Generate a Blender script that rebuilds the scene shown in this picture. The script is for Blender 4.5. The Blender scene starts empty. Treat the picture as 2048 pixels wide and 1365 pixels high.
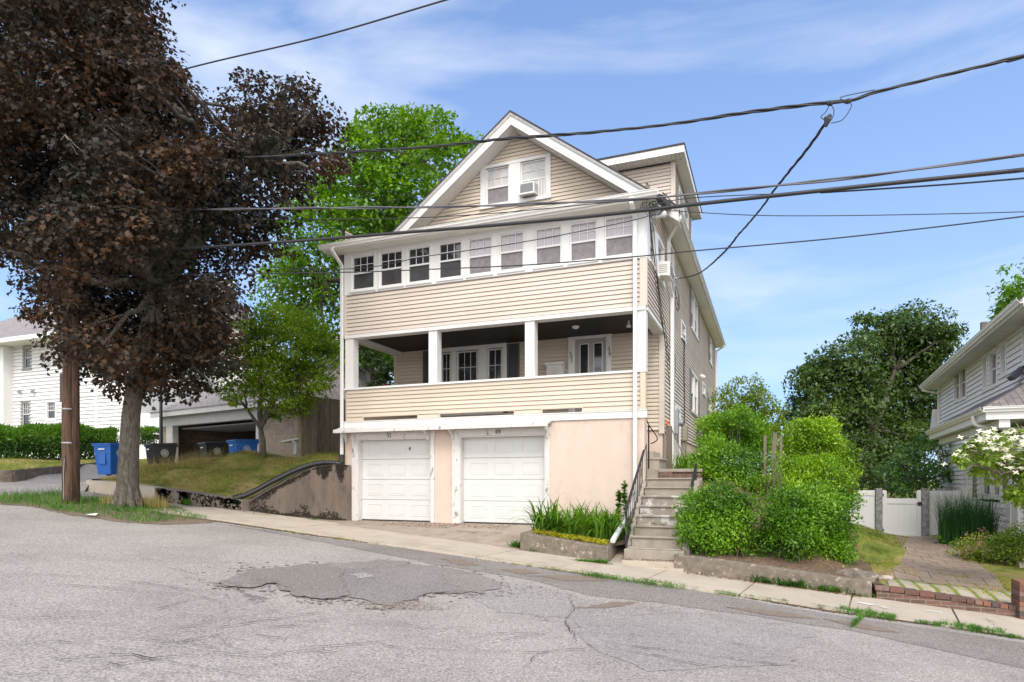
import bpy, math, random
import numpy as np
from mathutils import Vector, Matrix
random.seed(7); RNG = np.random.default_rng(7)
SC = bpy.context.scene
COL = SC.collection
R = math.radians

# ------------------------------------------------------------------ camera
YAW = R(21.8); FPX = 1290.0; HOR = 962.0
cam = bpy.data.objects.new('camera', bpy.data.cameras.new('camera')); COL.objects.link(cam)
cam.data.sensor_width = 36; cam.data.lens = 36*FPX/2048
cam.data.shift_y = (HOR-682.5)/2048
cam.data.clip_start = 0.1; cam.data.clip_end = 3000
cam.rotation_euler = (R(90), 0, YAW)
SC.camera = cam
# ------------------------------------------------------------------ light
CSY, SNY = math.cos(YAW), math.sin(YAW)
SUN_EL, SUN_AZ = R(52), R(157)      # azimuth clockwise from +Y
sd = Vector((math.sin(SUN_AZ)*math.cos(SUN_EL), math.cos(SUN_AZ)*math.cos(SUN_EL), math.sin(SUN_EL)))
sun = bpy.data.objects.new('sun', bpy.data.lights.new('sun', 'SUN')); COL.objects.link(sun)
sun.data.energy = 2.0; sun.data.angle = R(24); sun.data.color = (1.0, 0.94, 0.86)
sun.rotation_euler = sd.to_track_quat('Z', 'Y').to_euler()
W_ = bpy.data.worlds.new('World'); SC.world = W_; W_.use_nodes = True
nt = W_.node_tree; N = nt.nodes; L = nt.links; N.clear()
out = N.new('ShaderNodeOutputWorld'); bg = N.new('ShaderNodeBackground')
sky = N.new('ShaderNodeTexSky'); sky.sky_type = 'NISHITA'; sky.sun_disc = False
sky.sun_elevation = SUN_EL; sky.sun_rotation = SUN_AZ
sky.altitude = 0; sky.air_density = 1.0; sky.dust_density = 0.6; sky.ozone_density = 2.2
tc = N.new('ShaderNodeTexCoord')
mp = N.new('ShaderNodeMapping'); mp.inputs['Scale'].default_value = (1.0, 1.6, 3.2); mp.inputs['Rotation'].default_value = (0.25, 0.35, 0.5)
L.new(tc.outputs['Generated'], mp.inputs['Vector'])
n1 = N.new('ShaderNodeTexNoise'); n1.inputs['Scale'].default_value = 2.1; n1.inputs['Detail'].default_value = 7; n1.inputs['Roughness'].default_value = 0.52; n1.inputs['Distortion'].default_value = 0.5
L.new(mp.outputs['Vector'], n1.inputs['Vector'])
cr = N.new('ShaderNodeValToRGB'); cr.color_ramp.elements[0].position = 0.45; cr.color_ramp.elements[1].position = 0.80
cr.color_ramp.elements[0].color = (0, 0, 0, 1); cr.color_ramp.elements[1].color = (0.68, 0.68, 0.68, 1)
L.new(n1.outputs['Fac'], cr.inputs['Fac'])
# a hazy band low over the horizon
sx = N.new('ShaderNodeSeparateXYZ'); L.new(tc.outputs['Generated'], sx.inputs[0])
hz = N.new('ShaderNodeMapRange'); hz.inputs['From Min'].default_value = 0.0; hz.inputs['From Max'].default_value = 0.95
hz.inputs['To Min'].default_value = 0.75; hz.inputs['To Max'].default_value = 0.0
L.new(sx.outputs['Z'], hz.inputs['Value'])
tint = N.new('ShaderNodeMix'); tint.data_type = 'RGBA'; tint.blend_type = 'MULTIPLY'; tint.inputs[0].default_value = 1.0
tint.inputs[7].default_value = (0.58, 0.88, 1.40, 1)
L.new(sky.outputs['Color'], tint.inputs[6])
hm = N.new('ShaderNodeMix'); hm.data_type = 'RGBA'; L.new(hz.outputs['Result'], hm.inputs[0])
L.new(tint.outputs[2], hm.inputs[6]); hm.inputs[7].default_value = (3.5, 4.8, 6.3, 1)
cm = N.new('ShaderNodeMix'); cm.data_type = 'RGBA'; L.new(cr.outputs['Color'], cm.inputs[0])
L.new(hm.outputs[2], cm.inputs[6]); cm.inputs[7].default_value = (6.4, 6.7, 7.0, 1)
# unseen bright cloud deck, added behind the camera as white fill light
dk = N.new('ShaderNodeMapRange'); dk.inputs['From Min'].default_value = 0.15; dk.inputs['From Max'].default_value = -0.55; dk.inputs['To Min'].default_value = 0.0; dk.inputs['To Max'].default_value = 1.0
dt = N.new('ShaderNodeVectorMath'); dt.operation = 'DOT_PRODUCT'; dt.inputs[1].default_value = (-SNY, CSY, 0.0)
L.new(tc.outputs['Generated'], dt.inputs[0]); L.new(dt.outputs['Value'], dk.inputs['Value'])
n2 = N.new('ShaderNodeTexNoise'); n2.inputs['Scale'].default_value = 3.0; n2.inputs['Detail'].default_value = 5; L.new(tc.outputs['Generated'], n2.inputs['Vector'])
r2 = N.new('ShaderNodeMapRange'); r2.inputs['From Min'].default_value = 0.3; r2.inputs['From Max'].default_value = 0.6; r2.inputs['To Min'].default_value = 0.6; L.new(n2.outputs['Fac'], r2.inputs['Value'])
mk_ = N.new('ShaderNodeMath'); mk_.operation = 'MULTIPLY'; L.new(dk.outputs['Result'], mk_.inputs[0]); L.new(r2.outputs['Result'], mk_.inputs[1])
dm = N.new('ShaderNodeMix'); dm.data_type = 'RGBA'; L.new(mk_.outputs[0], dm.inputs[0]); L.new(cm.outputs[2], dm.inputs[6]); dm.inputs[7].default_value = (14.6, 14.2, 13.8, 1)
L.new(dm.outputs[2], bg.inputs['Color']); bg.inputs['Strength'].default_value = 0.125
L.new(bg.outputs['Background'], out.inputs['Surface'])
SC.view_settings.view_transform = 'Standard'; SC.view_settings.look = 'None'
SC.view_settings.exposure = 0.50; SC.view_settings.gamma = 1.0
SC.cycles.max_bounces = 6; SC.cycles.diffuse_bounces = 3; SC.cycles.glossy_bounces = 3
SC.cycles.transmission_bounces = 3; SC.cycles.transparent_max_bounces = 6

# ------------------------------------------------------------------ helpers
CS, SN = math.cos(YAW), math.sin(YAW)
def W(px, py, t):
    """world point seen at photo pixel px,py at depth t metres"""
    u = (px-1024)/FPX; v = (HOR-py)/FPX
    return Vector(((-SN+u*CS)*t, (CS+u*SN)*t, v*t))
def WY(px, py, Y):
    u = (px-1024)/FPX; return W(px, py, Y/(CS+u*SN))
def zs(x): return -1.83-0.0875*x          # street plane

def tag(o, label=None, cat=None, group=None, kind=None):
    if label: o['label'] = label
    if cat: o['category'] = cat
    if group: o['group'] = group
    if kind: o['kind'] = kind
    return o
def empty(name, loc=(0, 0, 0), label=None, cat=None, group=None, rz=0):
    o = bpy.data.objects.new(name, None); COL.objects.link(o); o.location = loc; o.rotation_euler = (0, 0, rz)
    o.empty_display_size = 0.2
    return tag(o, label, cat, group)
def copy_tree(o, parent=None):
    c = o.copy(); COL.objects.link(c)
    if parent: c.parent = parent
    for ch in list(o.children): copy_tree(ch, c)
    return c

class Fr:
    """wall frame: u along, n outward, z up"""
    def __init__(s, O, U, Nn): s.O = Vector(O); s.U = Vector(U).normalized(); s.N = Vector(Nn).normalized()
    def p(s, u, n, z): return s.O+s.U*u+s.N*n+Vector((0, 0, z))
XY = Fr((0, 0, 0), (1, 0, 0), (0, -1, 0))

class MB:
    def __init__(s): s.v = []; s.f = []; s.m = []
    def add(s, vs, fs, mi=0):
        b = len(s.v); s.v.extend([tuple(x) for x in vs]); s.f.extend([tuple(b+i for i in f) for f in fs]); s.m.extend([mi]*len(fs)); return s
    def box(s, x0, x1, y0, y1, z0, z1, mi=0):
        v = [(x0, y0, z0), (x1, y0, z0), (x1, y1, z0), (x0, y1, z0), (x0, y0, z1), (x1, y0, z1), (x1, y1, z1), (x0, y1, z1)]
        return s.add(v, [(0, 3, 2, 1), (4, 5, 6, 7), (0, 1, 5, 4), (1, 2, 6, 5), (2, 3, 7, 6), (3, 0, 4, 7)], mi)
    def fb(s, fr, u0, u1, n0, n1, z0, z1, mi=0):
        v = [fr.p(u, n, z) for z in (z0, z1) for (u, n) in ((u0, n0), (u1, n0), (u1, n1), (u0, n1))]
        return s.add(v, [(0, 3, 2, 1), (4, 5, 6, 7), (0, 1, 5, 4), (1, 2, 6, 5), (2, 3, 7, 6), (3, 0, 4, 7)], mi)
    def quad(s, a, b, c, d, mi=0): return s.add([a, b, c, d], [(0, 1, 2, 3)], mi)
    def bar(s, a, b, w, h, up=(0, 0, 1), mi=0):
        """box beam from a to b, w across, h along up"""
        a = Vector(a); b = Vector(b); d = (b-a).normalized(); up = Vector(up)
        r = d.cross(up).normalized(); q = r.cross(d).normalized()
        v = [p+r*(sx_*w/2)+q*(sy_*h/2) for p in (a, b) for (sx_, sy_) in ((-1, -1), (1, -1), (1, 1), (-1, 1))]
        return s.add(v, [(0, 3, 2, 1), (4, 5, 6, 7), (0, 1, 5, 4), (1, 2, 6, 5), (2, 3, 7, 6), (3, 0, 4, 7)], mi)
    def prism(s, pts, vec, mi=0):
        """closed solid: polygon pts (3D) extruded by vec"""
        n = len(pts); vec = Vector(vec); v = [Vector(p) for p in pts]+[Vector(p)+vec for p in pts]
        f = [tuple(range(n-1, -1, -1)), tuple(range(n, 2*n))]+[(i, (i+1) % n, n+(i+1) % n, n+i) for i in range(n)]
        return s.add(v, f, mi)
    def tube(s, pts, r, n=6, mi=0, cap=True):
        pts = [Vector(p) for p in pts]; m = len(pts); rs = r if hasattr(r, '__len__') else [r]*m
        v = []; prev = None
        for i, p in enumerate(pts):
            d = (pts[min(i+1, m-1)]-pts[max(i-1, 0)])
            if d.length < 1e-6: d = Vector((0, 0, 1))
            d.normalize()
            if prev is None:
                a = Vector((0, 0, 1)) if abs(d.z) < .9 else Vector((1, 0, 0))
                x = d.cross(a).normalized()
            else:
                x = (prev-d*prev.dot(d)); x = x.normalized() if x.length > 1e-5 else d.orthogonal().normalized()
            prev = x; y = d.cross(x)
            for k in range(n):
                an = 2*math.pi*k/n; v.append(p+(x*math.cos(an)+y*math.sin(an))*rs[i])
        f = [(i*n+k, i*n+(k+1) % n, (i+1)*n+(k+1) % n, (i+1)*n+k) for i in range(m-1) for k in range(n)]
        if cap: f += [tuple(range(n-1, -1, -1)), tuple((m-1)*n+k for k in range(n))]
        return s.add(v, f, mi)
    def build(s, name, mats, parent=None, smooth=False, bevel=0):
        me = bpy.data.meshes.new(name); me.from_pydata(s.v, [], s.f)
        mats = mats if isinstance(mats, (list, tuple)) else [mats]
        for m in mats: me.materials.append(m)
        if len(mats) > 1: me.polygons.foreach_set('material_index', s.m)
        if smooth: me.polygons.foreach_set('use_smooth', [True]*len(me.polygons))
        me.update(); o = bpy.data.objects.new(name, me); COL.objects.link(o)
        if parent:
            o.parent = parent
            o.matrix_parent_inverse = Matrix.LocRotScale(parent.location, parent.rotation_euler, None).inverted() if parent.parent is None else parent.matrix_parent_inverse.copy()
            if parent.parent is not None:
                # sub-part: parent sits at identity under its thing
                o.matrix_parent_inverse = Matrix.Identity(4)
        if bevel:
            b = o.modifiers.new('bevel', 'BEVEL'); b.width = bevel; b.segments = 2; b.limit_method = 'ANGLE'
        return o

# ------------------------------------------------------------------ materials
def mk(name):
    m = bpy.data.materials.new(name); m.use_nodes = True
    t = m.node_tree; return m, t.nodes, t.links, t.nodes['Principled BSDF']
def mat(name, col, rough=0.6, var=0.12, scale=3.0, col2=None, thr=(0.55, 0.75), scale2=1.5, bump=0.0, bscale=40, spec=0.4, metal=0, stretch=(1, 1, 1)):
    m, n, l, b = mk(name)
    b.inputs['Roughness'].default_value = rough; b.inputs['Metallic'].default_value = metal
    b.inputs['Specular IOR Level'].default_value = spec
    tc = n.new('ShaderNodeTexCoord'); mp = n.new('ShaderNodeMapping'); mp.inputs['Scale'].default_value = stretch
    l.new(tc.outputs['Object'], mp.inputs['Vector'])
    no = n.new('ShaderNodeTexNoise'); no.inputs['Scale'].default_value = scale; no.inputs['Detail'].default_value = 6; no.inputs['Roughness'].default_value = 0.62
    l.new(mp.outputs['Vector'], no.inputs['Vector'])
    mr = n.new('ShaderNodeMapRange'); mr.inputs['From Min'].default_value = .25; mr.inputs['From Max'].default_value = .75
    mr.inputs['To Min'].default_value = 1-var; mr.inputs['To Max'].default_value = 1+var
    l.new(no.outputs['Fac'], mr.inputs['Value'])
    mu = n.new('ShaderNodeMix'); mu.data_type = 'RGBA'; mu.blend_type = 'MULTIPLY'; mu.inputs[0].default_value = 1
    mu.inputs[6].default_value = (*col, 1); l.new(mr.outputs['Result'], mu.inputs[7])
    src = mu.outputs[2]
    if col2 is not None:
        n2 = n.new('ShaderNodeTexNoise'); n2.inputs['Scale'].default_value = scale2; n2.inputs['Detail'].default_value = 8; n2.inputs['Roughness'].default_value = 0.68
        l.new(mp.outputs['Vector'], n2.inputs['Vector'])
        r2 = n.new('ShaderNodeMapRange'); r2.inputs['From Min'].default_value = thr[0]; r2.inputs['From Max'].default_value = thr[1]
        l.new(n2.outputs['Fac'], r2.inputs['Value'])
        mx = n.new('ShaderNodeMix'); mx.data_type = 'RGBA'; l.new(r2.outputs['Result'], mx.inputs[0])
        l.new(src, mx.inputs[6]); mx.inputs[7].default_value = (*col2, 1); src = mx.outputs[2]
    l.new(src, b.inputs['Base Color'])
    if bump:
        n3 = n.new('ShaderNodeTexNoise'); n3.inputs['Scale'].default_value = bscale; n3.inputs['Detail'].default_value = 5
        l.new(mp.outputs['Vector'], n3.inputs['Vector'])
        bp = n.new('ShaderNodeBump'); bp.inputs['Strength'].default_value = bump; bp.inputs['Distance'].default_value = 0.02
        l.new(n3.outputs['Fac'], bp.inputs['Height']); l.new(bp.outputs['Normal'], b.inputs['Normal'])
    return m
def island_tone(m, amp):
    """each separate board a hair lighter or darker, like panels that faded apart"""
    n, l = m.node_tree.nodes, m.node_tree.links; b = n['Principled BSDF']; src = b.inputs['Base Color'].links[0].from_socket
    g = n.new('ShaderNodeNewGeometry'); mr = n.new('ShaderNodeMapRange'); mr.inputs['To Min'].default_value = 1-amp; mr.inputs['To Max'].default_value = 1+amp
    l.new(g.outputs['Random Per Island'], mr.inputs['Value']); mu = n.new('ShaderNodeMix'); mu.data_type = 'RGBA'; mu.blend_type = 'MULTIPLY'; mu.inputs[0].default_value = 1
    l.new(src, mu.inputs[6]); l.new(mr.outputs['Result'], mu.inputs[7]); l.new(mu.outputs[2], b.inputs['Base Color'])
def leafmat(name, cols, trans=0.35, rough=0.45, spec=0.35, nscale=0.8, clump=0.5):
    """cols: list of colours picked per leaf (random per island) blended with a clump noise"""
    m, n, l, b = mk(name)
    g = n.new('ShaderNodeNewGeometry'); tc = n.new('ShaderNodeTexCoord')
    no = n.new('ShaderNodeTexNoise'); no.inputs['Scale'].default_value = nscale; no.inputs['Detail'].default_value = 3
    l.new(tc.outputs['Object'], no.inputs['Vector'])
    nr = n.new('ShaderNodeMapRange'); nr.inputs['From Min'].default_value = .3; nr.inputs['From Max'].default_value = .7
    l.new(no.outputs['Fac'], nr.inputs['Value'])
    mx = n.new('ShaderNodeMix'); mx.data_type = 'FLOAT'; mx.inputs[0].default_value = clump
    l.new(g.outputs['Random Per Island'], mx.inputs[2]); l.new(nr.outputs['Result'], mx.inputs[3])
    cr = n.new('ShaderNodeValToRGB'); e = cr.color_ramp.elements
    while len(e) < len(cols): e.new(0.5)
    for i, c in enumerate(cols): e[i].position = 0.12+0.76*i/(len(cols)-1); e[i].color = (*c, 1)
    l.new(mx.outputs[0], cr.inputs['Fac'])
    l.new(cr.outputs['Color'], b.inputs['Base Color']); b.inputs['Roughness'].default_value = rough; b.inputs['Specular IOR Level'].default_value = spec
    tr = n.new('ShaderNodeBsdfTranslucent'); hs = n.new('ShaderNodeHueSaturation'); hs.inputs['Value'].default_value = 1.5; hs.inputs['Saturation'].default_value = 1.1
    l.new(cr.outputs['Color'], hs.inputs['Color']); l.new(hs.outputs['Color'], tr.inputs['Color'])
    ms = n.new('ShaderNodeMixShader'); ms.inputs['Fac'].default_value = trans
    l.new(b.outputs['BSDF'], ms.inputs[1]); l.new(tr.outputs['BSDF'], ms.inputs[2])
    l.new(ms.outputs['Shader'], n['Material Output'].inputs['Surface'])
    return m
def panemat(name, col, rough=0.06, var=0.35, scale=2.2, spec=0.9):
    m = mat(name, col, rough, var, scale, spec=spec); return m
def brickmat(name, c1, c2, mortar, bw=0.4, bh=0.2, ms=0.012, bump=0.5, axis='XZ', offset=0.5, rough=0.85):
    m, n, l, b = mk(name); b.inputs['Roughness'].default_value = rough
    tc = n.new('ShaderNodeTexCoord'); sp = n.new('ShaderNodeSeparateXYZ'); cb = n.new('ShaderNodeCombineXYZ')
    l.new(tc.outputs['Object'], sp.inputs[0])
    l.new(sp.outputs[axis[0]], cb.inputs['X']); l.new(sp.outputs[axis[1]], cb.inputs['Y'])
    br = n.new('ShaderNodeTexBrick'); br.offset = offset
    br.inputs['Scale'].default_value = 1; br.inputs['Brick Width'].default_value = bw; br.inputs['Row Height'].default_value = bh
    br.inputs['Mortar Size'].default_value = ms; br.inputs['Color1'].default_value = (*c1, 1); br.inputs['Color2'].default_value = (*c2, 1); br.inputs['Mortar'].default_value = (*mortar, 1)
    l.new(cb.outputs[0], br.inputs['Vector'])
    no = n.new('ShaderNodeTexNoise'); no.inputs['Scale'].default_value = 6; no.inputs['Detail'].default_value = 8; l.new(tc.outputs['Object'], no.inputs['Vector'])
    mr = n.new('ShaderNodeMapRange'); mr.inputs['To Min'].default_value = .6; mr.inputs['To Max'].default_value = 1.4; l.new(no.outputs['Fac'], mr.inputs['Value'])
    mu = n.new('ShaderNodeMix'); mu.data_type = 'RGBA'; mu.blend_type = 'MULTIPLY'; mu.inputs[0].default_value = 1
    l.new(br.outputs['Color'], mu.inputs[6]); l.new(mr.outputs['Result'], mu.inputs[7]); l.new(mu.outputs[2], b.inputs['Base Color'])
    ad = n.new('ShaderNodeMath'); ad.operation = 'MULTIPLY_ADD'; ad.inputs[1].default_value = -1.0; l.new(br.outputs['Fac'], ad.inputs[0]); l.new(no.outputs['Fac'], ad.inputs[2])
    bp = n.new('ShaderNodeBump'); bp.inputs['Strength'].default_value = bump; bp.inputs['Distance'].default_value = 0.02
    l.new(ad.outputs[0], bp.inputs['Height']); l.new(bp.outputs['Normal'], b.inputs['Normal'])
    return m
def shinglemat(name, c1, c2, dirs='XY', bw=0.3, bh=0.14):
    m = brickmat(name, c1, c2, tuple(x*.45 for x in c1), bw, bh, 0.010, 0.5, dirs)
    return m

M = {}
M['siding_pink'] = mat('vinyl_siding_light', (0.58, 0.51, 0.445), 0.55, 0.05, 1.2, spec=0.3)
M['siding_cream'] = mat('vinyl_siding_cream', (0.59, 0.51, 0.415), 0.55, 0.05, 1.2, spec=0.3)
M['siding_side'] = mat('vinyl_siding_weathered', (0.60, 0.53, 0.46), 0.6, 0.08, 0.8, (0.47, 0.39, 0.32), (0.5, 0.8), 1.0, spec=0.3)
for k_ in ('siding_pink', 'siding_cream', 'siding_side'): island_tone(M[k_], .055)
M['trim_cream'] = mat('cream_trim', (0.60, 0.50, 0.39), 0.55, 0.05, 2)
M['white'] = mat('white_trim', (0.71, 0.70, 0.68), 0.45, 0.04, 3, (0.66, 0.64, 0.60), (0.6, 0.8), 3.0)
M['white_clean'] = mat('white_vinyl', (0.68, 0.675, 0.665), 0.4, 0.03, 2)
M['white_peel'] = mat('peeling_white_paint', (0.64, 0.62, 0.595), 0.65, 0.10, 5, (0.30, 0.27, 0.24), (0.57, 0.64), 5.0, 0.25, 60, stretch=(1, 1, .6))
M['garage_door'] = mat('garage_door_white', (0.63, 0.63, 0.62), 0.45, 0.03, 1.5, spec=0.4)
M['soffit'] = mat('soffit_vinyl', (0.72, 0.70, 0.65), 0.6, 0.08, 2)
M['gutter'] = mat('gutter_aluminium', (0.76, 0.75, 0.72), 0.35, 0.06, 3, (0.55, 0.53, 0.48), (0.6, 0.8), 4)
M['gutter_dirty'] = mat('gutter_grimy', (0.55, 0.53, 0.48), 0.45, 0.15, 3, (0.38, 0.35, 0.30), (0.5, 0.75), 4)
M['stucco'] = mat('pink_stucco', (0.61, 0.495, 0.42), 0.9, 0.07, 1.6, (0.47, 0.375, 0.31), (0.54, 0.80), 2.6, 0.35, 40, stretch=(1, 1, .5))
M['roof'] = mat('asphalt_shingle_dark', (0.055, 0.052, 0.055), 0.9, 0.3, 8, bump=0.5, bscale=60)
M['shutter'] = mat('dark_shutter', (0.075, 0.08, 0.088), 0.55, 0.1, 4)
M['shutter_grey'] = mat('grey_shutter', (0.22, 0.215, 0.21), 0.55, 0.1, 4)
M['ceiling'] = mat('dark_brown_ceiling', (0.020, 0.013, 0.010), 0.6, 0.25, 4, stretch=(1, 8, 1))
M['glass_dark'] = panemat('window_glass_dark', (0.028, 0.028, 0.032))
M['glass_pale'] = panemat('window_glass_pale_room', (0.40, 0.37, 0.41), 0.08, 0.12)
M['glass_mid'] = panemat('window_glass_grey', (0.11, 0.105, 0.115), 0.07, 0.4)
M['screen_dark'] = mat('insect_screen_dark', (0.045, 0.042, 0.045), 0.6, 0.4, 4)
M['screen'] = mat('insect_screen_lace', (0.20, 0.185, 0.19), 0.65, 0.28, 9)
M['curtain'] = mat('white_curtain_behind_glass', (0.52, 0.51, 0.50), 0.35, 0.15, 6, stretch=(4, 4, .6))
M['door_grey'] = mat('porch_door_grey', (0.36, 0.345, 0.335), 0.45, 0.06, 3)
M['black_metal'] = mat('black_iron', (0.018, 0.018, 0.02), 0.4, 0.2, 6, spec=0.5)
M['black_plastic'] = mat('black_plastic', (0.022, 0.022, 0.024), 0.38, 0.15, 5, spec=0.5)
M['blue_plastic'] = mat('blue_plastic', (0.02, 0.125, 0.44), 0.4, 0.10, 4, spec=0.45)
M['cable'] = mat('cable_black', (0.03, 0.03, 0.033), 0.5, 0.15, 4)
M['cable_grey'] = mat('cable_grey', (0.11, 0.11, 0.12), 0.45, 0.15, 4)
M['ac_white'] = mat('ac_casing', (0.70, 0.69, 0.66), 0.5, 0.06, 5)
M['ac_grille'] = mat('ac_grille', (0.28, 0.28, 0.28), 0.6, 0.2, 30)
M['metal_grey'] = mat('grey_metal', (0.36, 0.37, 0.38), 0.45, 0.12, 5, metal=0.3)
M['concrete'] = mat('concrete', (0.175, 0.145, 0.115), 0.9, 0.40, 7, (0.36, 0.31, 0.26), (0.57, 0.63), 9, 0.5, 50)
M['concrete_dark'] = mat('concrete_stained', (0.20, 0.165, 0.13), 0.9, 0.25, 3, (0.035, 0.028, 0.02), (0.56, 0.64), 1.1, 0.6, 45)
M['concrete_wing'] = mat('concrete_wing_wall', (0.15, 0.118, 0.095), 0.9, 0.30, 3.5, (0.075, 0.058, 0.044), (0.50, 0.66), 3.0, 0.7, 50, stretch=(1, 1, .3))
M['moss'] = mat('black_moss', (0.034, 0.027, 0.019), 1.0, 0.5, 20, bump=0.6, bscale=60)
M['concrete_pale'] = mat('concrete_pale', (0.42, 0.37, 0.30), 0.9, 0.10, 3, (0.42, 0.37, 0.31), (0.55, 0.75), 2.0, 0.4, 60)
M['step'] = mat('concrete_step', (0.31, 0.27, 0.225), 0.9, 0.18, 4, (0.24, 0.205, 0.165), (0.5, 0.7), 3.0, 0.45, 60)
M['step_peel'] = mat('step_peeling_paint', (0.28, 0.245, 0.205), 0.9, 0.15, 4, (0.50, 0.48, 0.45), (0.525, 0.56), 4.0, 0.4, 60)
M['granite'] = mat('rough_granite', (0.25, 0.245, 0.24), 0.9, 0.4, 14, bump=0.9, bscale=22)
M['brick'] = brickmat('red_brick', (0.17, 0.085, 0.06), (0.095, 0.062, 0.052), (0.20, 0.16, 0.13), 0.21, 0.068, 0.008)
M['brick_dull'] = brickmat('weathered_brick', (0.20, 0.10, 0.075), (0.13, 0.09, 0.075), (0.22, 0.19, 0.16), 0.21, 0.068, 0.008, axis='YZ')
M['pole'] = mat('creosoted_pole_wood', (0.135, 0.078, 0.052), 0.85, 0.40, 5, (0.05, 0.032, 0.025), (0.47, 0.60), 6, 1.0, 25, stretch=(6, 6, .35))
M['bark'] = mat('maple_bark', (0.125, 0.11, 0.088), 0.95, 0.35, 7, (0.06, 0.052, 0.042), (0.45, 0.62), 9, 1.0, 18, stretch=(2.5, 2.5, .8))
M['bark_thin'] = mat('thin_bark', (0.13, 0.11, 0.09), 0.95, 0.3, 8, bump=0.6, bscale=30)
M['wood_fence'] = mat('weathered_fence_wood', (0.30, 0.24, 0.175), 0.9, 0.4, 6, (0.13, 0.10, 0.075), (0.45, 0.65), 5, 0.6, 30, stretch=(9, 9, .5))
island_tone(M['wood_fence'], .25)
M['wood_grey'] = mat('grey_old_wood', (0.17, 0.14, 0.115), 0.9, 0.3, 6, bump=0.5, bscale=30, stretch=(8, 8, .6))
M['garage_trim'] = mat('dull_white_trim', (0.45, 0.44, 0.42), 0.6, 0.1, 3)
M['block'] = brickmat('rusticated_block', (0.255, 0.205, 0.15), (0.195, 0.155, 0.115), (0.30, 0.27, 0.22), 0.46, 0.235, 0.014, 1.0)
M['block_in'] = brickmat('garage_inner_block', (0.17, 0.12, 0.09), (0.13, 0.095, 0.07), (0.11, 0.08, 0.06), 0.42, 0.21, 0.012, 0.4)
M['white_house'] = mat('white_siding', (0.72, 0.715, 0.72), 0.55, 0.04, 1.5)
M['grey_house'] = mat('pale_grey_siding', (0.76, 0.75, 0.74), 0.55, 0.05, 1.5)
M['shingle_grey'] = shinglemat('grey_shingles', (0.30, 0.265, 0.26), (0.24, 0.215, 0.21))
M['shingle_brown'] = shinglemat('brown_grey_shingles', (0.20, 0.175, 0.165), (0.15, 0.135, 0.13), 'YX')
M['red'] = mat('red_plastic', (0.35, 0.02, 0.03), 0.5)
M['orange'] = mat('orange_plastic', (0.75, 0.12, 0.02), 0.5)
M['number'] = mat('black_numeral', (0.012, 0.012, 0.012), 0.5)
M['soil'] = mat('dark_soil', (0.085, 0.055, 0.038), 1.0, 0.4, 10, (0.16, 0.10, 0.065), (0.5, 0.7), 14, 0.9, 40)
M['soil_pale'] = mat('litter_soil', (0.20, 0.15, 0.10), 1.0, 0.35, 12, (0.10, 0.07, 0.045), (0.5, 0.65), 18, 0.8, 50)
M['soil_litter'] = mat('leaf_strewn_soil', (0.11, 0.07, 0.045), 1.0, 0.5, 14, (0.22, 0.15, 0.095), (0.5, 0.62), 22, 0.9, 40)
M['litter'] = mat('dry_litter', (0.24, 0.13, 0.06), 1.0, 0.5, 30)
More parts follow.
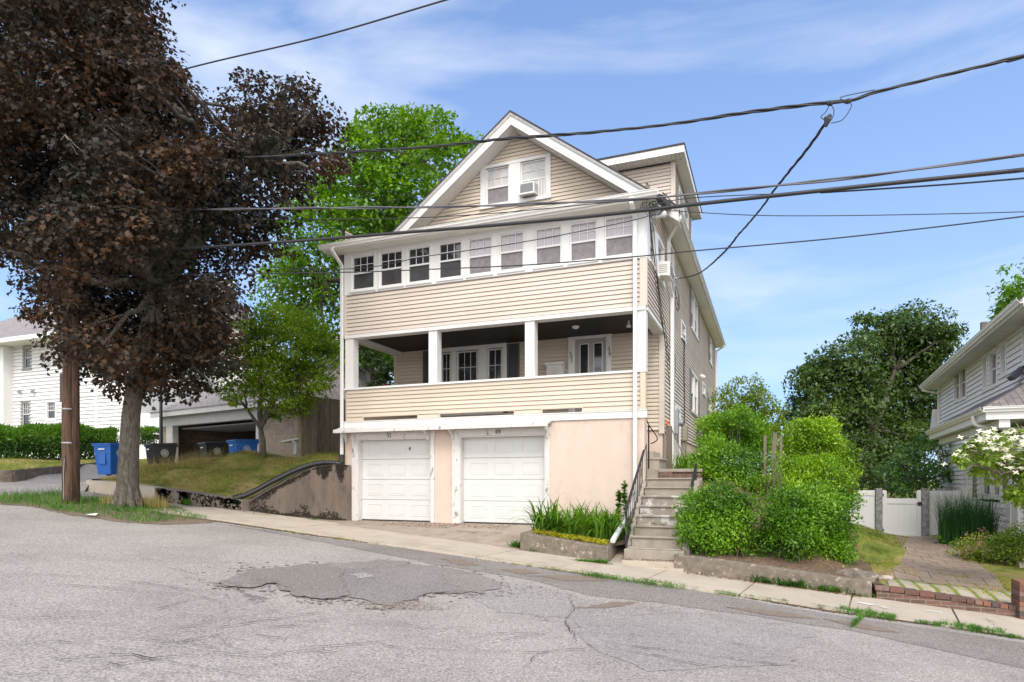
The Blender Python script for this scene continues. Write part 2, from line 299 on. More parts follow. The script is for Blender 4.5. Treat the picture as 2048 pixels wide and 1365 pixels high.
# ------------------------------------------------------------------ terrain
CP = np.array([
 # low wall and left lawn
 (-17.4, 12.7, .02), (-16, 12.7, -.04), (-14.9, 12.7, -.13), (-13.5, 12.7, -.28), (-12.3, 12.75, -.42),
 (-11.7, 13.5, -.15), (-11.1, 14.3, .34), (-10.75, 14.8, .46), (-12.6, 13.6, .10), (-14, 13.8, .30), (-15.5, 13.6, .35), (-16.7, 13.6, .42),
 (-13, 15, .62), (-14.9, 15.4, .86), (-12.1, 15.7, .80), (-11.2, 15.6, .72), (-11.2, 17, .85), (-12.5, 18, .9), (-11, 22, .9), (-11, 30, 1.0), (-13, 26, .9),
 (-16.2, 14.9, .62), (-17.2, 14.4, .42), (-17.9, 13.6, .12), (-18.3, 12.8, -.12), (-18.6, 15, .1), (-17.6, 16.2, .2), (-16, 16.8, .55), (-17, 18, .3), (-15.5, 18.2, .6),
 (-20, 14, 0), (-19.6, 12.4, -.13), (-21, 16, .12), (-20.5, 18.5, .3), (-20, 20.5, .32), (-17.5, 21, .32), (-23, 18, .35),
 # up behind the curved wall
 (-22.2, 13, .35), (-23.5, 15.5, .62), (-25, 18, .85), (-27, 16, .85), (-29, 18, .95), (-26, 22, 1.0), (-34, 22, 1.1), (-40, 20, 1.1), (-40, 40, 1.5), (-20, 40, 1.3), (-60, 60, 1.5), (-60, 20, 1.3), (-24, 12.5, .3), (-30, 12.5, .7),
 # beside and behind the beige house, right of the steps
 (-6, 25, .3), (-2.4, 14.9, .03), (-2.0, 16.2, .26), (-2.2, 18, .33), (-2, 22, .38), (-2, 30, .4), (-1.2, 35, .3),
 (-1.3, 12.6, -1.40), (-1.3, 13.5, -.75), (-1.3, 14.4, -.12), (-1.2, 16, .2), (-1.0, 20, .3),
 (-.4, 12.6, -1.46), (.4, 12.6, -1.53), (1.3, 12.6, -1.66), (-.3, 13.8, -.95), (.6, 14, -1.15), (1.5, 14, -1.6), (0, 16, -.35), (1.0, 16, -1.0), (0, 20, -.1), (1.2, 20, -1.2), (1.2, 24, -1.2), (.5, 30, -.5),
 # right lot
 (1.9, 12.3, -1.80), (2.8, 12.3, -1.90), (3.8, 12.3, -1.99), (1.9, 12.9, -1.78), (2.8, 12.9, -1.84), (3.8, 12.9, -1.90), (6, 12.4, -2.1), (10, 12.4, -2.3), (2, 15, -1.70), (4, 15, -1.74), (6, 16, -1.7), (2.4, 18, -1.65), (4, 19, -1.64), (2.2, 22, -1.62), (3.6, 22, -1.66), (5, 22, -1.55), (7, 24, -1.5),
 (10, 20, -1.6), (20, 20, -2.2), (20, 40, -2), (5, 35, -1.6), (3, 50, -1.8), (30, 60, -2.5), (60, 20, -3), (60, 60, -3), (0, 60, -.5),
])
def H(x, y):
    d2 = (CP[:, 0]-x)**2+(CP[:, 1]-y)**2+0.02
    w = d2**-2.0
    return float((w*CP[:, 2]).sum()/w.sum())
def Hs(x, y):
    return sum(H(x+a, y+b) for a, b in ((0, 0), (.18, .1), (-.18, .1), (.1, -.18), (-.1, .18)))/5

def gridmesh(name, xs, ys, fn, m, smooth=True):
    v = [(x, y, fn(x, y)) for y in ys for x in xs]; nx = len(xs)
    f = [(j*nx+i, j*nx+i+1, (j+1)*nx+i+1, (j+1)*nx+i) for j in range(len(ys)-1) for i in range(nx-1)]
    b = MB(); b.v = v; b.f = f; b.m = [0]*len(f); return b.build(name, m, smooth=smooth)
def lin(a, b, st):
    n = max(1, int(round((b-a)/st))); return [a+(b-a)*i/n for i in range(n+1)]

# grass ground material with bare and dry patches
def groundmat():
    m, n, l, b = mk('lawn_ground'); b.inputs['Roughness'].default_value = 1.0; b.inputs['Specular IOR Level'].default_value = 0.1
    tc = n.new('ShaderNodeTexCoord')
    no = n.new('ShaderNodeTexNoise'); no.inputs['Scale'].default_value = 0.9; no.inputs['Detail'].default_value = 9; no.inputs['Roughness'].default_value = .7
    l.new(tc.outputs['Object'], no.inputs['Vector'])
    cr = n.new('ShaderNodeValToRGB'); e = cr.color_ramp.elements
    e[0].position = .33; e[0].color = (.06, .095, .016, 1); e[1].position = .47; e[1].color = (.18, .195, .042, 1)
    k = e.new(.56); k.color = (.29, .245, .085, 1); k = e.new(.68); k.color = (.22, .15, .085, 1)
    l.new(no.outputs['Fac'], cr.inputs['Fac']); l.new(cr.outputs['Color'], b.inputs['Base Color'])
    n2 = n.new('ShaderNodeTexNoise'); n2.inputs['Scale'].default_value = 30; n2.inputs['Detail'].default_value = 4; l.new(tc.outputs['Object'], n2.inputs['Vector'])
    bp = n.new('ShaderNodeBump'); bp.inputs['Strength'].default_value = .8; bp.inputs['Distance'].default_value = .04
    l.new(n2.outputs['Fac'], bp.inputs['Height']); l.new(bp.outputs['Normal'], b.inputs['Normal'])
    return m
M['ground'] = groundmat()
xs = [-400, -250, -150, -100]+lin(-60, -26, 2)+lin(-25.5, -12.6, .25)[:-1]+lin(-12.6, -10.2, .08)+lin(-9.9, 8, .25)+lin(9, 60, 3)+[100, 200, 400]
ys = [12.29, 12.31, 12.4]+lin(12.5, 15.3, .08)+lin(15.5, 24, .25)+lin(25, 60, 2.5)+[100, 200, 400, 900]
# the beige house block is left out of the visible terrain by its own basement walls
def Hfar(x, y):
    z = Hs(x, y)
    if y < 12.45 and x < 1.6: return min(z, zs(x)-.15)
    if y < 12.30: return min(z, zs(x)-.4)
    if -17.65 < x < -11.9 and y < 13.0:
        wt = np.interp(x, [-17.6, -16.3, -14.95, -12.0], [.02, -.05, -.17, -.47]); z = min(z, wt-.03+max(0, y-12.56)*.5)
    if -18.9 > x > -60 and y < 12.9 and x < -21.3: z = min(z, zs(x)+.5)
    if -10.5 < x < -3.2 and y < 15.2: z = -1.9
    if -12.05 < x <= -10.3 and y < 14.45:      # in front of the wing wall
        if y-12.42 < (x+11.95)*1.20+.13: z = -1.9
    if -10.7 < x < -10.3 and y < 14.5: z = -1.9
    if -2.75 < x < -1.35 and y < 14.7: z = min(z, -1.5)
    if -3.3 < x <= -2.75 and y < 14.7: z = -1.6
    return z
tag(gridmesh('ground', xs, ys, Hfar, M['ground']), kind='structure')

# ---- asphalt
def asphalt(name, c, c2, crack=1.0, bscale=1.0):
    m, n, l, b = mk(name); b.inputs['Roughness'].default_value = .92; b.inputs['Specular IOR Level'].default_value = .25
    tc = n.new('ShaderNodeTexCoord')
    fine = n.new('ShaderNodeTexNoise'); fine.inputs['Scale'].default_value = 42; fine.inputs['Detail'].default_value = 5; fine.inputs['Roughness'].default_value = .75
    l.new(tc.outputs['Object'], fine.inputs['Vector'])
    vo = n.new('ShaderNodeTexVoronoi'); vo.inputs['Scale'].default_value = 75; l.new(tc.outputs['Object'], vo.inputs['Vector'])
    big = n.new('ShaderNodeTexNoise'); big.inputs['Scale'].default_value = .5; big.inputs['Detail'].default_value = 7; big.inputs['Roughness'].default_value = .6
    l.new(tc.outputs['Object'], big.inputs['Vector'])
    mx = n.new('ShaderNodeMix'); mx.data_type = 'RGBA'; mr = n.new('ShaderNodeMapRange'); mr.inputs['From Min'].default_value = .42; mr.inputs['From Max'].default_value = .64
    l.new(big.outputs['Fac'], mr.inputs['Value']); l.new(mr.outputs['Result'], mx.inputs[0])
    mx.inputs[6].default_value = (*c, 1); mx.inputs[7].default_value = (*c2, 1)
    sp = n.new('ShaderNodeMapRange'); sp.inputs['From Min'].default_value = .33; sp.inputs['From Max'].default_value = .67; sp.inputs['To Min'].default_value = .50; sp.inputs['To Max'].default_value = 1.50
    l.new(fine.outputs['Fac'], sp.inputs['Value'])
    mu = n.new('ShaderNodeMix'); mu.data_type = 'RGBA'; mu.blend_type = 'MULTIPLY'; mu.inputs[0].default_value = 1
    l.new(mx.outputs[2], mu.inputs[6]); l.new(sp.outputs['Result'], mu.inputs[7])
    # pebble tint
    s2 = n.new('ShaderNodeMapRange'); s2.inputs['To Min'].default_value = .72; s2.inputs['To Max'].default_value = 1.28; l.new(vo.outputs['Color'], s2.inputs['Value'])
    m2 = n.new('ShaderNodeMix'); m2.data_type = 'RGBA'; m2.blend_type = 'MULTIPLY'; m2.inputs[0].default_value = 1
    l.new(mu.outputs[2], m2.inputs[6]); l.new(s2.outputs['Result'], m2.inputs[7]); src = m2.outputs[2]
    if crack:
        # network of thin cracks, only where a large noise allows it
        ws = n.new('ShaderNodeTexNoise'); ws.inputs['Scale'].default_value = 1.6; ws.inputs['Detail'].default_value = 5; l.new(tc.outputs['Object'], ws.inputs['Vector'])
        am = n.new('ShaderNodeVectorMath'); am.operation = 'MULTIPLY_ADD'; am.inputs[1].default_value = (1.3, 1.3, 0); l.new(ws.outputs['Color'], am.inputs[0])
        mpp = n.new('ShaderNodeMapping'); mpp.inputs['Scale'].default_value = (.55, 1.25, 1); mpp.inputs['Rotation'].default_value = (0, 0, .12)
        l.new(tc.outputs['Object'], mpp.inputs['Vector']); l.new(mpp.outputs['Vector'], am.inputs[2])
        cv = n.new('ShaderNodeTexVoronoi'); cv.feature = 'DISTANCE_TO_EDGE'; cv.inputs['Scale'].default_value = 1.25; l.new(am.outputs['Vector'], cv.inputs['Vector'])
        ck = n.new('ShaderNodeMapRange'); ck.inputs['From Min'].default_value = .003; ck.inputs['From Max'].default_value = .011; ck.inputs['To Min'].default_value = 1; ck.inputs['To Max'].default_value = 0
        l.new(cv.outputs['Distance'], ck.inputs['Value'])
        gt = n.new('ShaderNodeTexNoise'); gt.inputs['Scale'].default_value = .42; gt.inputs['Detail'].default_value = 4; l.new(mpp.outputs['Vector'], gt.inputs['Vector'])
        gr = n.new('ShaderNodeMapRange'); gr.inputs['From Min'].default_value = .46; gr.inputs['From Max'].default_value = .58; gr.inputs['To Max'].default_value = .85*crack; l.new(gt.outputs['Fac'], gr.inputs['Value'])
        mm = n.new('ShaderNodeMath'); mm.operation = 'MULTIPLY'; l.new(ck.outputs['Result'], mm.inputs[0]); l.new(gr.outputs['Result'], mm.inputs[1])
        m3 = n.new('ShaderNodeMix'); m3.data_type = 'RGBA'; l.new(mm.outputs[0], m3.inputs[0]); l.new(src, m3.inputs[6]); m3.inputs[7].default_value = (.045, .038, .035, 1); src = m3.outputs[2]
    l.new(src, b.inputs['Base Color'])
    bp = n.new('ShaderNodeBump'); bp.inputs['Strength'].default_value = .55; bp.inputs['Distance'].default_value = .012
    l.new(fine.outputs['Fac'], bp.inputs['Height']); l.new(bp.outputs['Normal'], b.inputs['Normal'])
    return m
M['asphalt'] = asphalt('old_asphalt', (.330, .300, .272), (.265, .240, .218), .6)
M['asphalt_edge'] = asphalt('gutter_asphalt', (.235, .212, .192), (.19, .17, .154), .5)
M['asphalt_patch'] = asphalt('patch_asphalt', (.20, .182, .168), (.25, .226, .207), .35)
M['asphalt_patch2'] = asphalt('older_patch_asphalt', (.205, .18, .163), (.25, .224, .205), .2)
M['asphalt_light'] = asphalt('pale_patch_asphalt', (.295, .272, .255), (.26, .24, .225), .3)
M['crack'] = mat('crack_dark', (.045, .038, .034), 1.0, .3, 10)  # plain dark colour of the road cracks
M['rust_dirt'] = mat('rusty_road_dirt', (.21, .155, .11), 1.0, .5, 25, (.17, .15, .13), (.45, .6), 12)

def sheet(name, pts, m, dz=0.004, st=None):
    b = MB(); b.add([(x, y, zs(x)+dz) for x, y in pts], [tuple(range(len(pts)))]); return b.build(name, m)
# street plane slopes only along x, so flat polygons are exact
road = MB(); road.add([(-400, -300, zs(-400)), (400, -300, zs(400)), (400, 12.6, zs(400)), (-400, 12.6, zs(-400))], [(0, 1, 2, 3)])
tag(road.build('road', M['asphalt']), kind='structure')

def G(px, py):
    """photo pixel -> point on the street plane"""
    u = (px-1024)/FPX; v = (HOR-py)/FPX; dx = -SN+u*CS; dy = CS+u*SN
    t = -1.83/(v+0.0875*dx); return (dx*t, dy*t)
def jag(pts, amp=.04, step=.12, seed=1, closed=True):
    r = random.Random(seed); o = []; n = len(pts)
    for i in range(n if closed else n-1):
        a = Vector(pts[i]); b = Vector(pts[(i+1) % n]); k = max(1, int((b-a).length/step))
        for j in range(k):
            p = a.lerp(b, j/k); o.append((p.x+r.uniform(-amp, amp), p.y+r.uniform(-amp, amp)))
    if not closed: o.append(tuple(pts[-1]))
    return o
def tri_sheet(name, pts, m, dz):
    from mathutils.geometry import tessellate_polygon
    tr = tessellate_polygon([[Vector((x, y, 0)) for x, y in pts]])
    b = MB(); b.add([(x, y, zs(x)+dz) for x, y in pts], [tuple(t) for t in tr]); o = b.build(name, m); return tag(o, kind='structure')
# darker gutter strip beside the pavement
tri_sheet('road_edge_strip', jag([G(430, 1047), G(640, 1076), G(850, 1102), G(1080, 1136), G(1380, 1180), G(1640, 1226), G(2048, 1286), (6, 10.35), (6, 9.2), G(2048, 1338), G(1700, 1262), G(1500, 1232), G(1330, 1208), G(1180, 1192), G(1060, 1160), G(900, 1135), G(700, 1096), G(520, 1062)], .03, .15, 3), M['asphalt_edge'], .004)
tri_sheet('asphalt_patch', jag([G(520, 1140), G(640, 1128), G(780, 1126), G(860, 1132), G(960, 1150), G(985, 1175), G(905, 1192), G(862, 1186), G(810, 1205), G(770, 1215), G(700, 1196), G(655, 1200), G(585, 1185), G(560, 1165), G(535, 1160)], .075, .09, 5), M['asphalt_patch'], .012)
tri_sheet('asphalt_patch', jag([G(700, 1150), G(730, 1146), G(748, 1156), G(716, 1160)], .03, .06, 15), M['asphalt_light'], .016)
tri_sheet('asphalt_patch', jag([G(880, 1152), G(960, 1150), G(1010, 1172), G(960, 1190), G(915, 1182), G(900, 1166)], .06, .07, 16), M['asphalt_edge'], .015)
tri_sheet('asphalt_patch', jag([G(640, 1132), G(760, 1122), G(820, 1126), G(790, 1136), G(700, 1140)], .05, .07, 17), M['asphalt_edge'], .014)
tri_sheet('asphalt_patch', jag([G(436, 1170), G(500, 1140), G(600, 1136), G(690, 1142), G(680, 1165), G(705, 1192), G(660, 1201), G(590, 1195), G(545, 1168), G(500, 1178), G(452, 1176)], .05, .08, 6), M['asphalt_patch2'], .018)
tri_sheet('asphalt_patch', jag([G(1150, 1235), G(1420, 1228), G(1640, 1262), G(1560, 1330), G(1300, 1345), G(1170, 1290)], .05, .2, 8), M['asphalt_light'], .004)
tri_sheet('asphalt_patch', jag([G(950, 1160), G(1060, 1165), G(1180, 1200), G(1380, 1225), G(1170, 1240), G(1000, 1226), G(930, 1192)], .05, .15, 9), M['asphalt_light'], .0035)
# crack polylines
CR = [
 [(436, 1172), (480, 1180), (520, 1178), (548, 1168), (575, 1178)], [(560, 1196), (640, 1203), (690, 1196), (720, 1206), (760, 1214)],
 [(810, 1206), (850, 1192), (900, 1186), (960, 1196), (1010, 1194)],
 [(300, 1262), (400, 1254), (470, 1246), (560, 1238), (630, 1230), (720, 1221), (830, 1220), (1000, 1220)],
 [(300, 1281), (400, 1265), (520, 1246), (620, 1233)], [(300, 1295), (420, 1277), (500, 1266), (600, 1250), (700, 1236)],
 [(560, 1287), (700, 1280), (800, 1300), (920, 1306), (1080, 1308), (1200, 1298), (1330, 1300), (1400, 1312)],
 [(900, 1304), (960, 1288), (1030, 1278), (1100, 1270)], [(1080, 1308), (1050, 1340), (1045, 1365)],
 [(0, 1150), (100, 1152), (200, 1160), (300, 1170), (430, 1190)], [(0, 1168), (120, 1172), (260, 1182), (380, 1192), (436, 1205), (455, 1225), (440, 1245)],
 [(0, 1240), (150, 1238), (300, 1225), (430, 1192)], [(0, 1300), (120, 1285), (250, 1280), (380, 1290), (480, 1310)],
 [(0, 1330), (100, 1320), (220, 1330), (330, 1365)], [(60, 1290), (150, 1318), (260, 1312), (400, 1340), (520, 1360)], [(150, 1365), (200, 1340), (320, 1320), (430, 1312)],
 [(780, 1246), (860, 1262), (960, 1272), (1060, 1268), (1150, 1285)], [(1135, 1195), (1150, 1220), (1130, 1245), (1155, 1285), (1150, 1296)],
 [(1200, 1285), (1300, 1300), (1440, 1318), (1620, 1340), (1800, 1365)], [(1160, 1290), (1280, 1310), (1440, 1340)],
 [(1400, 1228), (1500, 1250), (1650, 1290), (1850, 1340)], [(380, 1130), (470, 1128), (560, 1135)], [(340, 1140), (420, 1150), (450, 1165)],
 [(600, 1300), (720, 1290), (800, 1282)], [(700, 1236), (760, 1250), (830, 1244)], [(0, 1120), (90, 1112), (200, 1124), (330, 1110)],
]
_r = random.Random(21)
for _ in range(30):      # alligator cracking, lower left
    x, y = _r.uniform(0, 560), _r.uniform(1215, 1360); l_ = [(x, y)]
    for k in range(_r.randint(2, 4)): x += _r.uniform(30, 95); y += _r.uniform(-16, 12); l_.append((x, y))
    CR.append(l_)
for _ in range(10):
    x, y = _r.uniform(560, 1900), _r.uniform(1230, 1350); l_ = [(x, y)]
    for k in range(3): x += _r.uniform(40, 110); y += _r.uniform(-14, 16); l_.append((x, y))
    CR.append(l_)
cb = MB(); rr = random.Random(4)
def crackline(pl, w0):
    g = [Vector(G(x, y)) for x, y in pl]; pts = []
    for i in range(len(g)-1):
        k = max(2, int((g[i+1]-g[i]).length/.07))
        for j in range(k):
            p = g[i].lerp(g[i+1], j/k); pts.append(p+Vector((rr.gauss(0, .011), rr.gauss(0, .011))))
    pts.append(g[-1]); n = len(pts); L_, R_ = [], []; ph_ = rr.uniform(0, 6)
    for i, p in enumerate(pts):
        d = (pts[min(i+1, n-1)]-pts[max(i-1, 0)]); d = Vector((d.y, -d.x)).normalized() if d.length > 1e-6 else Vector((0, 1))
        w = w0*rr.uniform(.15, 1.3)*min(1, .3+4*min(i, n-1-i)/n)*max(.3, .75+.5*math.sin(i*.35+ph_)+.3*math.sin(i*.11+ph_*2))
        L_.append(p+d*w); R_.append(p-d*w)
    for i in range(n-1):
        a, b, c, d = L_[i], L_[i+1], R_[i+1], R_[i]
        cb.add([(q.x, q.y, zs(q.x)+.022) for q in (a, b, c, d)], [(0, 1, 2, 3)])
for i, c in enumerate(CR): crackline(c, .012 if i < 3 else (.0055 if i < 24 else .0032))
for i in range(0):      # short spurs
    c = rr.choice(CR); k = rr.randrange(len(c)-1); x, y = c[k]; dx = rr.uniform(-90, 90); crackline([(x, y), (x+dx, y+rr.uniform(-14, 14)), (x+dx*1.6, y+rr.uniform(-22, 22))], .005)
tag(cb.build('road_cracks', M['crack']), kind='structure')
# crumbs of patching spread past its edges
pc = MB()
for i in range(520):
    q = rr.choice([(520, 1140), (640, 1128), (780, 1124), (860, 1132), (960, 1150), (985, 1175), (905, 1192), (862, 1186), (810, 1205), (770, 1215), (700, 1198), (655, 1202), (585, 1188), (500, 1180), (440, 1170), (490, 1142), (1000, 1190), (1040, 1178)])
    X, Y = G(q[0]+rr.gauss(0, 34), q[1]+rr.gauss(0, 5)); r = rr.uniform(.01, .035)
    pc.add([(X+r*math.cos(a)*rr.uniform(.5, 1.3), Y+r*math.sin(a)*rr.uniform(.5, 1.3), zs(X)+.0085) for a in (0, .9, 1.9, 2.8, 3.9, 5)], [(0, 1, 2, 3, 4, 5)])
tag(pc.build('patch_crumbs', M['asphalt_edge']), kind='structure')
# soil and dead moss packed along the kerb line
ks = MB(); kl = [(300, 1027), (440, 1044), (633, 1073), (762, 1089), (850, 1099), (1020, 1127), (1165, 1149), (1380, 1177), (1640, 1221), (1786, 1241), (1889, 1254), (2048, 1279), (2200, 1302)]
kp_ = [Vector(G(*q)) for q in kl]; S1 = []
for i in range(len(kp_)-1):
    for j in range(14): S1.append(kp_[i].lerp(kp_[i+1], j/14))
for i in range(len(S1)-1):
    for k in range(3):
        w0, w1 = rr.uniform(.02, .11), rr.uniform(.01, .05); x0 = S1[i].x+(S1[i+1].x-S1[i].x)*k/3; x1 = S1[i].x+(S1[i+1].x-S1[i].x)*(k+1.3)/3; y = S1[i].y+.02
        ks.add([(x0, y-w0, zs(x0)+.011+.0003*k), (x1, y-w0*rr.uniform(.5, 1.1), zs(x1)+.011+.0003*k), (x1, y+w1, zs(x1)+.012+.0003*k), (x0, y+w1, zs(x0)+.012+.0003*k)], [(0, 1, 2, 3)])
tag(ks.build('kerb_soil', M['soil_litter']), kind='structure')
gv = MB()
for i in range(2600):    # loose grit where the asphalt crumbles
    x, y = rr.choice([(rr.gauss(1300, 110), rr.gauss(1216, 9)), (rr.gauss(1150, 90), rr.gauss(1190, 10)), (rr.gauss(800, 50), rr.gauss(1212, 5)), (rr.uniform(600, 2048), 0)])
    if y == 0: y = 1072+(x-600)*.1475+rr.gauss(12, 10)
    if y < 1050: continue
    X, Y = G(x, y); r = rr.uniform(.003, .010)
    v = [(X+r*math.cos(a)*rr.uniform(.6, 1.2), Y+r*math.sin(a)*rr.uniform(.6, 1.2), zs(X)+.01) for a in (0, 1.3, 2.5, 3.8, 5)]
    gv.add(v+[(X, Y, zs(X)+.012+r*.7)], [(0, 1, 5), (1, 2, 5), (2, 3, 5), (3, 4, 5), (4, 0, 5)])
tag(gv.build('gravel', M['rust_dirt']), kind='stuff')
cb2 = MB()
for (a, c_) in (((1060, 1152), (1220, 1163)), ((1000, 1140), (1080, 1148)), ((1150, 1218), (1280, 1206)), ((1640, 1238), (1800, 1268)), ((880, 1118), (960, 1132)), ((1450, 1215), (1640, 1240))):
    p = [G(*a), G(a[0]*.4+c_[0]*.6, a[1]*.4+c_[1]*.6-6), G(*c_), G(a[0]*.5+c_[0]*.5, a[1]*.5+c_[1]*.5+6)]
    q = jag(p, .03, .06, int(a[0]))
    from mathutils.geometry import tessellate_polygon
    tr = tessellate_polygon([[Vector((x, y, 0)) for x, y in q]]); cb2.add([(x, y, zs(x)+.009) for x, y in q], [tuple(t) for t in tr])
tag(cb2.build('road_dirt', M['rust_dirt']), kind='structure')

# ---- pavement slabs (sloping with the street), real thickness
sw = MB(); CY0, CY1 = 10.52, 12.05
joints = [-13.2, -11.9, -10.9, -9.4, -7.9, -6.4, -4.9, -3.45, -1.95, -.45, 1.05, 2.45, 3.85, 5.3, 6.8, 8.3, 9.8, 11.3, 12.8]
rs = random.Random(11)
for i in range(len(joints)-1):
    x0, x1 = joints[i]+.012, joints[i+1]-.012; h = .03+rs.uniform(-.004, .006)
    y1 = CY1+(.25 if x0 < -10.8 else 0)
    sk = .22   # joints run a little askew to the kerb
    v = [(x0, CY0, zs(x0)-.06), (x1, CY0, zs(x1)-.06), (x1+sk, y1, zs(x1)-.06), (x0+sk, y1, zs(x0)-.06)]
    v += [(a, b_, c+.06+h) for a, b_, c in v]
    sw.add(v, [(0, 3, 2, 1), (4, 5, 6, 7), (0, 1, 5, 4), (1, 2, 6, 5), (2, 3, 7, 6), (3, 0, 4, 7)])
M['sidewalk'] = mat('sidewalk_concrete', (.43, .37, .295), .9, .12, 2.0, (.34, .285, .22), (.5, .72), 1.6, .35, 80)
M['apron'] = mat('driveway_concrete', (.33, .275, .22), .9, .18, 2.5, (.19, .14, .10), (.52, .66), 1.8, .5, 60)
tag(sw.build('pavement', M['sidewalk'], bevel=.006), kind='structure')
# two worn white paint splashes on the right slabs
pp = MB()
for (a, b_, rx, ry) in ((1735, 1214, .16, .07), (1767, 1221, .06, .04), (1868, 1229, .13, .04)):
    cx, cy = G(a, b_); pp.add([(cx+rx*math.cos(k*.52)*rs.uniform(.7, 1.2), cy+ry*math.sin(k*.52)*rs.uniform(.7, 1.2), zs(cx+rx*math.cos(k*.52))+.045) for k in range(12)], [tuple(range(12))])
tag(pp.build('paint_splash', M['white_clean']), kind='structure')
# garage apron: from the pavement up to the level doors
ap = MB(); nx = 24; ny = 8
def apz(x, y):
    t = min(1, max(0, (y-12.0)/2.45)); t = t*t*(3-2*t)
    return (zs(x)+.034)*(1-t)+(-1.06)*t
for j in range(ny+1):
    for i in range(nx+1):
        y = 11.95+(14.75-11.95)*j/ny; x0 = -12.25+(y-12)*.62; x1 = -2.55
        if x0 > -10.35: x0 = -10.35
        x = x0+(x1-x0)*i/nx; ap.v.append((x, y, apz(x, y)))
ap.f = [(j*(nx+1)+i, j*(nx+1)+i+1, (j+1)*(nx+1)+i+1, (j+1)*(nx+1)+i) for j in range(ny) for i in range(nx)]; ap.m = [0]*len(ap.f)
tag(ap.build('driveway_apron', M['apron'], smooth=True), kind='structure')
# walk at foot of the steps
wk = MB(); wk.box(-2.75, -1.45, 11.9, 12.4, -1.9, -1.595); wk.box(-2.6, -1.5, 12.05, 12.6, -1.9, -1.50)
tag(wk.build('path', M['sidewalk'], bevel=.01), kind='structure')
# verge under the tree and pole
vg = [G(0, 1010), G(60, 1014), G(150, 1032), G(240, 1045), G(330, 1051), G(390, 1049), G(445, 1044), (-12.0, 10.75), (-13.4, 11.6), (-15.2, 11.9), (-16.0, 11.0), G(150, 985), G(60, 990), (-17.2, 9.0), (-17.5, 8.0), (-24, 5.5), (-26, 3.2)]
tri_sheet('verge', jag(vg, .07, .12, 12), M['soil_pale'], .007)
# ------------------------------------------------------------------ the beige two-family house
PITCH = .104
def siding(b, fr, z0, z1, u0, u1, holes=(), clip=None, pitch=PITCH, mi=0, groove=.011):
    """real lap boards: sloping face, bottom lip and the slot behind the lip"""
    n = max(1, int(math.ceil((z1-z0)/pitch-1e-6)))
    for k in range(n):
        zb = z0+k*pitch; zt = min(zb+pitch, z1); zm = (zb+zt)/2
        iv = [(u0, u1)]
        for (a, c, h0, h1) in holes:
            if h0 < zt-.3*pitch and h1 > zb+.3*pitch:
                nv = []
                for (p, q) in iv:
                    if c <= p or a >= q: nv.append((p, q)); continue
                    if a > p: nv.append((p, a))
                    if c < q: nv.append((c, q))
                iv = nv
        for (p, q) in iv:
            pb, qb, pt, qt = p, q, p, q
            if clip:
                cb0, cb1 = clip(zb); ct0, ct1 = clip(zt)
                pb, qb = max(p, cb0), min(q, cb1); pt, qt = max(p, ct0), min(q, ct1)
                if pb >= qb: continue
                if pt >= qt: pt = qt = (pb+qb)/2
            q_ = pitch/.104; g_ = groove*q_; o0, o1, o2 = .024*q_, .005, -.020*q_
            v = [fr.p(pb, o0, zb+g_), fr.p(qb, o0, zb+g_), fr.p(qt, o1, zt), fr.p(pt, o1, zt),
                 fr.p(pb, o2, zb+g_), fr.p(qb, o2, zb+g_), fr.p(pb, o2, zb), fr.p(qb, o2, zb), fr.p(pb, o1, zb), fr.p(qb, o1, zb)]
            b.add(v, [(0, 1, 2, 3), (0, 4, 5, 1), (4, 6, 7, 5), (6, 8, 9, 7)], mi)
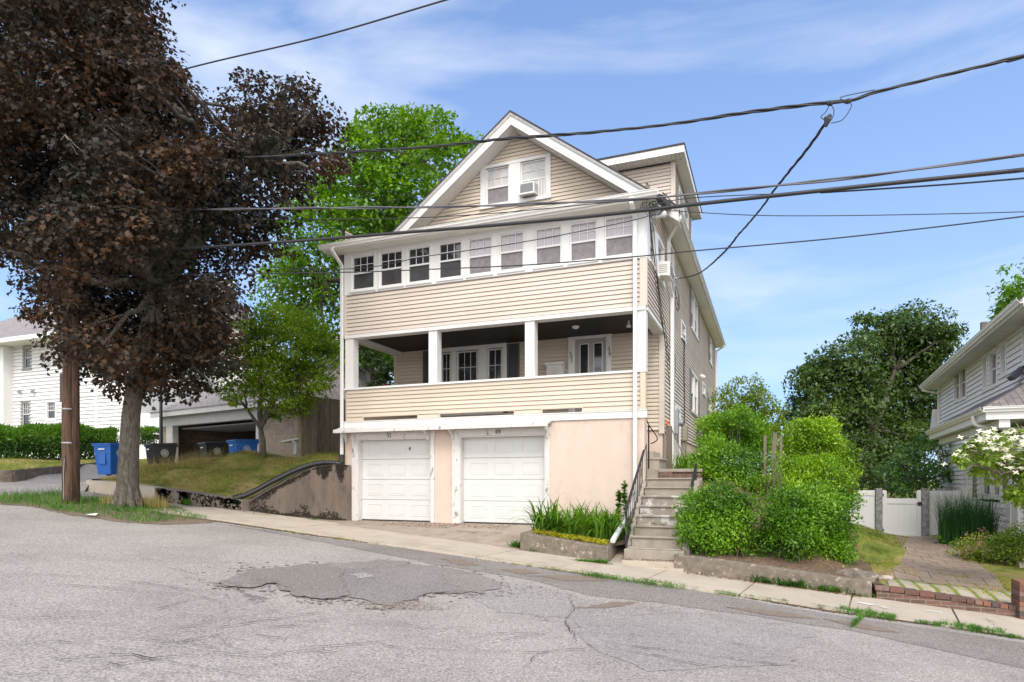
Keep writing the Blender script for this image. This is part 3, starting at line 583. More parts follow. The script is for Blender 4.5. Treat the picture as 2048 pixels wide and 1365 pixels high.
def window(par, fr, u0, u1, z0, z1, cas=.07, top='glass_dark', low='screen_dark', grid=(3, 2), grid_low=None, sash='white_clean', casing='white', split=.5, depth=.07, name='window', sill=True, shut=None, shm='shutter_grey'):
    """double-hung window: casing outside u0..u1/z0..z1 (clear sash opening inside)"""
    b = MB()
    if cas > 0:
        b.fb(fr, u0-cas, u0, -depth, .038, z0-cas*.9, z1+cas); b.fb(fr, u1, u1+cas, -depth, .038, z0-cas*.9, z1+cas)
        b.fb(fr, u0, u1, -depth, .040, z1, z1+cas)
        b.fb(fr, u0-cas-.01, u1+cas+.01, -depth, .062 if sill else .04, z0-cas, z0)
    else:
        b.fb(fr, u0-.004, u0+.006, -depth, .004, z0, z1); b.fb(fr, u1-.006, u1+.004, -depth, .004, z0, z1)
        b.fb(fr, u0, u1, -depth, .006, z0-.008, z0+.01)
    w = b.build(name, M[casing], par)
    s = MB(); t = .034; zm = z0+(z1-z0)*split
    ou, il = (-.022, -.055), (-.045, -.062)
    s.fb(fr, u0+.006, u0+.006+t, ou[1], ou[0]+.012, z0+.01, z1); s.fb(fr, u1-.006-t, u1-.006, ou[1], ou[0]+.012, z0+.01, z1)
    s.fb(fr, u0+.006+t, u1-.006-t, ou[1], ou[0]+.012, z1-t, z1); s.fb(fr, u0+.006+t, u1-.006-t, ou[1], ou[0]+.014, zm-t*.6, zm+t*.6)
    s.fb(fr, u0+.006+t, u1-.006-t, ou[1], ou[0], z0+.01, z0+.01+t)
    a0, a1 = u0+.006+t, u1-.006-t
    def mun(g, za, zb):
        for i in range(1, g[0]):
            x = a0+(a1-a0)*i/g[0]; s.fb(fr, x-.008, x+.008, -.042, -.030, za, zb)
        for j in range(1, g[1]):
            z = za+(zb-za)*j/g[1]; s.fb(fr, a0, a1, -.0425, -.0305, z-.008, z+.008)
    if grid: mun(grid, zm+t*.6, z1-t)
    if grid_low: mun(grid_low, z0+.01+t, zm-t*.6)
    s.build('sash', M[sash], w)
    g = MB(); g.fb(fr, a0, a1, -.053, -.048, zm, z1-t+.01); g.build('upper_pane', M[top], w)
    g = MB(); g.fb(fr, a0, a1, -.050, -.040, z0+.02, zm-t*.5); g.build('lower_pane', M[low], w)
    if shut:
        for sd_ in shut:
            q = MB(); x0 = u0-cas-.36 if sd_ < 0 else u1+cas+.012; q_z0, q_z1 = z0-.05, z1+.05
            louvre(q, fr, x0, x0+.345, q_z0, q_z1); q.build('shutter', M[shm], w)
    return w
def louvre(q, fr, x0, x1, z0, z1):
    q.fb(fr, x0, x0+.05, .022, .05, z0, z1); q.fb(fr, x1-.05, x1, .022, .05, z0, z1)
    zm = z0+(z1-z0)*.42
    for (a, c) in ((z0, z0+.07), (zm-.035, zm+.035), (z1-.06, z1)): q.fb(fr, x0+.05, x1-.05, .022, .048, a, c)
    z = z0+.08
    while z < z1-.08:
        if not (zm-.06 < z < zm+.03):
            q.add([fr.p(x0+.05, .022, z+.035), fr.p(x1-.05, .022, z+.035), fr.p(x1-.05, .046, z), fr.p(x0+.05, .046, z)], [(0, 1, 2, 3), (3, 2, 1, 0)][:1])
            q.fb(fr, x0+.05, x1-.05, .022, .026, z, z+.045)
        z += .045
def gutter_run(b, a, c, outv, h=.115, w=.12):
    """K-shaped gutter from a to c (back top edge), opening upward, outv = outward direction"""
    a = Vector(a); c = Vector(c); o = Vector(outv).normalized(); up = Vector((0, 0, 1))
    prof = [(0, 0), (0, -h), (.06, -h), (.072, -h*.72), (w*.86, -h*.42), (w*.88, -h*.12), (w, -h*.08), (w, 0), (w-.012, 0), (w-.02, -h*.3), (.06, -h+.012), (.008, -h+.012), (.008, 0)]
    v = [p+o*x+up*y for p in (a, c) for (x, y) in prof]; n = len(prof)
    b.add(v, [(i, (i+1) % n, n+(i+1) % n, n+i) for i in range(n)]+[tuple(range(n-1, -1, -1)), tuple(range(n, 2*n))])
def soffit(b, p00, p10, p11, p01, t=.012, groove=.10, along=True):
    """ribbed panel: p00->p10 long side, p00->p01 short side; ribs run along short side"""
    p00, p10, p11, p01 = map(Vector, (p00, p10, p11, p01)); L_ = (p10-p00).length; n = max(1, int(L_/groove))
    nn = (p10-p00).cross(p01-p00).normalized()*t
    for i in range(n):
        s0, s1 = i/n, (i+1)/n-.08/n
        a, c = p00.lerp(p10, s0), p00.lerp(p10, s1); d, e = p01.lerp(p11, s1), p01.lerp(p11, s0)
        b.add([a, c, d, e, a-nn, c-nn, d-nn, e-nn], [(0, 1, 2, 3), (0, 4, 5, 1), (1, 5, 6, 2), (2, 6, 7, 3), (3, 7, 4, 0)])
    b.add([p00-nn*1.2, p10-nn*1.2, p11-nn*1.2, p01-nn*1.2], [(0, 1, 2, 3)])

YF, YM, YB = 14.4, 16.9, 33.7
XL, XR = -10.58, -2.56
house = empty('two_family_house', (-6.57, YF, -1.05), 'beige sided three storey house with white porch posts over two white garage doors', 'house')
FF = Fr((0, YF, 0), (1, 0, 0), (0, -1, 0))      # front plane
FM = Fr((0, YM, 0), (1, 0, 0), (0, -1, 0))      # recessed main wall
FR = Fr((XR, 0, 0), (0, 1, 0), (1, 0, 0))       # right side, u = Y
FL = Fr((XL, 0, 0), (0, 1, 0), (-1, 0, 0))
RIDGE, SLP = 10.06, .74
def roofz(x): return RIDGE-SLP*abs(x+6.57)

# --- stucco garage storey
b = MB()
D51, D49 = (-10.18, -7.95), (-7.16, -4.90); DT = 1.10; JW = .16
for (u0, u1) in ((XL, D51[0]-JW), (D51[1]+.09, D49[0]-.20), (D49[1]+.10, XR-.03)): b.fb(FF, u0, u1, -.30, 0, -2.2, 1.40)
b.fb(FF, D51[0]-JW, D51[1]+.09, -.30, -.004, DT+.17, 1.40); b.fb(FF, D49[0]-.20, D49[1]+.10, -.30, -.004, DT+.17, 1.40)
b.box(XL, XL+.3, YF+.3, YB, -2.2, 1.28)
b.box(-3.4, -3.1, YF+.3, YM, -2.2, 1.4)
b.box(-3.1, XR-.02, YM+.03, YM+.33, -.6, 1.30); b.box(XR-.32, XR-.02, YM+.33, YB, -.6, 1.28)
b.build('stucco_wall', M['stucco'], house)
b = MB(); b.box(XL+.3, -3.4, YF+.35, YF+3, -1.2, -1.07); b.box(-10.5, -3.4, YF+1.2, YF+1.25, -1.1, 1.4); b.build('garage_interior', M['soil'], house)

# --- garage doors
def digit_strokes(ch):
    S = {'5': [[(.85, 1), (.25, 1), (.18, .55), (.5, .64), (.85, .5), (.92, .28), (.75, .05), (.4, 0), (.08, .12)]],
         '1': [[(.2, .85), (.5, 1), (.5, 0)], [(.25, 0), (.75, 0)]],
         '4': [[(.7, 0), (.7, 1), (.05, .32), (.98, .32)]],
         '9': [[(.9, .7), (.7, .45), (.4, .42), (.12, .6), (.15, .88), (.45, 1), (.78, .92), (.9, .7), (.85, .35), (.6, .08), (.25, 0)]]}
    return S[ch]
def numeral(b, fr, u, z, h, txt, n0=.045, w=.62, vertical=False, slant=0):
    for i, ch in enumerate(txt):
        ou = u+(0 if vertical else i*h*w*1.18)+(slant*i if vertical else 0); oz = z-(i*h*1.12 if vertical else 0)
        for st in digit_strokes(ch):
            pts = [fr.p(ou+x*h*w, n0, oz+y*h) for x, y in st]; b.tube(pts, h*.075, 5)
def garage_door(u0, u1, jl, jr, txt, tu):
    d = MB(); n = 4; z0 = -1.03; hh = (DT-z0)/n; fr = Fr((0, YF+.17, 0), (1, 0, 0), (0, -1, 0))
    for k in range(n):
        za, zb = z0+k*hh+.004, z0+(k+1)*hh-.004
        d.fb(fr, u0, u1, -.04, 0, za, zb)
        cols = 3; pw = (u1-u0)/cols
        for c in range(cols):
            a0, a1 = u0+c*pw+.12, u0+(c+1)*pw-.12; b0, b1 = za+.11, zb-.11
            if c == 0: a0 += .08; a1 += .04
            if c == 2: a0 -= .04; a1 -= .08
            # moulded frame then raised field
            for (q0, q1, r0, r1) in ((a0, a1, b0, b0+.022), (a0, a1, b1-.022, b1), (a0, a0+.022, b0+.022, b1-.022), (a1-.022, a1, b0+.022, b1-.022)): d.fb(fr, q0, q1, .0, .0075, r0, r1)
            d.fb(fr, a0+.05, a1-.05, .0, .005, b0+.045, b1-.045)
    o = d.build('garage_door', M['garage_door'], house, bevel=.003)
    s = MB(); s.fb(fr, u0, u1, -.03, .012, z0-.03, z0); s.build('rubber_seal', M['black_plastic'], o)
    f = MB()
    f.fb(FF, u0-jl, u0, -.2, .035, -1.08, DT); f.fb(FF, u1, u1+jr, -.2, .035, -1.08, DT); f.fb(FF, u0-jl-.02, u1+jr+.02, -.2, .045, DT, DT+.17)
    f.fb(FF, u0-.001, u0+.03, -.165, .02, -1.05, DT-.002); f.fb(FF, u1-.03, u1+.001, -.165, .02, -1.05, DT-.002); f.fb(FF, u0+.03, u1-.03, -.165, .02, DT-.03, DT-.001)
    fo = f.build('garage_door_frame', M['white_peel'], house)
    nb = MB(); numeral(nb, FF, tu, DT+.035, .105, txt, .052); nb.build('house_number', M['number'], fo)
    return o
g51 = garage_door(D51[0], D51[1], JW, .09, '51', -9.24)
g49 = garage_door(D49[0], D49[1], .20, .10, '49', -6.18)
b = MB(); f_ = Fr((0, YF+.17, 0), (1, 0, 0), (0, -1, 0)); b.fb(f_, -8.69, -8.665, .0, .03, .80, .87); b.build('lock_handle', M['black_metal'], g51)
# --- canopy shelf with brackets, and the belt board
b = MB(); cx0, cx1 = -10.68, -4.74
b.add([(cx0, YF-.02, 1.44), (cx1, YF-.02, 1.44), (cx1, YF-.36, 1.335), (cx0, YF-.36, 1.335), (cx0, YF-.02, 1.40), (cx1, YF-.02, 1.40), (cx1, YF-.36, 1.285), (cx0, YF-.36, 1.285)],
      [(0, 1, 2, 3), (3, 2, 6, 7), (7, 6, 5, 4), (0, 3, 7, 4), (1, 5, 6, 2), (0, 4, 5, 1)])
b.box(cx0-.005, cx1+.005, YF-.375, YF-.355, 1.255, 1.345)
b.build('canopy', M['white_peel'], house)
b = MB(); b.fb(FF, XL-.02, XR+.03, 0, .035, 1.405, 1.575);
b.fb(FF, XL-.02, XR+.03, 0, .05, 1.56, 1.582); b.build('belt_board', M['white'], house)
for u in (-10.50, -8.02, -7.32, -4.84):
    b = MB(); b.prism([(u-.02, YF-.048, 1.28), (u-.02, YF-.30, 1.285), (u-.02, YF-.30, 1.25), (u-.02, YF-.11, 1.12), (u-.02, YF-.09, 1.02), (u-.02, YF-.048, 1.02)], (.04, 0, 0)); b.build('bracket', M['white_peel'], house)

# --- porch parapet with drain slots
slots = [(-9.98, -8.35, 1.585, 1.68), (-7.70, -5.70, 1.585, 1.68), (-4.98, -4.02, 1.585, 1.68)]
b = MB(); siding(b, FF, 1.58, 2.42, XL+.07, XR-.13, slots); b.fb(FF, XL+.07, XR-.06, -.14, -.10, 1.70, 2.42)
b.build('parapet_siding', M['siding_cream'], house)
b = MB()
for (a, c, z0, z1) in slots: b.fb(FF, a-.03, c+.03, -.02, .03, z1, z1+.03); b.fb(FF, a-.03, a, -.02, .03, z0, z1); b.fb(FF, c, c+.03, -.02, .03, z0, z1)
b.build('slot_trim', M['trim_cream'], house)
b = MB(); b.fb(FF, XL-.0, XR+.02, -.17, .045, 2.42, 2.47); b.build('parapet_cap', M['white'], house)
b = MB(); b.fb(FF, XR-.12, XR, -.13, .032, 1.585, 2.418); b.build('parapet_end', M['trim_cream'], house)
b = MB(); b.fb(FL, YF+.02, YM, -.10, .0, 1.40, 2.418); b.build('parapet_side', M['trim_cream'], house)
# --- posts
for (a, c) in ((XL-.0, XL+.255), (-8.04, -7.80), (-5.43, -5.19), (-2.80, XR)):
    b = MB(); b.fb(FF, a, c, -.25, -.0, 2.471, 3.80); b.build('porch_post', M['white'], house, bevel=.006)
# --- porch floor, ceiling, beams
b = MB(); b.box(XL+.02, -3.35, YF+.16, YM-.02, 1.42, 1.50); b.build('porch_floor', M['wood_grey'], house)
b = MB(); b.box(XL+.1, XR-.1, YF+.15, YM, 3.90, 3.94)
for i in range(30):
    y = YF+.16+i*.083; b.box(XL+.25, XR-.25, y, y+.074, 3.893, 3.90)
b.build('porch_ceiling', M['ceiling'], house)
b = MB(); b.fb(FF, XL-.0, XR+.0, -.25, .03, 3.80, 3.885)
b.box(XL, XL+.24, YF+.25, YM-.02, 3.78, 3.94); b.box(XR-.24, XR-.0, YF+.25, YM-.02, 3.78, 3.94)
b.build('porch_beam', M['white'], house)
# ceiling lamps
for (px_, py_, r) in ((1160, 648, .10), (1264, 650, .10)):
    p = WY(px_, py_, 16.0 if r < .101 else 16); x, y = p.x, 15.6
    s = MB(); pr = [(.001, 3.80), (.05, 3.81), (.085, 3.84), (.10, 3.865), (.06, 3.87), (.05, 3.893)] 
    if px_ > 1200: pr = [(.001, 3.72), (.05, 3.73), (.06, 3.75), (.05, 3.78), (.03, 3.80), (.02, 3.893)]
    for i in range(len(pr)-1):
        for k in range(12):
            a0, a1 = k*math.pi/6, (k+1)*math.pi/6
            s.quad(*[(x+rr_*math.cos(a), y+rr_*math.sin(a), z) for (rr_, z), a in (((pr[i]), a0), ((pr[i]), a1), ((pr[i+1]), a1), ((pr[i+1]), a0))])
    s.build('ceiling_lamp', M['white_clean'], house, smooth=True)

# --- recessed main wall with triple window and front door
DR = (-4.95, -4.03)
b = MB(); holes = [(-9.22, -6.90, 1.9, 3.98), (DR[0]-.13, DR[1]+.11, 1.3, 4.02)]
siding(b, FM, 1.30, 3.92, XL+.05, XR-.09, holes, groove=.018); b.build('porch_wall_siding', M['siding_cream'], house)
b = MB()
b.fb(FM, -9.22, -9.00, 0, .05, 2.0, 3.90); b.fb(FM, -7.03, -6.90, 0, .05, 2.0, 3.90); b.fb(FM, -9.22, -6.90, 0, .055, 3.78, 3.90)
b.fb(FM, -8.66, -8.50, -.02, .03, 2.0, 3.78); b.fb(FM, -7.80, -7.52, -.02, .03, 2.0, 3.78); b.fb(FM, -9.0, -7.03, 0, .04, 1.9, 2.0)
tw = b.build('window_surround', M['white'], house)
for (a, c, g) in ((-8.99, -8.68, (2, 2)), (-8.48, -7.82, (3, 2)), (-7.50, -7.05, (2, 2))):
    window(house, Fr((0, YM-.03, 0), (1, 0, 0), (0, -1, 0)), a, c, 2.05, 3.76, 0.0, 'glass_dark', 'glass_mid', g, split=.46)
for a in (-9.60, -6.885):
    b = MB(); louvre(b, FM, a, a+.36, 2.1, 3.86); b.build('shutter', M['shutter'], house)
# door
b = MB(); b.fb(FM, DR[0]-.14, DR[0], 0, .06, 1.5, 3.90); b.fb(FM, DR[1], DR[1]+.12, 0, .06, 1.5, 3.90); b.fb(FM, DR[0]-.16, DR[1]+.14, 0, .07, 3.86, 4.0)
b.fb(FM, DR[0], DR[0]+.03, -.05, .03, 1.5, 3.86); b.fb(FM, DR[1]-.03, DR[1], -.05, .03, 1.5, 3.86); b.fb(FM, DR[0], DR[1], -.05, .03, 3.83, 3.86)
dfm = b.build('door_frame', M['white'], house)
nb = MB(); numeral(nb, FM, DR[0]-.10, 3.36, .13, '51', .065, .5, True, .03); nb.build('house_number', M['number'], dfm)
nb = MB(); numeral(nb, FM, DR[1]+.03, 3.44, .13, '49', .065, .5, True, .02); nb.build('house_number', M['number'], dfm)
b = MB(); b.fb(FM, DR[0]+.03, DR[1]-.03, -.04, 0, 1.52, 3.83)
dd = b.build('front_door', M['door_grey'], house)
for (a, c) in ((-4.76, -4.55), (-4.38, -4.17)):
    g = MB(); g.fb(FM, a, c, .0, .006, 1.9, 3.68); pn = g.build('door_pane', M['glass_dark'], dd)
b = MB()
for (a, c) in ((-4.76, -4.55), (-4.38, -4.17)):
    b.fb(FM, a-.022, a, 0, .016, 1.88, 3.70); b.fb(FM, c, c+.022, 0, .016, 1.88, 3.70); b.fb(FM, a, c, 0, .016, 3.68, 3.70)
b.build('pane_moulding', M['white'], dd)
b = MB(); b.tube([FM.p(-4.465, .0, 3.14), FM.p(-4.465, .02, 3.14)], .012, 8); b.build('door_peephole', M['black_metal'], dd)

# --- second storey sunroom
b = MB(); siding(b, FF, 3.885, 4.96, XL+.06, XR-.13); b.build('sunroom_siding', M['siding_pink'], house)
b = MB(); b.fb(FF, XL-.02, XL+.06, -.1, .032, 3.885, 4.96); b.build('corner_board', M['siding_pink'], house)
b = MB(); b.add([FF.p(XR-.13, .032, 3.885), (XR+.03, YF-.032, 3.885), (XR+.03, YF+.10, 3.885), (XR-.1, YF+.10, 3.885), FF.p(XR-.13, .032, 4.95), (XR+.03, YF-.032, 4.95), (XR+.03, YF+.10, 4.95), (XR-.1, YF+.10, 4.95)], [(0, 3, 2, 1), (4, 5, 6, 7), (0, 1, 5, 4), (1, 2, 6, 5), (2, 3, 7, 6), (3, 0, 4, 7)]); b.build('corner_board', M['siding_pink'], house)
wins = [(-10.34, -9.63), (-9.47, -8.78), (-8.63, -7.97), (-7.74, -7.08), (-6.92, -6.27), (-6.08, -5.44), (-5.16, -4.50), (-4.31, -3.66), (-3.49, -2.82)]
Z0, Z1 = 5.055, 5.955
b = MB(); b.fb(FF, XL, XR, -.08, .040, 4.955, Z0-.01); b.fb(FF, XL, XR, -.08, .038, Z1, 6.09)
e = [XL]+[q for w in wins for q in w]+[XR]
for i in range(0, len(e), 2): b.fb(FF, e[i], e[i+1], -.08, .038, Z0-.01, Z1)
for i, w in enumerate(wins):      # slim raised casing round each sash
    b.fb(FF, w[0]-.035, w[0]-.004, .036, .050, Z0-.03, Z1+.02); b.fb(FF, w[1]+.004, w[1]+.035, .036, .050, Z0-.03, Z1+.02); b.fb(FF, w[0]-.045, w[1]+.045, .036, .066, Z0-.055, Z0-.015)
b.build('window_band', M['white_clean'], house)
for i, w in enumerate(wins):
    top = 'glass_dark' if i < 4 else 'glass_pale'; low = 'screen_dark' if i < 4 else 'screen'  # left panes darker: tree reflection put into the pane colour
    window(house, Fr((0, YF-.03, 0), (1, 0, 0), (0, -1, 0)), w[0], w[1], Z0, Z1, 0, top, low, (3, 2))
# sunroom roof (shed), fascia, soffit, gutter
b = MB(); b.prism([(XL-.42, YF-.42, 6.19), (XL-.42, YM+.02, 7.02), (XL-.42, YM+.02, 6.9), (XL-.42, YF-.42, 6.13)], (XR-XL+.72, 0, 0)); b.build('sunroom_roof', M['roof'], house)
b = MB(); soffit(b, (XL-.40, YF-.40, 6.085), (XR+.28, YF-.40, 6.085), (XR+.28, YF+.02, 6.085), (XL-.40, YF+.02, 6.085), groove=.12); b.build('sunroom_soffit', M['soffit'], house)
b = MB(); b.box(XL-.42, XR+.30, YF-.43, YF-.405, 6.06, 6.20); b.prism([(XL-.44, YF-.43, 6.06), (XL-.44, YF-.43, 6.20), (XL-.44, YM, 7.0), (XL-.44, YM, 6.06)], (.03, 0, 0))
b.build('fascia', M['white'], house)
b = MB(); gutter_run(b, (XL-.47, YF-.432, 6.20), (XR+.34, YF-.432, 6.22), (0, -1, 0)); b.build('gutter', M['gutter'], house)
# downspouts of the front
def spout(pts, mm='gutter', w=.075, name='downspout', par=None):
    q = MB()
    for i in range(len(pts)-1):
        d = Vector(pts[i+1])-Vector(pts[i]); up = (0, 1, 0) if abs(d.normalized().z) > .6 else (0, 0, 1)
        e_ = d.normalized()*(.02 if i < len(pts)-2 else 0); q.bar(pts[i], Vector(pts[i+1])+e_, w, w*.85, up)
    return q.build(name, M[mm], par or house, bevel=.008)
spout([(-10.62, YF-.50, 6.10), (-10.62, YF-.50, 6.02), (-10.62, YF-.09, 5.74), (-10.62, YF-.09, .58)])
spout([(-2.78, YF-.50, 6.12), (-2.78, YF-.50, 6.0), (-2.78, YF-.09, 5.80), (-2.78, YF-.09, -.35), (-2.78, YF-.5, -.62), (-2.80, 12.18, -1.16)], 'white_clean', .085)

# --- gable wall
GX = -6.57
gl = lambda z: (GX-max(0, (RIDGE-.34-z)/SLP), GX+max(0, (RIDGE-.34-z)/SLP))
b = MB(); siding(b, FM, 6.85, 9.80, XL, XR, [(-7.62, -5.68, 7.86, 8.98)], gl); b.build('gable_siding', M['siding_cream'], house)
b = MB(); b.fb(FM, -7.72, -7.56, 0, .045, 7.80, 9.0); b.fb(FM, -5.74, -5.60, 0, .045, 7.80, 9.0); b.fb(FM, -7.72, -5.60, 0, .05, 8.93, 9.02); b.fb(FM, -7.74, -5.58, 0, .07, 7.78, 7.87); b.fb(FM, -6.84, -6.50, -.02, .04, 7.87, 8.93)
b.build('gable_window_surround', M['white'], house)
window(house, FM, -7.555, -6.845, 7.88, 8.925, 0, 'curtain', 'screen', (3, 2), split=.47)
window(house, FM, -6.495, -5.745, 7.88, 8.925, 0, 'curtain', 'curtain', (3, 2), split=.50)
# rakes: crown, board, ribbed soffit
YO = YM-.56
for s_ in (-1, 1):
    xe = GX+s_*(4.47 if s_ > 0 else 4.35)
    def rk(dz, y, x=None): x = xe if x is None else x; return (x, y, RIDGE+dz-SLP*abs(x-GX))
    b = MB()
    for (y0, y1, d0, d1) in ((YO, YO+.03, -.33, -.08), (YO-.035, YO+.03, -.08, -.045), (YO-.055, YO+.03, -.045, .0)):
        b.prism([(GX, y0, RIDGE+d0), (GX, y0, RIDGE+d1), rk(d1, y0), rk(d0, y0)], (0, y1-y0, 0))
    b.build('rake_board', M['white'], house)
    b = MB(); a = Vector((GX, YO+.03, RIDGE-.32)); c = Vector(rk(-.32, YO+.03))
    p = (a, c, c+Vector((0, YM-YO-.03, 0)), a+Vector((0, YM-YO-.03, 0)))
    if s_ > 0: p = (p[1], p[0], p[3], p[2])
    soffit(b, *p, groove=.105); b.build('rake_soffit', M['soffit'], house)
# main roof
b = MB()
for s_ in (-1, 1):
    xe = GX+s_*4.47; ze = RIDGE-SLP*4.47
    b.prism([(GX, YO-.06, RIDGE+.035), (xe, YO-.06, ze+.035), (xe, YO-.06, ze-.02), (GX, YO-.06, RIDGE-.03)], (0, YB+.4-YO, 0))
b.build('roof', M['roof'], house)
# main eaves, right side
ze = RIDGE-SLP*4.47
b = MB(); soffit(b, (XR+.36, YO+.02, ze-.05), (XR+.36, YB+.28, ze-.05), (XR, YB+.28, ze-.05), (XR, YO+.02, ze-.05), groove=.30)
b.box(XL-.36, XL, YO+.02, YB+.28, ze-.05, ze-.035); b.build('eave_soffit', M['soffit'], house)
b = MB(); b.box(XR+.36, XR+.385, YO-.0, YB+.3, ze-.07, ze+.03); b.box(XL-.385, XL-.36, YO, YB+.3, ze-.07, ze+.03); b.box(XR+.02, XR+.385, YO-.005, YO+.02, ze-.07, ze+.02); b.build('eave_fascia', M['white'], house)
b = MB(); gutter_run(b, (XR+.386, YO+.25, ze+.05), (XR+.386, YB+.3, ze+.05), (1, 0, 0), .12, .12); b.build('gutter', M['gutter_dirty'], house)

# --- right side wall
sw_h = [(14.74, 15.50, 4.98, 5.96), (15.84, 16.86, 4.98, 5.96), (17.72, 18.75, 5.80, 6.50), (20.40, 21.50, 4.40, 4.98), (22.95, 25.35, 5.30, 6.62), (30.0, 32.0, 5.35, 6.50), (22.95, 25.2, 2.38, 3.86), (27.2, 28.35, 3.55, 4.0), (29.2, 31.7, 2.5, 3.8), (19.05, 20.2, .35, 2.2)]
b = MB(); siding(b, FR, 3.84, 6.72, YF+.10, YB, sw_h, groove=.022); siding(b, FR, 1.26, 3.84, YM+.08, YB, sw_h, groove=.022); b.build('side_siding', M['siding_side'], house)
b = MB(); b.box(XR-.10, XR+.032, YM-.032, YM+.09, 1.22, 3.79); b.build('corner_board', M['siding_side'], house)
b = MB(); b.fb(FR, YB-.09, YB, -.02, .034, 1.26, 6.7); b.build('corner_board', M['siding_side'], house)
b = MB(); b.fb(FR, YF+.05, YM, -.05, .03, 3.80, 3.88); b.build('side_beam', M['white'], house)
b = MB(); b.fb(FR, YF, 14.72, .0, .035, 4.96, 6.07); b.build('side_window_trim', M['white'], house)
b = MB(); b.fb(FR, 15.52, 15.82, .0, .035, 4.98, 5.98); b.build('side_window_trim', M['white'], house)
window(house, FR, 14.76, 15.48, 5.02, 5.94, .04, 'glass_mid', 'glass_dark', None)
wac = window(house, FR, 15.90, 16.80, 5.02, 5.92, .07, 'glass_mid', 'glass_dark', None)
window(house, FR, 17.80, 18.65, 5.86, 6.44, .07, 'glass_mid', 'screen_dark', None)
window(house, FR, 20.5, 21.4, 4.48, 4.92, .07, 'glass_pale', 'curtain', None)
for (z0, z1) in ((5.36, 6.58), (2.46, 3.78)):
    window(house, FR, 23.05, 24.05, z0, z1, .08, 'curtain', 'screen_dark', None, shut=(-1,)); window(house, FR, 24.2, 25.2, z0, z1, .08, 'curtain', 'screen_dark', None, shut=(1,))
window(house, FR, 30.3, 31.6, 5.42, 6.46, .08, 'curtain', 'screen_dark', None, shut=(-1,)); window(house, FR, 27.3, 28.2, 3.6, 3.95, .08, 'curtain', 'curtain', None)
window(house, FR, 29.7, 31.2, 2.6, 3.7, .08, 'curtain', 'screen_dark', None, shut=(-1,))
# other walls so the house is closed
b = MB(); siding(b, FL, 3.84, 6.72, YF+.02, YB); siding(b, FL, 1.26, 3.84, YM+.02, YB); FBk = Fr((0, YB, 0), (1, 0, 0), (0, 1, 0))
siding(b, FBk, 0.3, 9.7, XL, XR, (), lambda z: (max(XL, gl(z)[0]), min(XR, gl(z)[1])) if z > 6.7 else (XL, XR)); b.build('rear_siding', M['siding_side'], house)
b = MB(); b.box(XL-.035, XL+.06, YM-.032, YM+.08, 1.3, 3.8); b.build('corner_board', M['trim_cream'], house)
b = MB(); b.fb(FL, YF+.0, YF+.1, -.0, .03, 3.88, 6.05); b.build('corner_board', M['trim_cream'], house)
b = MB(); b.box(XL+.05, XR-.05, YM+.06, YM+.1, -.5, 6.8); b.box(XL+.05, XR-.05, YF+.12, YM, 3.95, 4.0); b.build('inner_wall', M['soil'], house)
# side door
b = MB(); b.fb(FR, 19.08, 19.2, -.03, .04, .38, 2.2); b.fb(FR, 20.05, 20.17, -.03, .04, .38, 2.2); b.fb(FR, 19.2, 20.05, -.03, .04, 2.1, 2.2); b.fb(FR, 19.2, 20.05, -.03, .01, .4, 2.1)
sdr = b.build('side_door', M['white'], house)
b = MB(); b.fb(FR, 19.34, 19.92, .0, .016, 1.15, 2.0); b.build('door_pane', M['glass_mid'], sdr)
# eave downspout on the right
spout([(XR+.44, 16.7, ze-.06), (XR+.44, 16.7, ze-.14), (XR+.09, 17.25, ze-.42), (XR+.09, 17.3, 5.3), (XR+.09, 17.9, 5.0), (XR+.09, 17.9, .45)], 'gutter', .085)
spout([(XR+.44, 33.4, ze-.06), (XR+.44, 33.4, ze-.14), (XR+.09, 33.6, ze-.3), (XR+.09, 33.6, .5)], 'gutter')
# shed dormer on the right slope
DY0, DY1, DX = 19.1, 23.4, XR-.02
FD = Fr((0, DY0, 0), (1, 0, 0), (0, -1, 0)); FDs = Fr((DX, 0, 0), (0, 1, 0), (1, 0, 0))
b = MB(); siding(b, FD, 6.9, 9.22, -6.0, DX-.08, (), lambda z: (GX+(RIDGE-z)/SLP-.1, DX-.08)); siding(b, FDs, 6.85, 9.22, DY0+.08, DY1, [(20.0, 22.4, 7.9, 8.9)]); b.build('dormer_siding', M['siding_pink'], house)
b = MB(); b.box(DX-.09, DX+.032, DY0-.032, DY0+.09, 6.9, 9.24); b.build('dormer_corner', M['siding_pink'], house)
b = MB(); b.box(-6.0, DX+.36, DY0-.5, DY1+.3, 9.45, 9.50); b.build('dormer_roof', M['roof'], house)
b = MB(); b.box(-6.0, DX+.34, DY0-.48, DY0-.45, 9.25, 9.448); b.box(DX+.31, DX+.34, DY0-.45, DY1+.28, 9.25, 9.448); b.box(-6.0, DX+.31, DY1+.25, DY1+.28, 9.25, 9.448); b.build('dormer_fascia', M['white'], house)
b = MB(); soffit(b, (DX+.31, DY0-.45, 9.26), (-5.6, DY0-.45, 9.26), (-5.6, DY0, 9.26), (DX+.31, DY0, 9.26), groove=.115); soffit(b, (DX+.31, DY1+.25, 9.262), (DX+.31, DY0, 9.262), (DX, DY0, 9.262), (DX, DY1+.25, 9.262), groove=.115); b.build('dormer_soffit', M['soffit'], house)
window(house, FDs, 20.1, 21.15, 7.95, 8.85, .09, 'curtain', 'glass_mid', None); window(house, FDs, 21.3, 22.3, 7.95, 8.85, .09, 'curtain', 'glass_mid', None)
b = MB(); b.fb(FDs, DY1-.09, DY1+.02, -.02, .026, 6.9, 9.24); b.build('dormer_corner', M['white'], house)
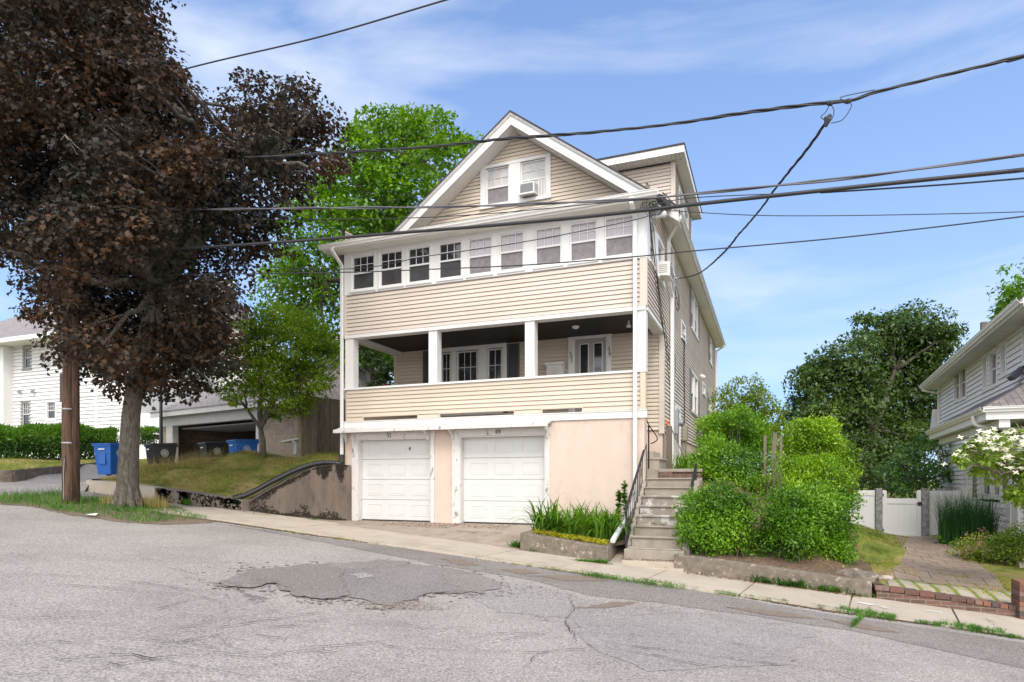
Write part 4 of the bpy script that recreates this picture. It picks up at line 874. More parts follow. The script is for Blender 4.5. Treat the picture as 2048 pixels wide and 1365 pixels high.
# dryer vent, floodlight pair at the corner
b = MB(); b.tube([FR.p(26.4, .0, 4.12), FR.p(26.4, .12, 4.12)], .08, 8); b.tube([FR.p(26.4, .1, 4.14), FR.p(26.4, .16, 4.05)], .07, 8); b.build('vent_hood', M['white'], house)
b = MB(); b.fb(FR, 15.15, 15.25, .0, .12, 6.12, 6.22)
for (du, dn) in ((-.10, .16), (.12, .20)):
    c0 = FR.p(15.2+du, .10, 6.2); c1 = FR.p(15.2+du*1.9, dn+.06, 6.28); b.tube([c0, c0.lerp(c1, .5), c1], [.03, .06, .085], 10)
b.build('floodlight', M['white_clean'], house, smooth=False)
# meters and conduit
b = MB(); b.fb(FR, 18.45, 18.75, .03, .17, 1.32, 1.98); b.build('meter_cabinet', M['metal_grey'], house, bevel=.01)
b = MB(); b.fb(FR, 18.85, 19.02, .03, .15, 1.55, 1.80); b.tube([FR.p(18.93, .15, 1.66), FR.p(18.93, .26, 1.66)], .09, 12); b.build('electric_meter', M['metal_grey'], house)
b = MB(); b.fb(FR, 20.6, 20.95, .03, .16, 1.25, 1.72); b.tube([FR.p(20.7, .08, 1.25), FR.p(20.7, .08, .95), FR.p(21.1, .08, .9), FR.p(21.1, .08, 1.3)], .02, 6); b.build('gas_meter', mat('gas_meter_grey', (.30, .28, .22), .6), house)
b = MB(); b.tube([FR.p(18.35, .07, 5.55), FR.p(18.35, .07, 2.0)], .028, 8); b.tube([FR.p(18.35, .07, 5.55), FR.p(18.35, .10, 5.64), FR.p(18.35, .18, 5.60)], .045, 8); b.build('service_mast', M['metal_grey'], house)
# ------------------------------------------------------------------ walls, steps, planter of the beige lot
# low retaining wall along the pavement (left), splayed wing wall beside the garage
def strip_wall(name, pts_front, zt, zb, th, m, label, cat, inward, bevel=.012, jit=.006, seg=.35, seed=1, split=None):
    """wall following pts_front (x,y) with top zt(i,x) ; thickness th towards inward"""
    r = random.Random(seed); P = []
    for i in range(len(pts_front)-1):
        a = Vector(pts_front[i]); c = Vector(pts_front[i+1]); k = max(1, int((c-a).length/seg))
        for j in range(k): P.append((a.lerp(c, j/k), i+j/k))
    P.append((Vector(pts_front[-1]), len(pts_front)-1))
    def it(arr, f):
        i = min(int(f), len(arr)-2); return arr[i]+(arr[i+1]-arr[i])*(f-i)
    v = []
    inw = Vector(inward)
    for p, f in P:
        q = p+inw*th; t = it(zt, f)+r.uniform(-jit, jit); bt = it(zb, f)
        v += [(p.x, p.y, bt), (p.x+r.uniform(-jit, jit), p.y+r.uniform(-jit, jit), t), (q.x, q.y, t+r.uniform(-jit, jit)), (q.x, q.y, bt)]
    n = len(P); f = [(4*i+k, 4*i+(k+1) % 4, 4*(i+1)+(k+1) % 4, 4*(i+1)+k) for i in range(n-1) for k in range(4)]+[(3, 2, 1, 0), (4*n-4, 4*n-3, 4*n-2, 4*n-1)]
    b = MB(); b.add(v, f); o = b.build(name, m, bevel=bevel); return tag(o, label, cat)
strip_wall('retaining_wall', [(-17.6, 12.2), (-16.3, 12.2), (-14.95, 12.2)], [.02, -.05, -.17], [-.6, -.7, -.9], .36, M['concrete_pale'], 'pale end section of the low concrete wall behind the maple trunk', 'retaining wall', (0, 1))
strip_wall('retaining_wall', [(-14.94, 12.2), (-13.4, 12.2), (-12.0, 12.2)], [-.17, -.32, -.47], [-.9, -1.0, -1.2], .36, M['concrete_dark'], 'low stained concrete wall holding the lawn along the pavement', 'retaining wall', (0, 1))
# wing wall: solid with a stepped, sloping top
wl = [(-11.95, 12.42, -.50), (-11.55, 12.9, -.12), (-11.15, 13.42, .22), (-10.95, 13.66, .36), (-10.60, 14.02, .42), (-10.34, 14.34, .42)]
b = MB(); th = Vector((-.33, .22, 0)); v = []; rw = random.Random(3)
fine = []
for i in range(len(wl)-1):
    a = Vector(wl[i]); c = Vector(wl[i+1]); k = 5
    for j in range(k): fine.append(a.lerp(c, j/k)+Vector((0, 0, rw.uniform(-.02, .012) if i < 3 else 0)))
fine.append(Vector(wl[-1]))
for p in fine:
    q = p+th; v += [(p.x, p.y, -1.6), (p.x+rw.uniform(-.008, .008), p.y+rw.uniform(-.008, .008), p.z), (q.x, q.y, p.z+.02), (q.x, q.y, -1.6)]
n = len(fine)
b.add(v, [(4*i+k, 4*i+(k+1) % 4, 4*(i+1)+(k+1) % 4, 4*(i+1)+k) for i in range(n-1) for k in range(4)]+[(3, 2, 1, 0), (4*n-4, 4*n-3, 4*n-2, 4*n-1)])
wing = tag(b.build('wing_wall', M['concrete_wing'], bevel=.02), 'brown concrete wing wall with sloping top and black moss beside the left garage door', 'retaining wall')
# moss patches as thin lumpy growth on the wall face
def facept(s, z, off):
    i = s*(len(fine)-1); k = min(int(i), len(fine)-2); p = fine[k].lerp(fine[k+1], i-k); nv = Vector((.707, -.707, 0)); return Vector((p.x, p.y, z))+nv*off, p.z
mb = MB()
def mossblob(s0, s1, d0, d1, n, seed):
    r = random.Random(seed)
    for _ in range(n):
        s = r.uniform(s0, s1); q, zt = facept(min(.995, max(0.005, s)), 0, 0); z = zt-d0-(d1-d0)*r.random()**1.7
        if z < -1.5: continue
        q, _z = facept(min(.995, max(.005, s)), z, .006); w = r.uniform(.003, .011); h = w*r.uniform(.8, 3.0)
        u = Vector((.707, .707, 0))
        pts = [q+u*(w*math.cos(a)*r.uniform(.6, 1.2))+Vector((0, 0, h*math.sin(a)*r.uniform(.6, 1.2))) for a in (0, 1, 2.1, 3.1, 4.2, 5.2)]
        mb.add(pts+[q+Vector((.008, -.008, 0))], [(i, (i+1) % 6, 6) for i in range(6)])
rm = random.Random(77)
def streaks(sc, ss, n, dmax, k, seed):
    r = random.Random(seed)
    for _ in range(n):
        s = r.gauss(sc, ss); L_ = dmax*math.exp(-((s-sc)/ss)**2*.4)*r.uniform(.25, 1.0); mossblob(s-.018, s+.018, .01, .02+L_, max(3, int(3.2*k*L_/dmax)), r.random())
streaks(.68, .045, 46, .36, 26, 1); streaks(.87, .035, 30, .50, 22, 2); streaks(.35, .17, 60, .12, 9, 3); streaks(.06, .09, 40, .30, 9, 5); streaks(.15, .1, 40, .20, 9, 6)
for _ in range(700):
    s = rw.random()*.93; q, zt = facept(s, 0, 0); gz = -.80-.30*s+abs(rw.gauss(0, .05))*(1.4+math.sin(s*19)); q, _z = facept(s, gz, .006); w = rw.uniform(.01, .03)
    mb.add([q+Vector((.707, .707, 0))*(w*math.cos(a))+Vector((0, 0, w*math.sin(a))) for a in (0, 1.2, 2.4, 3.6, 4.8)], [(0, 1, 2, 3, 4)])
mb.build('moss', M['moss'], wing)
mb = MB()
for _ in range(1100):
    x = rw.choice([rw.gauss(-14.6, .12), rw.gauss(-13.1, .4), rw.gauss(-12.3, .22), rw.gauss(-13.9, .1)])
    if not (-14.93 < x < -12.02): continue
    zt = -.17+(x+14.94)/(2.94)*-.30; z = zt-.02-.34*rw.random()**1.3; w = rw.uniform(.01, .035)
    mb.add([(x+w*math.cos(a)*rw.uniform(.5, 1.2), 12.19, z+w*math.sin(a)) for a in (0, 1, 2.1, 3.1, 4.2, 5.2)], [(0, 1, 2, 3, 4, 5)])
mb.build('moss', M['moss'], [o_ for o_ in COL.objects if o_.get('label', '').startswith('low stained')][0])
# black corrugated drain pipe
def corr(pts, r, name, m, label, cat, par=None, step=.018):
    P = []
    for i in range(len(pts)-1):
        a = Vector(pts[i]); c = Vector(pts[i+1]); k = max(1, int((c-a).length/step))
        for j in range(k): P.append(a.lerp(c, j/k))
    P.append(Vector(pts[-1])); q = MB(); q.tube(P, [r*(1+.07*math.sin(i*1.57*1.0)) for i in range(len(P))], 14, cap=False)
    return tag(q.build(name, m, par, smooth=True), label, cat)
def smooth_path(pts, it=3):
    P = [Vector(p) for p in pts]
    for _ in range(it):
        Q = [P[0]]
        for i in range(len(P)-1): Q += [P[i].lerp(P[i+1], .25), P[i].lerp(P[i+1], .75)]
        P = Q+[P[-1]]
    return P
pp_ = smooth_path([(-10.62, YF-.09, .62), (-10.62, YF-.10, .44), (-10.74, 14.24, .47), (-11.0, 13.95, .49), (-11.28, 13.52, .36), (-11.70, 13.0, .03), (-12.08, 12.50, -.34), (-12.26, 12.28, -.42)], 3)
dp = empty('drain_pipe', (-11.4, 13.4, .1), 'black corrugated drain pipe running from the downspout down along the wing wall', 'drain pipe')
corr(pp_, .068, 'pipe', M['black_plastic'], None, None, dp)
q = MB(); q.tube([pp_[-1]+Vector((.05, .06, .02)), pp_[-1]+Vector((-.04, -.05, -.02))], .082, 14, cap=False); q.tube([(-10.62, YF-.09, .56), (-10.62, YF-.09, .70)], .075, 12, cap=False); q.build('coupling', M['black_plastic'], dp)

# --- steps
st = empty('concrete_steps', (-2.05, 12.3, -1.5), 'worn grey concrete steps climbing beside the planter to the side door', 'steps')
for k in range(8):
    zt = .06-.19*k; y0 = 14.28-.285*k; rr_ = random.Random(50+k); h = rr_.uniform(-.006, .006)
    b = MB(); b.box(-2.52, -1.55, y0+.02, 15.0 if k == 0 else y0+.40, zt-.21, zt-.035); b.box(-2.53, -1.54, y0-.012, 15.1 if k == 0 else y0+.42, zt-.035, zt+h)
    b.build('step', M['step_peel'] if k in (2, 3, 4) else M['step'], st, bevel=.012)
b = MB(); b.box(-2.60, -1.48, 12.27, 12.60, -1.7, -1.32+.015); b.build('step', M['step'], st, bevel=.015)
# landing riser: brick cheek with concrete cap, second landing
b = MB(); b.box(-2.62, -1.42, 14.98, 15.0+.25, .0, .20); b.box(-2.35, -2.05, 14.9, 14.98, .06, .20)
b.build('landing_riser', M['brick'], st)
b = MB(); b.box(-2.66, -1.40, 14.93, 17.4, .20, .27); b.box(-2.62, -2.36, 14.75, 14.93, .0, .262); b.build('landing', M['step'], st, bevel=.01)
# porch side steps
b = MB(); b.box(-3.05, -2.45, 15.5, 16.7, .27, .50); b.box(-3.05, -2.62, 15.7, 16.8, .50, .72); b.box(-3.05, -2.42, 15.48, 16.7, .50, .55)
tag(b.build('porch_steps', M['concrete_pale'], bevel=.01), 'short pale steps at the top landing leading up to the porch', 'steps')
# --- planter box
pl = empty('planter_box', (-3.7, 12.0, -1.5), 'low concrete planter wall full of daylily leaves in front of the garage wall', 'planter')
X0, X1 = -4.62, -2.84
def zt_(x): return -1.03+(x-X0)*(-.23)/(X1-X0)
b = MB(); v = []; n = 12
for i in range(n+1):
    x = X0+(X1-X0)*i/n; y = 11.98+(.02*math.sin(i*.8)); j = rw.uniform(-.008, .008)
    v += [(x, y, -1.75), (x, y+j, zt_(x)+j), (x, y+.24, zt_(x)+j*.5), (x, y+.24, -1.75)]
b.add(v, [(4*i+k, 4*i+(k+1) % 4, 4*(i+1)+(k+1) % 4, 4*(i+1)+k) for i in range(n) for k in range(4)]+[(3, 2, 1, 0), (4*n, 4*n+1, 4*n+2, 4*n+3)])
b.add([(X1-.22, 12.221, -1.75), (X1, 12.221, -1.75), (X1, 12.75, -1.75), (X1-.22, 12.75, -1.75), (X1-.22, 12.221, zt_(X1)), (X1, 12.221, zt_(X1)), (X1, 12.75, -1.21), (X1-.22, 12.75, -1.21)], [(0, 3, 2, 1), (4, 5, 6, 7), (0, 1, 5, 4), (1, 2, 6, 5), (2, 3, 7, 6), (3, 0, 4, 7)])
b.add([(X0, 12.221, -1.75), (X0+.2, 12.221, -1.75), (X0+.2, 13.6, -1.5), (X0, 13.6, -1.5), (X0, 12.221, zt_(X0)), (X0+.2, 12.221, zt_(X0)), (X0+.2, 13.6, -.98), (X0, 13.6, -1.0)], [(0, 3, 2, 1), (4, 5, 6, 7), (0, 1, 5, 4), (1, 2, 6, 5), (2, 3, 7, 6), (3, 0, 4, 7)])
b.build('planter_wall', M['concrete'], pl, bevel=.015)
b = MB(); b.add([(X0+.1, 12.2, -1.06), (X1-.1, 12.2, -1.28), (-2.62, 12.7, -1.25), (-2.58, 14.4, -1.0), (X0+.1, 14.4, -.98)], [(0, 1, 2, 3, 4)]); b.build('planter_soil', M['soil'], pl)
# side wall carrying the steps' left edge
b = MB(); b.prism([(-2.62, 12.55, -1.7), (-2.62, 14.9, -1.7), (-2.62, 14.9, .03), (-2.62, 14.28, -.02), (-2.62, 12.55, -1.24)], (.09, 0, 0)); b.build('cheek_wall', M['step'], st, bevel=.01)
b = MB(); b.prism([(-1.54, 12.45, -1.7), (-1.54, 15, -1.7), (-1.54, 15, .06), (-1.54, 14.28, -.0), (-1.54, 12.45, -1.26)], (.14, 0, 0)); b.build('cheek_wall', M['step'], st, bevel=.01)
# --- wrought iron railing, left of the steps
def railing(name, x, ya, yb, za, zb, h, label, nb=9, scroll=(3, 6)):
    rl = empty(name, (x, ya, za), label, 'railing')
    def zb_(y): return za+(zb-za)*(y-ya)/(yb-ya)
    q = MB(); q.bar((x, ya-.02, zb_(ya)+h), (x, yb, zb_(yb)+h), .045, .028); q.tube([(x, ya-.02, zb_(ya)+h), (x, ya-.07, zb_(ya)+h-.04), (x, ya-.05, zb_(ya)+h-.09)], .016, 6)
    q.build('handrail', M['black_metal'], rl)
    q = MB(); q.bar((x, ya, zb_(ya)+.10), (x, yb, zb_(yb)+.10), .022, .015); q.build('bottom_rail', M['black_metal'], rl)
    for y in (ya, yb):
        q = MB(); q.box(x-.018, x+.018, y-.018, y+.018, zb_(y)-.12, zb_(y)+h); q.build('post', M['black_metal'], rl)
    for i in range(1, nb):
        y = ya+(yb-ya)*i/nb; z0, z1 = zb_(y)+.10, zb_(y)+h; q = MB()
        if i in scroll:
            for s_ in (-1, 1):
                pts = [(x, y+s_*(.028+.022*math.sin(t*math.pi*4)), z0+(z1-z0)*t) for t in [j/28 for j in range(29)]]; q.tube(pts, .008, 5)
        else: q.box(x-.007, x+.007, y-.007, y+.007, z0, z1)
        q.build('baluster', M['black_metal'], rl)
    return rl
railing('iron_railing', -2.60, 12.5, 14.62, -1.36, .02, .80, 'black wrought iron railing with scrolls on the left edge of the steps', 11, (4, 8))
rl2 = empty('iron_railing', (-2.60, 15.05, .3), 'thin black iron rail with a curled end on the top landing by the house corner', 'railing')
b = MB(); b.box(-2.615, -2.585, 14.98, 15.01, -.1, 1.28); b.build('post', M['black_metal'], rl2)
b = MB(); b.tube(smooth_path([(-2.62, 14.7, 1.45), (-2.6, 15.0, 1.28), (-2.5, 15.3, 1.10), (-2.44, 15.35, .98), (-2.5, 15.2, .90), (-2.56, 15.05, .86)]), .014, 6); b.build('handrail', M['black_metal'], rl2)
railing('iron_railing', -1.50, 13.45, 14.55, -.62, .02, .34, 'short black iron railing half hidden by the privet on the right of the steps', 5, ())

# --- odds by the side door
b = MB(); b.box(-2.50, -2.36, 16.96, 17.10, .25, 1.42)
wp = tag(b.build('timber_post', M['wood_grey'], bevel=.008), 'weathered grey timber post leaning on the house corner by the side door', 'post')
b = MB(); b.tube([(-2.46, 16.93, 1.42), (-2.46, 16.93, 1.53), (-2.49, 16.93, 1.58)], [.025, .03, .008], 8); tag(b.build('orange_cap', M['orange']), 'small orange plastic cap on top of the timber post', 'cap')
sh = empty('snow_shovel', (-1.9, 16.4, .27), 'shovel leaning against the wall beside the white side door', 'shovel')
b = MB(); b.tube([(-2.42, 17.3, 1.40), (-1.94, 16.5, .48)], .014, 8); b.build('handle', M['wood_grey'], sh)
b = MB(); b.add([(-2.04, 16.47, .52), (-1.84, 16.43, .52), (-1.80, 16.33, .275), (-2.02, 16.37, .275), (-2.04, 16.52, .52), (-1.84, 16.48, .52), (-1.80, 16.38, .275), (-2.02, 16.42, .275)], [(0, 1, 2, 3), (7, 6, 5, 4), (0, 4, 5, 1), (1, 5, 6, 2), (2, 6, 7, 3), (3, 7, 4, 0)]); b.build('blade', M['black_plastic'], sh)
# air conditioners
def aircon(fr, u, z, w, h, dep, label):
    a = empty('air_conditioner', fr.p(u+w/2, .02, z), label, 'air conditioner', 'window air conditioners of the beige house')
    q = MB(); v = [fr.p(u, -.02, z+.03), fr.p(u+w, -.02, z+.03), fr.p(u+w, dep, z), fr.p(u, dep, z)]; v += [fr.p(u, -.02, z+h), fr.p(u+w, -.02, z+h), fr.p(u+w, dep, z+h-.03), fr.p(u, dep, z+h-.03)]
    q.add(v, [(0, 3, 2, 1), (4, 5, 6, 7), (0, 1, 5, 4), (1, 2, 6, 5), (2, 3, 7, 6), (3, 0, 4, 7)])
    q.fb(fr, u-.01, u+w+.01, dep-.05, dep+.004, z-.012, z+.02); q.build('casing', M['ac_white'], a, bevel=.006)
    q = MB(); n = 16
    q.fb(fr, u+.035, u+w-.035, dep-.002, dep+.003, z+.04, z+h-.06)
    for i in range(n):
        zz = z+.045+(h-.115)*i/n; q.fb(fr, u+.035, u+w-.035, dep+.003, dep+.009, zz, zz+.009)
    for i in range(5):
        zz = z+.08+i*.045
        for uu in (u-.0025, u+w+.0005): q.fb(fr, uu, uu+.002, dep-.28 if dep > .3 else .05, dep-.06, zz, zz+.018)
    q.build('grille', M['ac_grille'], a)
    return a
aircon(FM, -6.44, 7.91, .44, .34, .27, 'square white air conditioner in the right window of the front gable')
ac2 = aircon(FR, 15.98, 5.0, .50, .37, .30, 'white air conditioner sticking out of the side window near the sunroom corner')
b = MB()
for i in range(5): b.fb(FM, -5.98+i*.045, -5.95+i*.045, -.03, .012, 7.90, 8.36)
tag(b.build('accordion_panel', M['white_clean']), 'narrow pleated white panel beside the gable air conditioner', 'window panel')
# mailbox on the porch
mbx = empty('mailbox', (-5.4, 16.75, 2.5), 'cream lattice fronted mailbox on the porch wall left of the front door', 'mailbox')
b = MB(); b.fb(FM, -5.66, -5.20, .02, .24, 2.35, 3.14); b.build('body', M['white'], mbx, bevel=.01)
b = MB(); b.fb(FM, -5.70, -5.16, .02, .28, 3.14, 3.19); b.fb(FM, -5.68, -5.18, .02, .265, 3.19, 3.22); b.build('lid', M['white'], mbx, bevel=.008)
b = MB()
for i in range(8):
    for k in range(2): b.bar(FM.p(-5.63+i*.05, .243, 2.80), FM.p(-5.63+i*.05+(.16 if k else -.0), .243, 3.08 if k else 3.08), .006, .004, (0, 1, 0)) if i < 6 else None
b.build('lattice', M['trim_cream'], mbx)
b = MB(); b.tube([(-9.6, 15.0, 2.44), (-9.6, 15.0, 2.56)], [.20, .235], 16); tag(b.build('flower_pot', M['red']), 'red tub standing behind the porch railing at its left end', 'tub')

# ------------------------------------------------------------------ utility pole and cables
PX_, PY_ = -14.9, 9.92
po = empty('utility_pole', (PX_, PY_, zs(PX_)), 'brown wooden utility pole with a grey box standing in the verge', 'utility pole')
b = MB(); n = 26; b.tube([(PX_+.012*math.sin(i*.9), PY_, zs(PX_)-.2+i*.42) for i in range(n)], [.128-.0022*i for i in range(n)], 18); b.build('shaft', M['pole'], po, smooth=True)
b = MB(); b.tube([(PX_+.15, PY_+.08, zs(PX_)-.2), (PX_+.13, PY_+.08, 6.5)], [.085, .07], 12); b.build('stub_post', M['pole'], po, smooth=True)
p0 = WY(117, 770, 9.85); b = MB(); b.box(p0.x-.12, p0.x+.14, 9.95, 10.2, 1.82, 2.48); b.build('terminal_box', mat('box_brown_grey', (.085, .07, .062), .6), po, bevel=.01)
b = MB(); b.box(PX_-.6, PX_+.6, PY_-.2, PY_-.09, 8.55, 8.67); b.build('crossarm', M['pole'], po)
b = MB(); b.tube([(PX_+.07, PY_-.14, zs(PX_)+.1), (PX_+.06, PY_-.142, .2), (PX_+.08, PY_-.135, .5)], .006, 5); b.build('ground_wire', M['metal_grey'], po)
for (z, w) in ((.85, .03), (1.62, .03)):
    b = MB(); b.tube([(PX_, PY_, z), (PX_, PY_, z+w)], .128, 16); b.build('steel_band', M['metal_grey'], po)
def cat(pts, n=40):
    """smooth curve through control points (Catmull-Rom)"""
    P = [Vector(p) for p in pts]; P = [P[0]*2-P[1]]+P+[P[-1]*2-P[-2]]; o = []
    m = len(P)-3; per = max(2, n//m)
    for i in range(m):
        a, c, d, e = P[i:i+4]
        for j in range(per):
            t = j/per; o.append(.5*((2*c)+(d-a)*t+(2*a-5*c+4*d-e)*t*t+(-a+3*c-3*d+e)*t*t*t))
    o.append(P[-2]); return o
def cable(label, pts, r, m='cable', strands=1, pitch=.9, gap=1.2, group='overhead cables', seed=0, cat_='cable', n=60, name='overhead_cable'):
    pts = list(pts)
    if name == 'overhead_cable' and Vector(pts[-1]).x > 3: pts.append(Vector(pts[-1])+(Vector(pts[-1])-Vector(pts[-2])).normalized()*13)
    c = cat(pts, n); q = MB(); rnd = random.Random(seed)
    if strands == 1: q.tube(c, r, 6)
    else:
        for s_ in range(strands):
            ph = 2*math.pi*s_/strands; P = []; dist = 0; cc = cat(pts, 240)
            for i, p in enumerate(cc):
                if i: dist += (p-cc[i-1]).length
                d = (cc[min(i+1, len(cc)-1)]-cc[max(0, i-1)]).normalized(); x = d.cross(Vector((0, 0, 1))).normalized(); y = d.cross(x)
                a = ph+dist*2*math.pi/pitch; g = gap*r*(1+.35*math.sin(dist*1.7+s_))
                P.append(p+x*math.cos(a)*g+y*math.sin(a)*g)
            q.tube(P, r, 5)
    return tag(q.build(name, M[m], smooth=True), label, cat_, group)
YW = 9.6
def wp_(l, Y=YW): return [WY(x, y, Y) for x, y in l]
left = lambda z: [(PX_, PY_-.1, z)]
cable('single black cable crossing the sky at the top of the picture, nearest the top edge', left(8.62)+wp_([(395, 132), (640, 74), (893, 0)], 9.5)+wp_([(1300, -120)], 9.5)[:1]+wp_([(2300, -420)], 9.5), .014)
cable('thick twisted black cable sweeping over the gable to the splice in the sky', left(7.25)+wp_([(470, 316), (690, 305), (860, 294), (1000, 279), (1100, 272), (1300, 254), (1500, 225), (1640, 207), (1700, 202), (1760, 183), (1900, 148), (2048, 112), (2300, 40)], 9.7), .0125, strands=3, pitch=1.1, gap=1.0)
cable('grey cable passing just under the gable windows and on to the right edge', left(6.25)+wp_([(350, 419), (620, 417), (900, 414), (1150, 405), (1300, 397), (1390, 388), (1700, 356), (2048, 310), (2300, 275)]), .013, 'cable_grey', strands=2, pitch=3, gap=.9)
cable('thickest black cable, bound with a spiral wire, crossing in front of the sunroom gutter', left(5.15)+wp_([(330, 500), (600, 482), (800, 466), (1000, 450), (1200, 431), (1400, 408), (1640, 382), (1850, 360), (2048, 340), (2300, 312)]), .027)
cable('thin black cable leaving the thick bound cable and ending at the right edge', wp_([(1640, 386), (1750, 379), (1900, 369), (2048, 357), (2300, 335)], 9.65), .011)
cable('thin cable sagging almost level from the house corner to the right edge', [WY(1318, 420, 14.2)]+wp_([(1480, 430), (1640, 432), (1850, 429), (2048, 424), (2300, 414)], 11.5), .008)
cable('lowest thin cable crossing the sunroom windows and rising to the right edge', left(4.65)+wp_([(640, 546), (860, 539), (1060, 530), (1290, 512), (1390, 502), (1640, 480), (1850, 457), (2048, 433), (2300, 400)], 9.4), .009)
cable('thin cable slanting across the left sunroom windows up to the house corner', left(5.2)+wp_([(640, 539), (860, 512), (1060, 482), (1270, 440)], 11.0)+[WY(1306, 425, 14.25)], .008)
cable('thin grey wire crossing the gable to the knot at the house corner', left(5.9)+wp_([(500, 440), (800, 437), (1000, 426), (1200, 407)], 10.5)+[WY(1300, 400, 14.2)], .008)
cable('thin wire from the house corner to the grey cable on the right', [WY(1306, 410, 14.2)]+wp_([(1390, 396), (1640, 385)], 10.2), .008)
# service drop from the splice
sp_ = WY(1655, 240, 9.7)
cable('twisted service drop hanging from the splice down to the side wall bracket', [sp_, WY(1634, 272, 9.9), WY(1600, 317, 10.3), WY(1556, 371, 10.9), WY(1517, 424, 11.6), WY(1477, 470, 12.4), WY(1446, 507, 13.3), WY(1398, 547, 15.5), FR.p(18.35, .22, 5.62)], .010, strands=3, pitch=.6, gap=1.0)
sl = empty('cable_splice', sp_, 'black splice clamps and loose loops where the service drop leaves the twisted cable', 'cable splice')
b = MB()
for (x, y) in ((1661, 207), (1696, 203)):
    c = WY(x, y, 9.7); b.tube([c-Vector((.045, 0, .0)), c, c+Vector((.045, 0, .005))], [.02, .038, .02], 8)
b.build('clamp', M['cable'], sl)
b = MB(); c = WY(1655, 241, 9.7); b.tube([c+Vector((.03, 0, .07)), c+Vector((0, 0, 0)), c-Vector((.02, 0, .08))], [.02, .045, .02], 8); b.tube([c+Vector((-.04, 0, .03)), c+Vector((.05, 0, .05))], .02, 6); b.build('insulator', M['cable'], sl)
for l in ([(1661, 208), (1668, 222), (1664, 238), (1655, 245)], [(1700, 204), (1702, 215), (1685, 240), (1662, 247)], [(1659, 210), (1652, 224), (1642, 234), (1648, 240)], [(1700, 204), (1680, 196), (1720, 186), (1750, 180)]):
    b = MB(); b.tube(cat(wp_(l, 9.7), 20), .006, 5); b.build('loop', M['cable'], sl)
# knot of wires at the house corner
kn = empty('wire_bundle', (-2.4, 14.25, 6.1), 'tangled knot of black wires hanging at the upper house corner', 'wire bundle')
rk = random.Random(9); c0 = WY(1306, 410, 14.12)
for i in range(9):
    b = MB(); r_ = rk.uniform(.07, .24); cx = c0.x+rk.uniform(-.12, .18); cz = c0.z+rk.uniform(-.14, .08)
    b.tube([(cx+r_*math.cos(a)*rk.uniform(.85, 1.1), c0.y+.05*math.sin(a*2+i), cz+r_*.85*math.sin(a)) for a in [j*.42 for j in range(16)]], .006, 5); b.build('loop', M['cable'], kn)
for (x, y, x2, y2) in ((1300, 405, 1300, 440), (1296, 395, 1335, 390), (1325, 385, 1352, 412)):
    b = MB(); b.tube([WY(x, y, 14.1), WY((x+x2)/2, (y+y2)/2, 14.1), WY(x2, y2, 14.15)], .012, 5); b.build('bracket_arm', M['cable'], kn)
for i, l in enumerate(([(14.45, 6.15), (14.9, 5.6), (15.6, 4.9), (16.5, 4.0), (17.6, 3.6)], [(14.5, 6.1), (15.2, 5.3), (15.9, 4.6), (16.9, 3.6), (17.7, 2.6)], [(14.42, 6.2), (14.7, 5.5), (15.4, 4.6), (16.3, 3.9), (17.5, 3.2)], [(14.55, 6.0), (15.0, 5.8), (15.7, 4.7), (16.8, 3.9), (17.65, 3.0)])):
    b = MB(); b.tube(cat([FR.p(y, .035+.012*i, z) for y, z in l], 24), .007, 5); tag(b.build('wall_cable', M['cable']), ['uppermost', 'steepest', 'leftmost', 'straightest'][i]+' thin black cable running down the side siding from the corner knot', 'cable', 'cables stapled to the side wall')
b = MB(); b.tube(cat([FR.p(20.9, .05, 4.6), FR.p(20.8, .05, 3.5), FR.p(20.95, .05, 2.3), FR.p(20.8, .05, 1.6)], 20), .014, 5)
for i in range(40):
    z = 4.6-i*.07; b.tube([FR.p(20.9+.12*math.sin(i*2.3), .05, z), FR.p(20.9+.12*math.sin(i*2.3+2), .07, z-.06)], .008, 4)
tag(b.build('wall_cable', M['cable']), 'bunched black cables hanging below the small side window to the gas meter', 'cable', 'cables stapled to the side wall')
b = MB(); b.tube(cat([FR.p(18.35, .08, 5.5), FR.p(18.6, .12, 5.1), FR.p(19.3, .1, 5.0), FR.p(19.4, .08, 5.4), FR.p(18.7, .07, 5.5), FR.p(18.5, .09, 5.0), FR.p(19.1, .1, 4.9), FR.p(19.2, .08, 5.35)], 50), .009, 5)
tag(b.build('drip_loop', M['cable']), 'coiled black drip loops under the service bracket on the side wall', 'cable')
b = MB(); b.tube(cat([FR.p(18.3, .06, 5.4), FR.p(18.2, .05, 4.2), FR.p(18.9, .05, 3.3), FR.p(18.5, .05, 2.7), FR.p(18.6, .05, 2.0)], 30), .008, 5)
tag(b.build('wall_cable', M['cable']), 'loose black cable bowing beside the white downspout on the side wall', 'cable', 'cables stapled to the side wall')

# ------------------------------------------------------------------ right lot: brick edging, gate, fence
be = empty('brick_edging', (2.4, 12.1, -1.8), 'low red brick edging wall at the foot of the right garden path', 'brick wall')
b = MB(); v = []; n = 14
for i in range(n+1):
    x = 1.62+(4.9-1.62)*i/n; zt = -1.79-(x-1.62)*.10; v += [(x, 12.02, -2.6), (x, 12.02, zt), (x, 12.30, zt), (x, 12.30, -2.6)]
b.add(v, [(4*i+k, 4*i+(k+1) % 4, 4*(i+1)+(k+1) % 4, 4*(i+1)+k) for i in range(n) for k in range(4)]+[(3, 2, 1, 0), (4*n, 4*n+1, 4*n+2, 4*n+3)])
b.build('wall_course', M['brick'], be)
bm_ = [mat('brick_%d' % i, c, .9, .25, 14, bump=.5, bscale=40) for i, c in enumerate([(.22, .10, .065), (.165, .08, .06), (.085, .072, .068), (.20, .125, .10), (.12, .07, .055)])]
x = 1.60; rb = random.Random(5)
b = MB()
